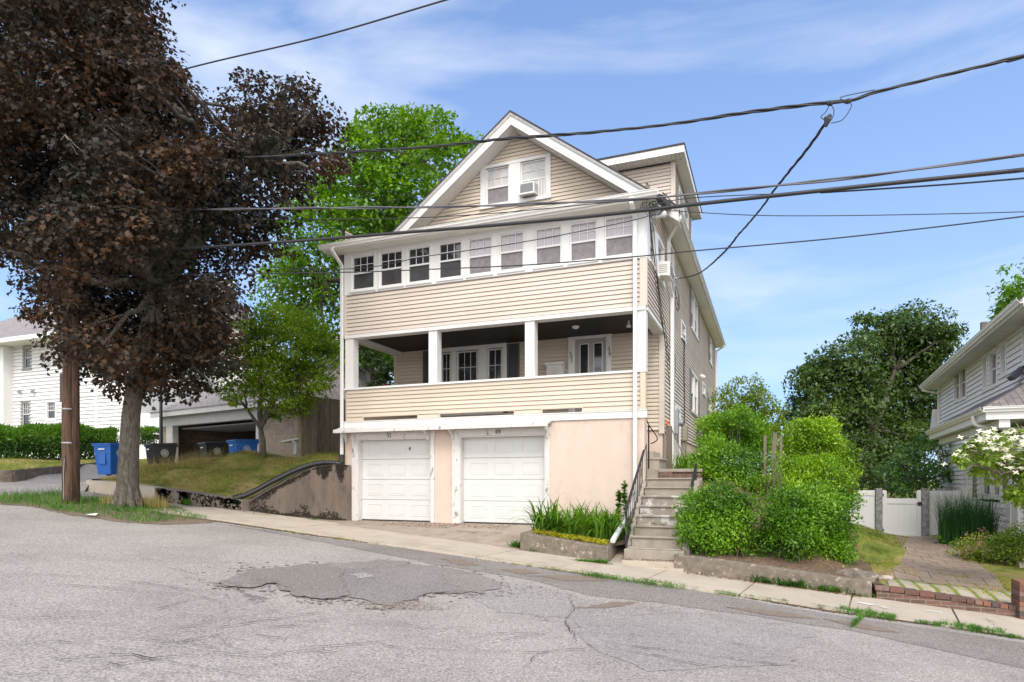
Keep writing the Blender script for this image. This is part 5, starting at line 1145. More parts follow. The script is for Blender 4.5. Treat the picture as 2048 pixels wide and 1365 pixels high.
while x < 4.9:
    w = .098 if x > 2.75 else .20; zt = -1.79-(x-1.62)*.10; b.add([(x, 12.0, zt), (x+w, 12.0, zt-.007), (x+w, 12.34 if w > .1 else 12.28, zt-.007), (x, 12.34 if w > .1 else 12.28, zt)]+[(x, 12.0, zt+.062), (x+w, 12.0, zt+.055), (x+w, 12.31, zt+.055), (x, 12.31, zt+.062)],
      [(0, 3, 2, 1), (4, 5, 6, 7), (0, 1, 5, 4), (1, 2, 6, 5), (2, 3, 7, 6), (3, 0, 4, 7)], rb.choice([0, 0, 1, 2, 3, 4])); x += w+.010
b.build('cap_bricks', bm_, be, bevel=.004)
bp_ = empty('brick_pillar', (3.45, 12.1, -2), 'short red brick pillar at the right end of the brick edging', 'pillar')
b = MB()
for k in range(8):
    for j in range(2): b.box(3.50+j*.125+.004, 3.50+(j+1)*.125-.004, 11.9, 12.28, -2.12+k*.075, -2.12+k*.075+.066, rb.choice([0, 1, 2, 3, 4]))
b.build('bricks', bm_, bp_, bevel=.004); b = MB(); b.box(3.51, 3.74, 11.91, 12.27, -2.2, -1.53); b.build('mortar_core', M['concrete'], bp_)
strip_wall('retaining_wall', [(-1.62, 12.02), (-.6, 12.0), (.5, 12.0), (1.55, 12.02)], [-1.34, -1.43, -1.55, -1.66], [-2, -2.1, -2.2, -2.4], .22, M['concrete'], 'low lichened concrete wall under the privet right of the steps', 'retaining wall', (0, 1), seed=4)
tag(gridmesh('planting_soil', lin(-1.4, 1.75, .12), [12.2]+lin(12.5, 17.5, .12), lambda x, y: (-1.39-(x+1.6)*.10 if y < 12.3 else Hs(x, y)+.025), M['soil_litter']), kind='structure')
# stone lump at the corner of the bed
def rock(name, c, r, m, label, cat_, seed, group=None, sub=3):
    import bmesh
    bm = bmesh.new(); bmesh.ops.create_icosphere(bm, subdivisions=sub, radius=1); rnd = np.random.default_rng(seed); k = rnd.normal(size=(5, 3))*1.4
    for v in bm.verts:
        d = 1+.09*sum(math.sin(v.co.dot(Vector(q))*2+i) for i, q in enumerate(k)); v.co = Vector((v.co.x*r[0]*d, v.co.y*r[1]*d, v.co.z*r[2]*d))+Vector(c)
    me = bpy.data.meshes.new(name); bm.to_mesh(me); bm.free(); me.materials.append(m); o = bpy.data.objects.new(name, me); COL.objects.link(o); return tag(o, label, cat_, group)
rock('boulder', (1.42, 12.7, -1.72), (.36, .34, .16), M['concrete'], 'flat grey boulder at the right end of the privet bed', 'boulder', 3)
rock('stone', (1.78, 12.2, -1.60), (.09, .07, .04), M['concrete_pale'], 'small pale stone on the corner of the brick edging', 'stone', 5, sub=2)
# path: brick strip then dark flags
pm = brickmat('path_flags', (.285, .215, .155), (.235, .175, .125), (.13, .105, .06), .42, .36, .012, .5, 'XY'); pb = brickmat('path_bricks', (.40, .34, .26), (.33, .29, .21), (.15, .19, .03), .26, 1.1, .035, .4, 'XY', 0)
def path_sheet(ptsL, ptsR, m, dz=.012):
    q = MB(); v = []; n = 14
    for i in range(len(ptsL)-1):
        for j in range(n):
            t = j/n; a = Vector(ptsL[i]).lerp(Vector(ptsL[i+1]), t); c = Vector(ptsR[i]).lerp(Vector(ptsR[i+1]), t)
            for k in range(9):
                p = a.lerp(c, k/8); v.append((p.x, p.y, H(p.x, p.y)+dz))
    q.v = v; rows = len(v)//9; q.f = [(r*9+k, r*9+k+1, (r+1)*9+k+1, (r+1)*9+k) for r in range(rows-1) for k in range(8)]; q.m = [0]*len(q.f)
    return tag(q.build('path', m, smooth=True), kind='structure')
path_sheet([(1.85, 12.29), (1.95, 13.35)], [(3.9, 12.29), (3.75, 13.35)], pb, .02)
path_sheet([(2.0, 13.3), (2.75, 16.2), (3.1, 19), (3.25, 22.4)], [(3.75, 13.3), (4.0, 16.2), (4.25, 19), (4.3, 22.4)], pm, .02)
# vinyl fence panels, granite posts, gate
YG = 22.0
def zz(py, px): return WY(px, py, YG).z
def xx(px): return WY(px, 980, YG).x
def vpanel(name, x0, x1, z0, z1, label, cat_):
    e = empty(name, ((x0+x1)/2, YG, z0), label, cat_, 'white vinyl fence' if cat_ == 'fence panel' else None)
    q = MB(); n = max(3, int((x1-x0)/.15)); w = (x1-x0)/n
    for i in range(n): q.box(x0+i*w+.004, x0+(i+1)*w-.004, YG-.012, YG+.012, z0+.12, z1-.14)
    q.box(x0, x1, YG-.006, YG+.006, z0+.12, z1-.14); q.build('boards', M['white_clean'], e)
    for (a, c) in ((z0+.02, z0+.16), (z1-.16, z1)):
        q = MB(); q.box(x0, x1, YG-.028, YG+.028, a, c); q.build('rail', M['white_clean'], e, bevel=.005)
    return e
vpanel('fence_panel', xx(1660), xx(1750), -1.66, zz(981, 1720), 'white vinyl fence panel left of the gate beside the privet', 'fence panel')
fp = vpanel('fence_panel', xx(1857), xx(1926), -1.66, zz(982, 1890), 'white vinyl fence panel right of the gate behind the tall grass', 'fence panel')
b = MB(); b.box(xx(1924), xx(1936), YG-.07, YG+.07, -1.7, zz(979, 1930)); b.box(xx(1922)-.02, xx(1938)+.02, YG-.09, YG+.09, zz(979, 1930), zz(976, 1930)); b.build('end_post', M['white_clean'], fp)
gt = vpanel('gate', xx(1773)+.0, xx(1833), -1.70, zz(1000, 1800)+.04, 'white vinyl gate with a round black latch between two granite posts', 'gate')
for (a, c) in ((1764, 1773), (1833, 1842)):
    b = MB(); b.box(xx(a), xx(c), YG-.06, YG+.06, -1.76, zz(983, a)); b.box(xx(a)+.01, xx(c)-.01, YG-.05, YG+.05, zz(983, a), zz(981, a)); b.build('gate_stile', M['white_clean'], gt, bevel=.008)
b = MB(); c = WY(1839, 1008, YG-.07); b.tube([c+Vector((.05*math.cos(a), 0, .05*math.sin(a))) for a in [i*.5 for i in range(14)]], .012, 6); b.tube([c+Vector((0, .02, 0)), c+Vector((0, -.02, 0))], .03, 8); b.build('latch', M['black_metal'], gt)
for z in (-.45, -1.5): b = MB(); b.box(xx(1764)-.01, xx(1766)+.01, YG-.08, YG-.06, z, z+.07); b.build('hinge', M['black_metal'], gt)
import bmesh
for (a, c, lb) in ((1751, 1764, 'rough grey granite post left of the white gate'), (1843, 1857, 'rough grey granite post right of the white gate')):
    x0, x1 = xx(a), xx(c); q = MB(); rg = random.Random(a); nz = 22
    prof = [(x0, YG-.11), ((x0+x1)/2, YG-.12), (x1, YG-.11), (x1, YG+.11), (x0, YG+.11)]
    v = [(px_+rg.uniform(-.008, .008), py_+rg.uniform(-.012, .012), -1.8+(zz(977, a)+1.8)*k/nz) for k in range(nz+1) for px_, py_ in prof]; m_ = len(prof)
    q.add(v, [(k*m_+i, k*m_+(i+1) % m_, (k+1)*m_+(i+1) % m_, (k+1)*m_+i) for k in range(nz) for i in range(m_)]+[tuple(nz*m_+i for i in range(m_))])
    tag(q.build('granite_post', M['granite']), lb, 'post', 'granite gate posts')
# old picket posts among the privet
for i, (a, y0, y1, w) in enumerate(((1530, 872, 948, .07), (1546, 868, 955, .10), (1562, 872, 925, .06))):
    p1 = WY(a+(4 if i == 1 else 0), y0, 17.4); p2 = WY(a-(3 if i == 1 else 0), y1, 17.2); q = MB(); q.bar(p2+Vector((0, 0, -.6)), p1, w, w*.7, (0, 1, 0))
    tag(q.build('old_post', M['wood_grey'], bevel=.01), ['left and darkest of the old grey posts between the privet rows', 'tallest middle old grey post leaning between the privet rows', 'right pale old post half sunk in the right privet row'][i], 'post', 'old posts in the privet')

# ------------------------------------------------------------------ left: wood stockade fence, bench, bins, block garage
wf = empty('stockade_fence', (-13.3, 17, .8), 'dark weathered vertical board fence beside the block garage', 'fence')
b = MB(); y = 15.95; r = random.Random(8)
while y < 18.6:
    w = r.uniform(.075, .10); z1 = 2.66+r.uniform(-.015, .015); xo = -13.3+r.uniform(-.006, .006)
    b.prism([(xo, y, .5), (xo, y+w-.006, .5), (xo, y+w-.006, z1-.04), (xo, y+w/2, z1+.01), (xo, y, z1-.04)], (-.02, 0, 0)); y += w
b.build('boards', M['wood_fence'], wf)
b = MB(); b.box(-13.38, -13.33, 15.95, 18.6, 1.0, 1.09); b.box(-13.38, -13.33, 15.95, 18.6, 2.2, 2.29); b.build('rail', M['wood_fence'], wf)
b = MB(); b.box(-13.36, -13.24, 15.84, 15.95, .4, 2.68); b.build('end_post', M['wood_fence'], wf)
bn = empty('garden_bench', WY(592, 905, 17.2), 'small pale concrete bench with a curved pedestal by the stockade fence', 'bench')
p = WY(572, 886, 17.3); q_ = WY(606, 880, 16.6); b = MB(); d = (q_-p); nrm = Vector((-d.y, d.x, 0)).normalized()*.17
b.prism([p-nrm, q_-nrm, q_+nrm, p+nrm], (0, 0, .055)); b.build('bench_top', M['white'], bn, bevel=.015)
m_ = p.lerp(q_, .62); b = MB(); b.tube([m_+Vector((0, 0, -.42)), m_+Vector((0, 0, -.3)), m_+Vector((0, 0, -.12)), m_], [.10, .075, .08, .15], 10); b.build('pedestal', M['white'], bn)
b = MB(); c = WY(600, 895, 17.6); b.tube([c+Vector((-.05, 0, 0)), c+Vector((.05, -.03, 0))], .16, 18); b.tube([c+Vector((-.06, 0, 0)), c+Vector((.06, -.03, 0))], .07, 12); tag(b.build('wheel', M['black_plastic']), 'small black wheel lying behind the concrete bench', 'wheel')
def bin_(label, x, y, z, rz, m, s=1.0):
    e = empty('wheeled_bin', (0, 0, 0)); w, d, h = .60, .72, 1.0
    q = MB(); v = []
    for (zz_, k) in ((0.04, .74), (.55, .90), (.93, 1.0)):
        v += [(-w/2*k, -d/2*k, zz_), (w/2*k, -d/2*k, zz_), (w/2*k, d/2*k, zz_), (-w/2*k, d/2*k, zz_)]
    q.add(v, [(3, 2, 1, 0)]+[(4*i+k, 4*i+(k+1) % 4, 4*(i+1)+(k+1) % 4, 4*(i+1)+k) for i in range(2) for k in range(4)]+[(8, 9, 10, 11)])
    q.box(-w/2-.03, w/2+.03, -d/2-.03, d/2+.03, .90, .945); q.box(-w*.18, w*.18, -d/2*.93-.02, -d/2*.80, .35, .72); q.build('body', M[m], e, bevel=.012)
    q = MB(); q.add([(-w/2-.04, -d/2-.05, .95), (w/2+.04, -d/2-.05, .95), (w/2+.04, d/2+.02, .95), (-w/2-.04, d/2+.02, .95), (-w/2-.02, -d/2-.02, .985), (w/2+.02, -d/2-.02, .985), (w/2+.02, d/2, 1.03), (-w/2-.02, d/2, 1.03)], [(0, 3, 2, 1), (4, 5, 6, 7), (0, 1, 5, 4), (1, 2, 6, 5), (2, 3, 7, 6), (3, 0, 4, 7)])
    q.tube([(-w*.4, d/2+.05, .93), (w*.4, d/2+.05, .93)], .018, 8); q.build('lid', M[m], e, bevel=.01)
    for sx_ in (-1, 1):
        q = MB(); q.tube([(sx_*.27, d/2*.70, .13), (sx_*.33, d/2*.70, .13)], .13, 16); q.build('wheel', M['black_plastic'], e)
    # pale seal (ring with inner bars) and label on the sides facing the street
    q = MB()
    for k, (cx, cz, rr_) in enumerate(((0, .70, .105),)):
        q.tube([(w/2*.955+.012, cx+rr_*math.cos(a), cz+rr_*math.sin(a)) for a in [i*math.pi/9 for i in range(19)]], .008, 5)
        q.tube([(w/2*.955+.012, cx+rr_*.62*math.cos(a), cz+rr_*.62*math.sin(a)) for a in [i*math.pi/7 for i in range(15)]], .007, 5)
        for a in range(6): q.bar((w/2*.955+.012, cx+rr_*.1*math.cos(a), cz+rr_*.1*math.sin(a)), (w/2*.955+.012, cx+rr_*.55*math.cos(a*1.05), cz+rr_*.55*math.sin(a*1.05)), .012, .012, (1, 0, 0))
    q.build('emblem', M['ac_white'], e); q = MB(); q.box(-.11, .11, -d/2*.965-.035, -d/2*.965-.03, .79, .83); q.build('sticker', M['ac_white'], e)
    e.location = (x, y, z); e.rotation_euler = (0, 0, rz); e.scale = (s, s, s)
    return tag(e, label, 'bin', 'wheeled bins by the driveway')
def at(px, py, t): return W(px, py, t)
p = at(222, 952, 20.0); bin_('blue wheeled bin standing alone left of the maple trunk', p.x, p.y, p.z, R(12), 'blue_plastic', 1.0)
p = at(322, 925, 20.2); bin_('black wheeled bin just right of the maple trunk, nearest the driveway entrance', p.x, p.y, .16, R(-20), 'black_plastic', 1.0)
p = at(427, 920, 21.5); bin_('black wheeled bin touching the blue bin in front of the open garage', p.x, p.y, .28, R(-22), 'black_plastic', 1.0)
p = at(486, 920, 20.2); bin_('blue wheeled bin beside the small tree in front of the open garage', p.x, p.y, .30, R(-22), 'blue_plastic', .98)
# block garage with an open door
gA = Vector((-22.35, 20.05, 0)); gU = Vector((.977, -.213, 0)); gN = Vector((-.213, -.977, 0)); GF = Fr(gA, gU, gN)
ga = empty('block_garage', gA, 'old stone block garage with its wide door open and a grey shingle roof', 'garage')
def gu(px): # u along garage front for a pixel column
    k = (px-1024)/FPX; dx, dy = -SN+k*CS, CS+k*SN; a = gU.x; b_ = gU.y
    return (gA.y*dx-gA.x*dy)/(a*dy-b_*dx)
def gz(px, py): P_ = GF.p(gu(px), 0, 0); t = P_.x*-SN+P_.y*CS; return (HOR-py)/FPX*t
u0, u1, u2, u3 = gu(335), gu(347), gu(514), gu(612)
zl = gz(430, 845); zt = gz(430, 826)
b = MB(); b.fb(GF, u2+.12, u3, -.25, 0, -.2, 3.05); b.build('block_wall', M['block'], ga)
b = MB(); b.fb(GF, u0-.5, u0-.02, -.25, 0, -.2, 2.6); b.build('block_wall', M['block'], ga)
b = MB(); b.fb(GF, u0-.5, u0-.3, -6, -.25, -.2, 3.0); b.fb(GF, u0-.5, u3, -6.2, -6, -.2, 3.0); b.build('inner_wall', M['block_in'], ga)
b = MB(); b.fb(GF, u3-.25, u3, -6, -.25, -.2, 3.0); b.build('side_wall', M['block'], ga)
b = MB(); b.fb(GF, u0-.02, u1+.02, -.2, .05, -.1, zl); b.fb(GF, u2, u2+.16, -.2, .05, -.1, zl+.1); b.fb(GF, u0-.3, u2+.3, -.2, .06, zl, zt+.05); b.build('door_surround', M['garage_trim'], ga)
b = MB(); b.fb(GF, u0-.6, u3+.3, .06, .40, zt+.05, zt+.17); b.fb(GF, u0-.6, u3+.3, .40, .43, zt-.02, zt+.24); b.build('fascia', M['garage_trim'], ga)
b = MB(); b.fb(GF, u1+.05, u2-.02, -2.6, -.35, zl-.12, zl-.08); b.build('raised_door', M['ac_grille'], ga)
b = MB()
for i in range(6): b.fb(GF, gu(463), gu(487), -5.5+.0, -5.46, .9+i*.24, 1.12+i*.24)
b.build('stored_panel', M['white_clean'], ga)
rz0 = zt+.22
b = MB()
def gp(u, n, z): return GF.p(u, n, z)
us, ue = u0-.7, u3+.35; mid = -3.0
b.add([gp(us, .46, rz0), gp(ue, .46, rz0), gp(ue-1.2, mid, rz0+1.75), gp(us+1.4, mid, rz0+1.75)], [(0, 1, 2, 3)]); b.add([gp(ue, .46, rz0), gp(ue, -6.5, rz0), gp(ue-1.2, mid, rz0+1.75)], [(0, 1, 2)])
b.add([gp(us, .46, rz0), gp(us, -6.5, rz0), gp(us+1.4, mid, rz0+1.75)], [(2, 1, 0)]); b.add([gp(us, -6.5, rz0), gp(ue, -6.5, rz0), gp(ue-1.2, mid, rz0+1.75), gp(us+1.4, mid, rz0+1.75)], [(3, 2, 1, 0)]); b.add([gp(us, .46, rz0-.03), gp(ue, .46, rz0-.03), gp(ue, -6.5, rz0-.03), gp(us, -6.5, rz0-.03)], [(0, 1, 2, 3)])
b.build('roof', M['shingle_grey'], ga)
# grey roofed house far behind
gh = empty('grey_roofed_house', (-19, 27, 1), 'house behind the garage showing a large pale grey shingle roof', 'house')
b = MB(); zr = lambda py, t: (HOR-py)/FPX*t
A_ = W(560, 815, 28); B_ = W(790, 815, 30); C_ = W(775, 712, 35); D_ = W(690, 700, 34); E_ = W(470, 640, 36); F_ = W(420, 800, 29)
b.add([W(600, 850, 28), W(742, 792, 30), W(778, 735, 33), W(765, 690, 35), W(640, 660, 35)], [(0, 1, 2, 3, 4)]); b.add([W(765, 690, 35), W(640, 660, 35), W(650, 740, 40), W(800, 745, 40)], [(0, 1, 2, 3)])
b.build('roof', M['shingle_grey'], gh)
b = MB(); P1, P2 = W(742, 792, 29.95), W(776, 738, 32.95); b.bar(P1, P2, .10, .26); b.build('rake_board', M['trim_cream'], gh)
b = MB(); b.add([W(600, 850, 28.2)+Vector((0, 0, -.05)), W(742, 792, 30.3), W(778, 735, 33.3), W(800, 900, 34), W(742, 920, 30.6), W(600, 930, 28.5)], [(0, 1, 2, 3, 4, 5)]); b.build('wall', M['white_house'], gh)
# second far house with gable peak and the dish
g2 = empty('far_gabled_house', W(470, 700, 38), 'distant grey gabled house glimpsed between the maple and the small tree', 'house')
b = MB(); b.prism([W(430, 700, 38), W(470, 640, 38), W(500, 660, 38), W(520, 705, 38), W(520, 870, 38), W(430, 870, 38)], Vector((-3, 6, 0))); b.build('wall', M['grey_house'], g2)
b = MB(); b.bar(W(425, 705, 37.8), W(471, 634, 37.8), .5, .18); b.bar(W(471, 634, 37.8), W(525, 708, 37.8), .5, .18); b.build('rake_board', M['shutter_grey'], g2)
ds = empty('satellite_dish', W(448, 600, 33), 'large round mesh satellite dish seen between the trees', 'satellite dish')
c = W(449, 571, 33); b = MB(); R0 = .50; ax = Vector((.35, -.75, .55)).normalized(); e1 = ax.orthogonal().normalized(); e2 = ax.cross(e1); rings = 6; seg = 24
v = [c+ax*(-.12)]
for i in range(1, rings+1):
    rr_ = R0*i/rings
    for k in range(seg): a = 2*math.pi*k/seg; v.append(c+e1*rr_*math.cos(a)+e2*rr_*math.sin(a)+ax*(.12*(i/rings)**2-.12))
b.add(v, [(0, 1+k, 1+(k+1) % seg) for k in range(seg)]+[(1+(i-1)*seg+k, 1+(i-1)*seg+(k+1) % seg, 1+i*seg+(k+1) % seg, 1+i*seg+k) for i in range(1, rings) for k in range(seg)])
b.build('reflector', M['ac_grille'], ds)
b = MB(); b.tube([c+e1*R0*math.cos(k*.5236)+e2*R0*math.sin(k*.5236) for k in range(13)], .02, 5)
for k in range(4): b.tube([c+e1*R0*math.cos(k*1.57)+e2*R0*math.sin(k*1.57), c+ax*.5], .012, 5)
b.build('feed_frame', M['white'], ds)
b = MB(); b.tube([c-ax*.12, c-ax*.3-Vector((0, 0, .3)), c-ax*.3-Vector((0, 0, 4.5))], .05, 8); b.build('mast', M['metal_grey'], ds)
# curved kerb wall on the far side of the side driveway
cw = [G(-60, 966)]+[(-20.4, 11.75), (-20.7, 12.6), (-21.4, 13.9), (-22.2, 15.1), (-23.0, 16.2), (-23.9, 17.3)]
cw[0] = (-21.3, 10.4)
cwp = [(p.x, p.y) for p in cat([(a, c, 0) for a, c in cw], 30)]
zt_l = [.28+.40*min(1, max(0, (y-11.5)/5)) for x, y in cwp]
strip_wall('kerb_wall', cwp, zt_l, [-.5]*len(cwp), .25, M['concrete'], 'curved low concrete wall below the clipped hedge at the left driveway', 'retaining wall', (-.8, .5), seed=6, seg=1)
dv = MB(); ds_ = []
for (xl, xr, y) in ((-26, -17.7, 9.0), (-26, -17.62, 11.0), (-20.9, -17.45, 12.3), (-21.4, -17.85, 13.2), (-22.1, -17.6, 14.2), (-23.2, -17.0, 15.8), (-24.2, -16.4, 17.3), (-24, -15.6, 19), (-24, -15.5, 20.6), (-23, -15.6, 27)): ds_.append((xl, xr, y))
v = []; rows = 0
for i in range(len(ds_)-1):
    for j in range(6):
        t = j/6; xl, xr, y = [ds_[i][k]*(1-t)+ds_[i+1][k]*t for k in range(3)]
        for k in range(13):
            x = xl+(xr-xl)*k/12; z = zs(x)+.006 if y < 12.3 else max(Hs(x, y), zs(x))+.03; v.append((x, y, z))
        rows += 1
dv.v = v; dv.f = [(r_*13+k, r_*13+k+1, (r_+1)*13+k+1, (r_+1)*13+k) for r_ in range(rows-1) for k in range(12)]; dv.m = [0]*len(dv.f)
tag(dv.build('side_driveway', M['asphalt'], smooth=True), kind='structure')
tag((lambda q: (q.add([(*G(60, 1075), 0)], []), q)[1])(MB()).build('x', M['soil']), kind='structure') if False else None
lp = G(170, 1034); b = MB(); b.add([(lp[0], lp[1], zs(lp[0])+.05), (lp[0]+.22, lp[1]+.05, zs(lp[0])+.03), (lp[0]+.2, lp[1]+.14, zs(lp[0])+.07), (lp[0]-.05, lp[1]+.1, zs(lp[0])+.04)], [(0, 1, 2), (0, 2, 3)])
tag(b.build('paper_scrap', M['white_clean']), 'crumpled white paper scrap in the verge in front of the maple', 'litter')

# ------------------------------------------------------------------ white house far left
wh = empty('white_house', (-38, 24, 1), 'white clapboard two storey house with grey roof behind the hedge', 'house')
YH = 24.0; FW = Fr((0, YH, 0), (1, 0, 0), (0, -1, 0)); hx = lambda px: WY(px, 900, YH).x
def hz_(px, py): return WY(px, py, YH).z
Xc, Xr2 = hx(27), hx(252); ze2 = hz_(60, 690)
wn = []
def hw(a, c, t, bt): wn.append((hx(a), hx(c), hz_((a+c)/2, bt), hz_((a+c)/2, t)))
hw(49, 61, 695, 737); hw(45, 59, 806, 852); hw(95, 111, 805, 838); hw(6, 18, 697, 756) ; hw(2, 14, 810, 852)
b = MB(); siding(b, FW, .6, ze2, Xc, Xr2, wn, pitch=.20); b.build('wall', M['white_house'], wh)
FW2 = Fr((0, YH-.5, 0), (1, 0, 0), (0, -1, 0)); b = MB(); siding(b, FW2, .6, ze2-.1, Xc-6, Xc-.05, wn[3:], pitch=.2); b.fb(FW2, Xc-.3, Xc, -.6, .04, .6, ze2-.05); b.build('bay_wall', M['white_house'], wh)
b = MB(); b.fb(FW, Xr2-.25, Xr2, -.1, .04, .6, ze2); b.fb(FW, hx(194)-.1, hx(194)+.1, 0, .05, .6, ze2); b.fb(FW, Xc, Xr2, 0, .07, hz_(100, 799), hz_(100, 795)); b.fb(FW, Xr2-.1, Xr2+.05, -9, -.1, .6, ze2); b.build('corner_board', M['white_clean'], wh)
for i, (a, c, z0, z1) in enumerate(wn): window(wh, FW2 if i > 2 else FW, a, c, z0, z1, .13, 'glass_mid', 'glass_dark', (3, 2), shut=None, casing='shutter_grey' if i < 2 else 'white')
b = MB(); b.prism([(Xc-9, YH-1.2, ze2+.1), (Xc-9, YH+6, ze2+4.2), (Xc-9, YH+12, ze2+.1)], (Xr2-Xc+9.6, 0, 0)); b.build('roof', M['shingle_grey'], wh)
b = MB(); b.box(Xc-9, Xr2+.6, YH-1.25, YH-1.17, ze2-.08, ze2+.16); b.box(Xc-9, Xr2+.6, YH-1.2, YH+.05, ze2-.03, ze2+.0); b.build('fascia', M['gutter'], wh)
for a in (33, 60):
    p = WY(a+4, 783, YH-.1); b = MB(); b.tube([p+Vector((0, .1, .1)), p+Vector((.05, 0, 0)), p+Vector((.2, -.1, -.05))], [.05, .07, .1], 8); b.build('floodlight', M['metal_grey'], wh)
b = MB(); c = W(318, 830, 34); b.box(c.x-6, c.x+1.0, c.y+0, c.y+.4, 0.5, 3.6); tag(b.build('side_wing', M['white_house'], wh))
b = MB(); c = W(322, 850, 27); b.tube([(c.x, c.y, .2), (c.x, c.y, 3.6), (c.x, c.y, 4.0)], [.08, .06, .06], 8); b.box(c.x-.14, c.x+.14, c.y-.14, c.y+.14, 4.0, 4.45); tag(b.build('lamp_post', M['black_metal']), 'dark lamp post between the maple trunk and the block garage', 'lamp post')

# ------------------------------------------------------------------ grey house on the right
rh = empty('grey_house', (8, 24, -1.6), 'pale grey clapboard house with a wraparound porch roof at the right edge', 'house')
ang = R(3.3); uD = Vector((math.sin(ang), math.cos(ang), 0)); nL = Vector((-math.cos(ang), math.sin(ang), 0)); rO = Vector((6.6, 31.7, 0))-uD*31.0
RF = Fr(rO, uD, nL)          # u runs away from the street, n towards the beige house
def ru(px, n=0):
    k = (px-1024)/FPX; dx, dy = -SN+k*CS, CS+k*SN; O = RF.O+RF.N*n; return (O.y*dx-O.x*dy)/(uD.x*dy-uD.y*dx)
def rz_(px, py, n=0):
    P_ = RF.p(ru(px, n), n, 0); t = P_.x*-SN+P_.y*CS; return (HOR-py)/FPX*t
ue_ = ru(1880); un = ru(2048)-2.4; zE = 3.9
wns = [(ru(1935)-.0, ru(1908), 1.55, 3.1)]
rw_ = []
for (a, c, t, bt) in ((1911, 1920, 742, 800), (1922, 1933, 733, 796), (1969, 1975, 715, 778), (1982, 1995, 706, 770), (2005, 2013, 692, 748)):
    rw_.append((ru(c), ru(a), rz_((a+c)/2, bt), rz_((a+c)/2, t)))
rw_.append((ru(2075), ru(2049), rw_[0][2], rw_[0][3]))
b = MB(); siding(b, RF, 1.0, zE, un, ue_, rw_, pitch=.155); siding(b, RF, -2.13, 1.0, un, ue_, (), pitch=.155); b.build('wall', M['grey_house'], rh)
bk = Fr(RF.p(ue_, 0, 0), -nL, uD); b = MB(); siding(b, bk, -1.2, zE, 0, 9, (), pitch=.155); b.build('rear_wall', M['grey_house'], rh)
fk = Fr(RF.p(un, 0, 0), -nL, -uD); b = MB(); siding(b, fk, -2.6, zE, 0, 9, (), pitch=.155); b.build('front_wall', M['grey_house'], rh)
for (a, c, z0, z1) in rw_: window(rh, RF, a, c, z0, z1, .10, 'glass_mid', 'glass_dark', None, casing='white_clean')
b = MB(); b.fb(RF, ue_-.1, ue_+.03, -.05, .04, -1.2, zE); b.build('corner_board', M['white_clean'], rh)
# main eave
b = MB(); soffit(b, RF.p(un, 0, zE), RF.p(ue_+.5, 0, zE), RF.p(ue_+.5, .55, zE), RF.p(un, .55, zE), groove=.2); b.fb(RF, un, ue_+.5, .55, .58, zE-.04, zE+.14); b.build('soffit', M['gutter_dirty'], rh)
b = MB(); gutter_run(b, RF.p(un, .58, zE+.16), RF.p(ue_+.52, .58, zE+.16), nL, .13, .13); b.build('gutter', M['gutter'], rh)
b = MB(); v = [RF.p(un, .62, zE+.15), RF.p(ue_+.52, .62, zE+.15), RF.p(ue_+.52, -4.5, zE+2.9), RF.p(un, -4.5, zE+2.9), RF.p(un, -9.8, zE+.15), RF.p(ue_+.52, -9.8, zE+.15)]; b.add(v, [(0, 1, 2, 3), (3, 2, 5, 4), (1, 5, 2), (0, 3, 4), (0, 4, 5, 1)]); b.build('roof', M['shingle_brown'], rh)
c = RF.p(ru(1968, -2.2), -2.2, 5.2); b = MB(); b.box(c.x-.12, c.x+.12, c.y-.12, c.y+.12, 4.6, rz_(1968, 645, -2.2)); b.build('chimney', M['brick_dull'], rh)
q = MB(); q.bar(RF.p(ue_-.1, .62, zE-.0), RF.p(ue_-.05, .62, zE-.12), .07, .07); q.bar(RF.p(ue_-.05, .62, zE-.10), RF.p(ue_-.10, .06, zE-.26), .07, .07); q.bar(RF.p(ue_-.10, .07, zE-.24), RF.p(ue_-.10, .07, -1.2), .07, .07, (0, 1, 0)); q.build('downspout', M['gutter'], rh)
# bump on the far wall (small gable seen in profile)
b = MB(); b.prism([RF.p(ue_, .02, 2.1), RF.p(ue_+.7, .02, 2.1), RF.p(ue_+.7, .02, 2.2), RF.p(ue_, .02, 3.0)], nL*.25); b.build('rear_hood', M['white_clean'], rh)
# porch roof
PN = 1.35; uN, uFa = 16.45, 24.3; zP = 1.62
b = MB(); wr = lambda px, py: RF.p(ru(px), 0, rz_(px, py))
b.add([RF.p(uN, PN, zP), RF.p(uFa, PN, zP), RF.p(uFa, 0.0, zP+.85), RF.p(uN+1.3, .0, zP+.85+.0)], [(3, 2, 1, 0)])
b.add([RF.p(uN, PN, zP), RF.p(uN+1.3, .0, zP+.85), RF.p(uN+1.3, -6, zP+.85), RF.p(uN, -6, zP)], [(0, 1, 2, 3), ])
b.add([RF.p(uN+1.3, 0, zP+.85), RF.p(uFa, 0, zP+.85), RF.p(uFa, -.6, zP+1.2), RF.p(uN+1.9, -.6, zP+1.2)], [(0, 1, 2, 3)])
b.build('porch_roof', M['shingle_brown'], rh)
b = MB(); b.prism([RF.p(uN, PN-.05, zP-.02), RF.p(uN, PN-.05, zP-.26), RF.p(uN, PN-.11, zP-.26), RF.p(uN, PN-.11, zP-.02)], uD*(uFa-uN)); b.prism([RF.p(uN-.0, PN-.11, zP-.02), RF.p(uN, PN-.11, zP-.26), RF.p(uN+.06, PN-.11, zP-.26), RF.p(uN+.06, PN-.11, zP-.02)], -nL*6)
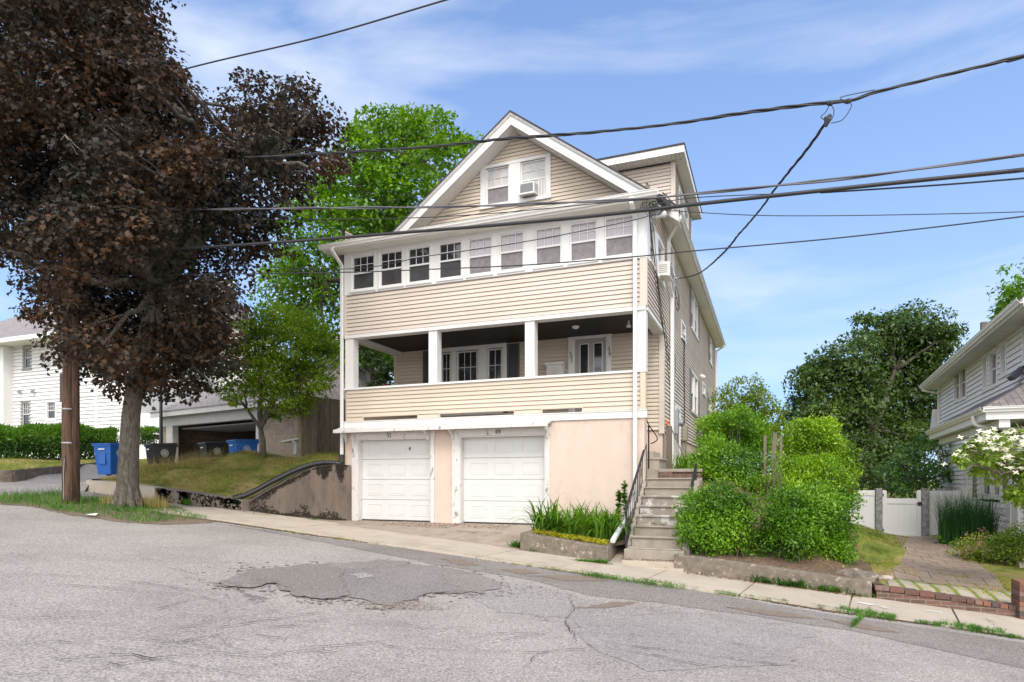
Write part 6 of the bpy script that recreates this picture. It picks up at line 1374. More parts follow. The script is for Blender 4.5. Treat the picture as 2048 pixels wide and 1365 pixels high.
b.prism([RF.p(uN+.1, PN-.11, zP-.24), RF.p(uFa, PN-.11, zP-.24), RF.p(uFa, 0, zP-.24), RF.p(uN+.1, 0, zP-.24)], Vector((0, 0, .03))); b.prism([RF.p(uN+.06, PN-.3, zP-.26), RF.p(uFa-.2, PN-.3, zP-.26), RF.p(uFa-.2, PN-.5, zP-.26), RF.p(uN+.06, PN-.5, zP-.26)], Vector((0, 0, -.18)))
b.build('porch_soffit', M['gutter'], rh)
b = MB(); gutter_run(b, RF.p(uN, PN-.05, zP+.02), RF.p(uFa+.05, PN-.05, zP+.02), nL, .12, .12); gutter_run(b, RF.p(uN, PN, zP+.02), RF.p(uN, -6, zP+.02), -uD, .12, .12); b.build('porch_gutter', M['gutter'], rh)
q = MB(); q.tube(smooth_path([RF.p(uN+1.0, PN, zP-.1), RF.p(uN+.95, PN-.0, zP-.28), RF.p(uN+.9, PN-.15, zP-.36), RF.p(uN+.7, .1, zP-.50), RF.p(uN+.7, .05, zP-.7), RF.p(uN+.7, .05, -1)]), .045, 8); q.build('downspout', M['gutter'], rh)
b = MB(); b.prism([W(2012, 787, 16.4), W(2060, 745, 16.4), W(2075, 785, 16.4)], Vector((1, 2, 0))); b.build('porch_gable', M['white_clean'], rh)
b = MB(); b.bar(W(2022, 758, 16.3), W(2056, 728, 16.2), .3, .12); b.build('skylight', M['shutter'], rh)
# enclosed lower wall under the porch roof
LN = .35; zb_ = -1.35; lw = [(ru(2005, LN)-.05, ru(1962, LN), rz_(1985, 991, LN), .85)]
LF = Fr(RF.O+RF.N*LN, uD, nL)
b = MB(); siding(b, LF, zb_, 1.25, ru(2200, LN), ru(1933, LN), [(ru(2003, LN), ru(1964, LN), -.5, .7)], pitch=.155); b.build('porch_wall', M['grey_house'], rh)
b = MB(); b.fb(LF, ru(1935, LN), ru(1932, LN), -3, .04, zb_, 1.25); b.build('porch_corner', M['white_clean'], rh)
for (a_, c_, n_, z_) in ((2028, 2020, .08, -.4), (2046, 2034, .10, -.3)): b = MB(); b.fb(LF, ru(a_, LN), ru(c_, LN), 0, n_, zb_, z_); b.build('pilaster', M['white_clean'], rh)
window(rh, LF, ru(1983, LN)+.05, ru(1965, LN), -.42, .65, .10, 'glass_dark', 'glass_mid', None); window(rh, LF, ru(2002, LN), ru(1984, LN)-.10, -.42, .65, .08, 'glass_dark', 'glass_mid', None)
for u in (ru(1952, LN), ru(2014, LN)):
    b = MB(); louvre(b, LF, u-.2, u+.2, -.5, .75); b.build('shutter', mat('olive_shutter', (.22, .21, .13), .6), rh)
strip_wall('stone_edging', [(4.35, 21.0), (4.5, 19.0), (4.7, 17.0), (4.6, 15.6)], [-1.56, -1.58, -1.6, -1.62], [-1.9]*4, .12, M['concrete_pale'], 'pale stone edging along the right side of the garden path', 'edging', (1, 0), jit=.02)
# ------------------------------------------------------------------ foliage
def unit(a): return a/np.maximum(np.linalg.norm(a, axis=1, keepdims=True), 1e-9)
MAPLE = np.array([(0, 0), (.16, .22), (.06, .50), (.34, .34), (.44, .56), (.62, .25), (1.0, 0.0), (.62, -.25), (.44, -.56), (.34, -.34), (.06, -.50), (.16, -.22)])
OVAL = np.array([(0, 0), (.25, .20), (.60, .24), (1, 0), (.60, -.24), (.25, -.20)])
KITE = np.array([(0, 0), (.42, .30), (1, 0), (.42, -.30)])
def leafmesh(name, P, Ln, Nn, size, m, parent=None, shape=KITE, fold=.10, kind=None):
    """P points, Ln length directions, Nn normals, size (N,)"""
    n = len(P); k = len(shape); Ln = unit(Ln); Nn = Nn-Ln*(Nn*Ln).sum(1, keepdims=True); Nn = unit(Nn); S_ = np.cross(Nn, Ln)
    u = shape[:, 0]-.0; v = shape[:, 1]; w = np.abs(v)*fold*2-.18*u*u
    V = (P[:, None, :]+size[:, None, None]*(Ln[:, None, :]*u[None, :, None]+S_[:, None, :]*v[None, :, None]+Nn[:, None, :]*w[None, :, None])).reshape(-1, 3)
    me = bpy.data.meshes.new(name); me.vertices.add(n*k); me.vertices.foreach_set('co', V.astype(np.float32).ravel())
    me.loops.add(n*k); me.loops.foreach_set('vertex_index', np.arange(n*k, dtype=np.int32))
    me.polygons.add(n); me.polygons.foreach_set('loop_start', np.arange(0, n*k, k, dtype=np.int32)); me.polygons.foreach_set('loop_total', np.full(n, k, dtype=np.int32))
    me.materials.append(m); me.update(calc_edges=True); o = bpy.data.objects.new(name, me); COL.objects.link(o)
    if parent:
        o.parent = parent
        if parent.parent is None: o.matrix_parent_inverse = Matrix.LocRotScale(parent.location, parent.rotation_euler, None).inverted()
    if kind: o['kind'] = kind
    print('LEAVES', name, n)
    return o
def crown_points(blobs, per_m2, cl=.32, flat=.5, shell=.55, seed=0, lpc=14, rough=.12):
    """two levels: every blob carries leafy tufts, every tuft is a dome of leaves open below"""
    g = np.random.default_rng(seed); PP, OO = [], []
    for c, r in blobs:
        nl = int(per_m2*4*math.pi*r*r*.6); lpt = lpc*3.2; nt_ = max(5, int(nl/lpt))
        d = unit(g.normal(size=(nt_, 3))); rad = r*(shell+(1-shell)*g.random((nt_, 1))**.5)*(1+rough*g.normal(size=(nt_, 1)))
        C = np.array(c)[None]+d*rad*np.array([1, 1, .95]); tr = cl*(.55+.75*g.random(nt_)); tr = np.minimum(tr, r*.6)
        k = np.maximum(4, g.poisson(lpt, nt_)); idx = np.repeat(np.arange(nt_), k); n = len(idx)
        o = g.normal(size=(n, 3)); o[:, 2] = np.abs(o[:, 2])*1.0-.35; o = unit(o); rr = (.45+.62*g.random((n, 1))**.7)
        off = o*rr*tr[idx][:, None]*np.array([1.15, 1.15, flat+.25]); off[:, 2] -= .35*np.maximum(0, (off*d[idx]).sum(1))
        PP.append(C[idx]+off); OO.append(unit(o*.75+d[idx]*.5))
    return np.concatenate(PP), np.concatenate(OO)
def crown_points_old(blobs, per_m2, cl=.32, flat=.5, shell=.55, seed=0, lpc=14, rough=.12):
    """clustered leaf positions over blobs [(centre, radius)], returns P, outward"""
    g = np.random.default_rng(seed); PP, OO = [], []
    for c, r in blobs:
        nl = int(per_m2*4*math.pi*r*r*.6); nc = max(4, nl//lpc)
        d = unit(g.normal(size=(nc, 3))); rad = r*(shell+(1-shell)*g.random((nc, 1))**.6)*(1+rough*g.normal(size=(nc, 1)))
        C = np.array(c)[None]+d*rad*np.array([1, 1, .92])
        k = g.poisson(lpc, nc)+2; idx = np.repeat(np.arange(nc), k); sz = cl*(.6+.8*g.random(nc))
        # each cluster is a flattened spray hanging outward
        off = g.normal(size=(len(idx), 3))*np.array([1, 1, flat])*.5; off = off*sz[idx][:, None]
        out_ = d[idx]; off[:, 2] -= .30*np.maximum(0, (off*out_).sum(1))
        PP.append(C[idx]+off); OO.append(out_)
    return np.concatenate(PP), np.concatenate(OO)
def limb(b, a, c, r0, r1, seed, sag=.0, k=7, wob=.06):
    r = random.Random(seed); a = Vector(a); c = Vector(c); L_ = (c-a).length; pts = []
    for i in range(k+1):
        t = i/k; p = a.lerp(c, t)+Vector((r.uniform(-1, 1), r.uniform(-1, 1), r.uniform(-1, 1)))*wob*L_*math.sin(math.pi*t)*.6
        p.z += sag*L_*math.sin(math.pi*t); pts.append(p)
    b.tube(pts, [r0+(r1-r0)*i/k for i in range(k+1)], 8 if r0 > .06 else 5)
    return pts
def tree(name, label, cat_, base, trunk, blobs, leaf, m, bark='bark', per=60, cl=.35, flat=.5, seed=1, shape=KITE, droop=.5, rtrunk=(.2, .08), group=None, shell=.5, lpc=14, fork=None, limbs=None, crown_name='crown', up=.9, twigs=2):
    e = empty(name, base, label, cat_, group); g = np.random.default_rng(seed+100)
    P, O = crown_points(blobs, per, cl, flat, shell, seed, lpc); n = len(P)
    Ln = O*.8+g.normal(size=(n, 3))*.8; Ln[:, 2] -= droop; Nn = np.array([0, 0, up])+O*.7+g.normal(size=(n, 3))*.40
    leafmesh(crown_name, P, Ln, Nn, leaf*(.65+.6*g.random(n)), m, e, shape)
    b = MB(); pts = [Vector(p) for p in trunk]; k = len(pts)
    b.tube(pts, [rtrunk[0]+(rtrunk[1]-rtrunk[0])*(i/(k-1))**.8 for i in range(k)], 16 if rtrunk[0] > .15 else 8); b.build('trunk', M[bark], e, smooth=True)
    b = MB(); fk = Vector(fork) if fork else pts[-1]; rnd = random.Random(seed)
    for i, (c, r) in enumerate(blobs):
        c = Vector(c); src = fk if not limbs else min([Vector(q) for q in limbs]+[fk], key=lambda q: (q-c).length)
        pl_ = limb(b, src, c, rtrunk[1]*.62, rtrunk[1]*.14, seed+i)
        for j in range(twigs):
            d = Vector((rnd.gauss(0, 1), rnd.gauss(0, 1), rnd.gauss(.2, .7))).normalized()*r*.85; limb(b, pl_[rnd.randint(3, 6)], c+d, rtrunk[1]*.20, .008, seed+i*7+j, k=4)
    if limbs:
        for i, q in enumerate(limbs): limb(b, fk, q, rtrunk[1]*.95, rtrunk[1]*.6, seed+900+i, k=6, wob=.03)
    b.build('limbs', M[bark], e, smooth=True)
    return e
def pxb(lst, t0, jit=0, seed=0, rs=1.0):
    """blobs from photo outline: (px,py,rpx[,t])"""
    r = random.Random(seed); o = []
    for q in lst:
        t = q[3] if len(q) > 3 else t0+r.uniform(-jit, jit); o.append((tuple(W(q[0], q[1], t)), q[2]*t/FPX*rs))
    return o

LM = {}
LM['purple'] = leafmat('purple_maple_leaves', [(.018, .016, .013), (.030, .026, .020), (.044, .034, .025), (.070, .042, .024), (.12, .055, .021)], .25, .5, .25, .45, .6)
LM['green'] = leafmat('norway_maple_leaves', [(.045, .105, .010), (.085, .185, .014), (.145, .285, .018), (.21, .37, .025)], .40, .42, .35, .5, .45)
LM['dogwood'] = leafmat('small_tree_leaves', [(.13, .21, .02), (.22, .33, .03), (.32, .44, .045)], .4, .45, .3, .8, .4)
LM['dark'] = leafmat('dark_green_leaves', [(.038, .072, .015), (.065, .115, .022), (.10, .165, .032)], .3, .4, .4, .35, .45)
LM['yellow'] = leafmat('yellow_green_leaves', [(.12, .19, .018), (.19, .27, .025), (.28, .34, .03)], .42, .45, .3, .6, .4)
LM['privet'] = leafmat('privet_leaves', [(.045, .12, .010), (.095, .22, .016), (.18, .35, .022), (.28, .46, .035)], .35, .38, .4, .9, .55)
LM['privet2'] = leafmat('privet_leaves_pale', [(.07, .15, .012), (.15, .28, .018), (.26, .42, .025), (.36, .52, .035)], .38, .4, .35, .9, .5)
LM['yew'] = leafmat('yew_hedge_leaves', [(.016, .052, .008), (.030, .085, .012), (.06, .14, .018)], .25, .5, .3, 1.2, .4)
LM['yew_top'] = leafmat('new_hedge_shoots', [(.06, .15, .012), (.13, .27, .02)], .35, .45, .3)
LM['lily'] = leafmat('daylily_blades', [(.06, .15, .015), (.11, .24, .02), (.19, .35, .03)], .38, .4, .35, 1.5, .4)
LM['grassblade'] = leafmat('grass_blades', [(.09, .15, .02), (.16, .22, .032), (.25, .28, .055), (.36, .32, .12)], .35, .55, .2, .8, .7)
LM['drygrass'] = leafmat('dry_grass_blades', [(.22, .20, .06), (.40, .33, .12), (.50, .38, .18)], .35, .6, .2, .8, .5)
LM['weed'] = leafmat('weed_leaves', [(.04, .12, .015), (.08, .20, .025), (.14, .28, .04)], .35, .5, .25, 2)
LM['tallgrass'] = leafmat('tall_grass_blades', [(.02, .075, .022), (.035, .115, .03), (.06, .16, .035)], .3, .42, .35, 2)
LM['sedum'] = leafmat('yellow_sedum', [(.30, .34, .02), (.45, .44, .03), (.30, .16, .04)], .3, .6, .2, 3)
LM['spirea'] = leafmat('spirea_leaves', [(.09, .16, .02), (.17, .26, .025), (.30, .32, .03)], .35, .5, .3, 1.5)
LM['pink'] = leafmat('pink_flowers', [(.45, .20, .20), (.55, .32, .28), (.40, .22, .15)], .3, .6, .2, 3)
LM['bract'] = leafmat('white_flower_bracts', [(.72, .70, .50), (.80, .78, .62), (.80, .80, .70)], .3, .5, .2, 3)
LM['kousa'] = leafmat('kousa_leaves', [(.08, .15, .02), (.17, .27, .03), (.30, .40, .05)], .4, .4, .35, 1)

# --- purple maple in the verge
_b = G(255, 1014); base = Vector((_b[0], _b[1], zs(_b[0])))
pm_bl = [(30, 20, 130), (150, -60, 140), (190, 60, 110), (-80, -40, 150), (-90, 180, 150), (60, 180, 130), (170, 190, 120), (268, 110, 85), (262, 210, 100), (325, 150, 62), (370, 205, 50), (20, 330, 125),
 (140, 330, 130), (250, 320, 110), (350, 290, 90), (440, 280, 70), (520, 230, 62), (575, 195, 50), (620, 225, 55), (640, 290, 48), (560, 300, 75), (480, 350, 90), (600, 370, 48), (555, 410, 55), (655, 330, 35), (420, 400, 90),
 (330, 420, 90), (60, 440, 95), (180, 450, 110), (500, 450, 62), (470, 520, 58), (530, 490, 40), (290, 520, 90), (380, 530, 70), (110, 540, 85), (200, 580, 90), (300, 610, 100), (400, 610, 70), (440, 660, 50), (130, 640, 70), (210, 680, 85),
 (300, 710, 85), (380, 700, 75), (430, 720, 45), (250, 750, 55), (330, 770, 50), (395, 760, 38), (160, 710, 45), (75, 605, 38), (-60, 460, 90), (215, 0, 70), (255, 55, 60)]
bl = pxb(pm_bl, 15.0, 1.3, 3, .93)
bl += pxb([(230, 415, 55, 12.2), (290, 440, 50, 12.1), (180, 380, 50, 12.2), (340, 330, 50, 12.3), (400, 325, 42, 12.2), (450, 318, 25, 12.2), (300, 165, 45, 12), (350, 150, 30, 12.1), (280, 490, 45, 12.2), (230, 300, 50, 12.3)], 12.2)
bl += pxb([(x+random.uniform(-30, 30), y+random.uniform(-20, 20), r*.8) for x, y, r in pm_bl[::2] if r > 60], 17.3, .5, 4)
bl += pxb([(x+random.uniform(-30, 30), y+random.uniform(-20, 20), r*.75) for x, y, r in pm_bl[1::3] if r > 60], 12.9, .4, 5)
T_ = lambda x, y, t=15.0: tuple(W(x, y, t))
tr_ = [base-Vector((0, 0, .3)), base+Vector((0, 0, .15))]+[T_(256, 950, 15.1), T_(258, 900, 15.1), T_(262, 830, 15.1), T_(275, 740, 15.1), T_(300, 640, 15.1), T_(325, 560, 15.1)]
mpl = tree('purple_maple', 'large purple leaved maple with a thick grey trunk in the verge, filling the upper left', 'tree', base, tr_, bl, .102, LM['purple'], per=235, cl=.50, flat=.55, seed=11, shape=MAPLE, droop=.75, rtrunk=(.275, .15), fork=T_(318, 575, 15.1), limbs=[T_(350, 420, 15.0), T_(395, 400, 15.0), T_(440, 420, 14.8), T_(200, 400, 15.4), T_(230, 200, 15), T_(420, 300, 15), T_(520, 330, 15), T_(90, 250, 15), T_(150, 560, 14.8)], lpc=16, twigs=2)
# root flare
b = MB()
for i in range(9):
    a = i*.698+.3; d = Vector((math.cos(a), math.sin(a), 0)); b.tube([base+d*.15+Vector((0, 0, .55)), base+d*.20+Vector((0, 0, .22)), base+d*.26+Vector((0, 0, .08)), base+d*(.36+.05*(i % 3))+Vector((0, 0, -.06))], [.06, .10, .10, .06], 9)
b.build('root_flare', M['bark'], mpl, smooth=True)
b = MB(); limb(b, W(130, 270, 12.0), W(155, 310, 11.9), .010, .006, 1); limb(b, W(130, 270, 12.0), W(178, 318, 12.0), .010, .005, 2); limb(b, W(121, 282, 12), W(130, 270, 12), .006, .009, 4); b.build('dead_twig', M['wood_grey'], mpl)

# --- tall green maple behind the house
gb = [(800, 245, 42), (760, 260, 45), (850, 265, 48), (900, 270, 34), (935, 285, 25), (700, 260, 20), (725, 310, 48), (790, 320, 70), (860, 330, 62), (690, 360, 55), (750, 400, 75), (820, 400, 60), (650, 410, 50), (620, 470, 60), (700, 480, 75), (580, 540, 50),
 (640, 560, 62), (545, 600, 42), (600, 630, 50), (670, 620, 42), (560, 530, 40), (720, 560, 40), (780, 460, 60), (690, 680, 40), (735, 700, 50), (740, 640, 50), (640, 690, 38), (780, 690, 40), (600, 420, 35), (560, 470, 32)]
gbl = pxb(gb, 26.5, 1.8, 7, .95)+pxb([(x+10, y+8, r*.8) for x, y, r in gb[::2] if r > 40], 29, .8, 8)
tree('green_maple', 'tall bright green maple rising behind the left side of the beige house', 'tree', W(735, 900, 26.5), [W(735, 930, 26.5), W(735, 800, 26.5), W(740, 640, 26.5), W(745, 520, 26.5)], gbl, .21, LM['green'], per=95, cl=.75, flat=.5, seed=21, shape=KITE, droop=.35, rtrunk=(.33, .16), fork=W(745, 560, 26.5), lpc=18, limbs=[W(700, 480, 26.5), W(790, 420, 26.5), W(650, 560, 26.5), W(820, 330, 26.5)], shell=.55)
# --- small dogwood-like tree on the lawn
sb = [(500, 690, 30), (530, 670, 30), (570, 650, 30), (610, 680, 32), (540, 750, 34), (600, 750, 34), (490, 770, 24), (560, 795, 24), (650, 745, 22), (440, 740, 18), (510, 640, 22), (545, 640, 32), (600, 645, 32), (500, 665, 25), (640, 680, 28), (575, 690, 40), (520, 715, 34), (470, 700, 24), (625, 725, 34), (660, 712, 18), (480, 745, 30), (560, 755, 38), (600, 775, 36), (455, 770, 20), (640, 765, 22), (520, 790, 26), (580, 820, 20), (540, 832, 14), (612, 812, 18), (465, 800, 12)]
stt = 19.4; tb = W(527, 907, stt)
e_ = tree('small_tree', 'small airy green tree with a forked trunk growing on the lawn', 'tree', tb, [W(527, 915, stt), W(526, 880, stt), W(521, 857, stt)], pxb(sb, stt, 1.2, 9, 1.15), .105, LM['dogwood'], 'bark_thin', per=430, cl=.36, flat=.12, seed=31, shape=OVAL, droop=.25, rtrunk=(.085, .065), fork=W(521, 857, stt), limbs=[W(492, 815, stt), W(517, 800, stt), W(545, 810, stt-.3), W(560, 760, stt), W(520, 730, stt)], lpc=14, shell=.3, twigs=2, up=1.6)
# --- right trees
db = [(1830, 655, 48), (1780, 665, 42), (1870, 690, 45), (1900, 670, 22), (1725, 650, 22), (1790, 720, 60), (1845, 750, 60), (1705, 720, 48), (1655, 740, 42), (1620, 770, 36), (1700, 790, 60), (1770, 810, 65), (1840, 820, 45), (1640, 820, 40), (1700, 860, 55), (1780, 880, 60), (1730, 930, 60), (1850, 880, 32), (1610, 860, 40), (1660, 910, 45), (1595, 815, 25), (1800, 950, 50)]
tree('dark_green_tree', 'big dark green tree with pale forked branches behind the white fence', 'tree', W(1755, 1000, 42), [W(1755, 1010, 42), W(1752, 920, 42), W(1748, 850, 42)], pxb(db, 42, 2.5, 10, .98), .27, LM['dark'], per=135, cl=1.1, flat=.5, seed=41, shape=KITE, rtrunk=(.45, .22), fork=W(1748, 860, 42), lpc=16, shell=.3, bark='bark_thin', limbs=[W(1700, 790, 42), W(1790, 740, 42)])
tree('far_tree', 'green tree showing above the roof of the grey house at the right edge', 'tree', W(2120, 960, 40), [W(2120, 1000, 40), W(2120, 700, 40)], pxb([(2040, 580, 32), (2075, 560, 50), (2015, 600, 18), (2060, 620, 45), (2020, 625, 18), (2110, 600, 60), (2000, 640, 12)], 40, 1, 11), .28, LM['green'], per=34, cl=.9, seed=43, rtrunk=(.4, .2), lpc=14)
tree('yellow_green_tree', 'small yellow green tree behind the left privet row', 'tree', W(1490, 950, 24), [W(1490, 960, 24), W(1492, 860, 24)], pxb([(1440, 850, 26), (1480, 815, 30), (1520, 850, 30), (1490, 785, 28), (1465, 800, 26), (1515, 800, 24), (1450, 825, 22), (1490, 830, 38), (1530, 830, 28), (1545, 860, 20), (1505, 870, 36), (1455, 860, 25)], 24, .6, 12, 1.2), .11, LM['yellow'], 'bark_thin', per=240, cl=.30, seed=45, rtrunk=(.09, .05), lpc=12, shell=.4, shape=OVAL)
tree('laurel_bush', 'wide dark green layered bush behind the right fence panel', 'bush', W(1850, 1000, 26), [W(1850, 1020, 26), W(1850, 960, 26)], pxb([(1800, 935, 34), (1850, 915, 42), (1900, 925, 40), (1780, 960, 28), (1830, 960, 42), (1890, 965, 42), (1940, 940, 34), (1870, 890, 25)], 25, .8, 13), .16, leafmat('laurel_leaves', [(.04, .10, .022), (.08, .18, .035), (.14, .27, .05)], .3, .35, .4, 1, .5), 'bark_thin', per=100, cl=.42, flat=.25, seed=47, rtrunk=(.1, .06), lpc=16, shell=.6, shape=OVAL, up=1.8)
tree('dark_shrub', 'dark shrub in the shade between the privet and the white fence', 'bush', W(1710, 1000, 30), [W(1710, 1010, 30), W(1710, 950, 30)], pxb([(1700, 930, 35), (1740, 950, 32), (1690, 880, 30), (1730, 890, 30), (1765, 960, 22)], 30, .8, 14), .16, LM['dark'], 'bark_thin', per=80, cl=.5, seed=48, rtrunk=(.1, .06), lpc=14)
tree('dark_shrub', 'low dark tree mass behind the yellow green tree', 'bush', W(1590, 950, 34), [W(1590, 960, 34), W(1590, 900, 34)], pxb([(1575, 850, 28), (1600, 880, 34), (1560, 900, 30), (1640, 890, 30), (1540, 885, 30), (1530, 920, 30), (1560, 930, 30)], 34, .6, 15), .2, LM['dark'], 'bark_thin', per=60, cl=.5, seed=49, rtrunk=(.1, .06))
tree('garden_tree', 'green foliage behind the railing at the left end of the porch', 'tree', W(745, 900, 22), [W(745, 930, 22), W(742, 760, 22)], pxb([(745, 715, 24), (770, 740, 20), (725, 690, 22), (760, 765, 18)], 22, .4, 16), .13, LM['dark'], 'bark_thin', per=90, cl=.35, seed=51, rtrunk=(.08, .05), shape=MAPLE)
for i, (x, y, t, r, lb) in enumerate(((-52, 34, 0, 4.5, 'far tree crown beyond the white house'), (-30, 44, 0, 5, 'far tree behind the block garage roofs'))):
    tree('far_tree', lb, 'tree', (x, y, 1), [(x, y, .5), (x, y, 6)], [((x, y, 6), r), ((x+2.5, y, 5), r*.8), ((x-2.5, y, 5), r*.8)], .3, LM['dark'], per=9, cl=.8, seed=60+i, rtrunk=(.3, .15))

# --- bushes: privet rows
def bush(name, label, blobs, leaf, m, per, seed, cl=.20, flat=.7, cat_='bush', group=None, stems=True, shell=.62, lpc=11, shape=OVAL, up=.9, droop=-.3):
    c = Vector(blobs[0][0]); e = empty(name, (c.x, c.y, H(c.x, c.y)), label, cat_, group); g = np.random.default_rng(seed)
    P, O = crown_points(blobs, per, cl, flat, .8, seed, lpc, .14); n = len(P)
    Ln = O*.7+g.normal(size=(n, 3))*.7; Ln[:, 2] -= droop; Nn = np.array([0, 0, up])+O*.6+g.normal(size=(n, 3))*.5
    leafmesh('foliage', P, Ln, Nn, leaf*(.6+.7*g.random(n)), m, e, shape)
    if stems:
        b = MB(); r = random.Random(seed)
        for i, (q, rd) in enumerate(blobs):
            q = Vector(q)
            for j in range(5):
                a = Vector((q.x+r.uniform(-.2, .2), q.y+r.uniform(-.2, .2), min(q.z-.1, H(q.x, q.y) if q.y > 12.4 else -1.5))); d = Vector((r.gauss(0, 1), r.gauss(0, 1), r.gauss(.4, .6))).normalized()*rd*.65
                limb(b, a, q+d, .012, .004, seed+i*9+j, k=4)
        b.build('stems', M['bark_thin'], e)
    return e
PG = 'privet bushes right of the steps'
bush('privet_bush', 'rounded green privet bush nearest the bottom of the steps', pxb([(1470, 1070, 22), (1398, 1018, 30), (1440, 1010, 34), (1402, 1060, 34), (1452, 1058, 36), (1422, 1094, 26), (1465, 1098, 26), (1385, 1085, 20), (1486, 1020, 26)], 12.25, .2, 1, 1.1), .056, LM['privet'], 3600, 71, group=PG)
bush('privet_bush', 'low wide privet bush at the front centre of the bed above the kerb', pxb([(1560, 1050, 24), (1525, 1100, 26), (1575, 1020, 38), (1580, 1070, 38), (1570, 1118, 26), (1610, 1124, 25), (1640, 1128, 18), (1580, 1130, 20), (1515, 1112, 14)], 12.15, .2, 2, 1.1), .056, LM['privet'], 3600, 72, group=PG)
bush('privet_bush', 'dense privet bush at the front right corner of the bed beside the boulder', pxb([(1632, 1020, 40), (1670, 1030, 30), (1630, 1075, 38), (1672, 1070, 26), (1650, 1114, 28), (1680, 1098, 24), (1690, 1110, 16), (1600, 1035, 30)], 12.4, .25, 3, 1.1), .056, LM['privet'], 3500, 73, group=PG)
bush('privet_bush', 'privet bush beside the middle of the steps in the left row', pxb([(1412, 940, 32), (1440, 965, 30), (1462, 925, 36), (1485, 965, 30), (1425, 900, 28), (1400, 970, 20), (1500, 995, 22)], 15.0, .4, 4), .06, LM['privet'], 2500, 74, group=PG)
bush('privet_bush', 'tall privet bush at the top of the left row against the side wall', pxb([(1432, 868, 30), (1470, 860, 34), (1505, 860, 28), (1455, 890, 32), (1500, 895, 32), (1515, 935, 20), (1475, 835, 20), (1425, 850, 20), (1520, 880, 16)], 17.2, .5, 5), .068, LM['privet'], 2100, 75, group=PG)
bush('privet_bush', 'pale lime privet bush in the middle of the right row', pxb([(1595, 950, 34), (1640, 950, 38), (1610, 985, 34), (1660, 975, 34), (1575, 985, 26), (1680, 1000, 28), (1570, 960, 22)], 14.8, .4, 6), .06, LM['privet2'], 2600, 76, group=PG)
bush('privet_bush', 'tallest lime green privet bush at the top of the right row', pxb([(1605, 875, 28), (1640, 870, 30), (1590, 905, 30), (1630, 910, 38), (1665, 900, 30), (1680, 930, 26), (1692, 950, 18), (1615, 855, 16), (1650, 850, 12), (1583, 930, 20)], 16.6, .4, 7), .068, LM['privet2'], 2100, 77, group=PG)
bush('privet_bush', 'thin scrappy privet growth in the gap between the two rows', pxb([(1545, 955, 18), (1530, 930, 16), (1556, 920, 14), (1525, 970, 18), (1560, 1000, 20), (1518, 1000, 16), (1540, 1010, 18), (1515, 1040, 16), (1545, 975, 12)], 14.4, .4, 8), .05, LM['privet2'], 1200, 78, shell=.2, group=PG)
# upright new shoots on the tops
g = np.random.default_rng(5)
sh_P, sh_L, sh_N, sh_S = [], [], [], []
for (x, y, t, k) in [(px_, py_, tt, 5) for (px_, py_, tt) in [(1600+g.uniform(-30, 90), 850+g.uniform(-12, 60), 16.6) for _ in range(46)]+[(1480+g.uniform(-60, 40), 838+g.uniform(-8, 40), 17.2) for _ in range(30)]+[(1690+g.uniform(-6, 18), 900+g.uniform(0, 110), 15.8) for _ in range(16)]]:
    p = np.array(W(x, y, t)); d = np.array([g.normal()*.35, g.normal()*.35, 1.0]); d /= np.linalg.norm(d); Ls = g.uniform(.2, .5)
    for j in range(12):
        q = p+d*Ls*j/12; sh_P.append(q); sh_L.append(d*.5+g.normal(size=3)*.7); sh_N.append(g.normal(size=3)+np.array([0, 0, .6])); sh_S.append(.055)
o = leafmesh('new_shoots', np.array(sh_P), np.array(sh_L), np.array(sh_N), np.array(sh_S), LM['privet2'], [x for x in bpy.data.objects if x.name.startswith('privet_bush')][6], OVAL)
# ivy covered stump right of the rows
b = MB(); p1, p2, p3 = W(1693, 1100, 14.2), W(1683, 1010, 14.6), W(1676, 960, 14.9); b.tube([p1-Vector((0, 0, .3)), p1, p2, p3], [.19, .16, .10, .07], 10)
ip = tag(b.build('tree_stump', M['bark'], smooth=True), 'leaning brown ivy covered stump at the right end of the privet', 'stump')
g = np.random.default_rng(8); n = 500; t = g.random(n); base_ = np.array([W(1693-17*a, 1100-140*a, 14.2+.7*a) for a in t]); d = unit(g.normal(size=(n, 3))*np.array([1, 1, .3])); leafmesh('ivy', base_+d*(.17-.09*t)[:, None], g.normal(size=(n, 3))+np.array([0, 0, -.8]), d, np.full(n, .05), leafmat('ivy_leaves', [(.10, .06, .03), (.16, .14, .03), (.06, .09, .02)], .2, .5), ip, MAPLE)
bush('variegated_shrub', 'small pale variegated shrub at the corner of the bed and garden path', pxb([(1720, 1105, 16), (1732, 1100, 12), (1722, 1118, 12)], 14.0, .1, 1), .04, leafmat('variegated_leaves', [(.10, .17, .04), (.30, .32, .12), (.45, .44, .25)], .3, .5), 900, 82, cl=.1)

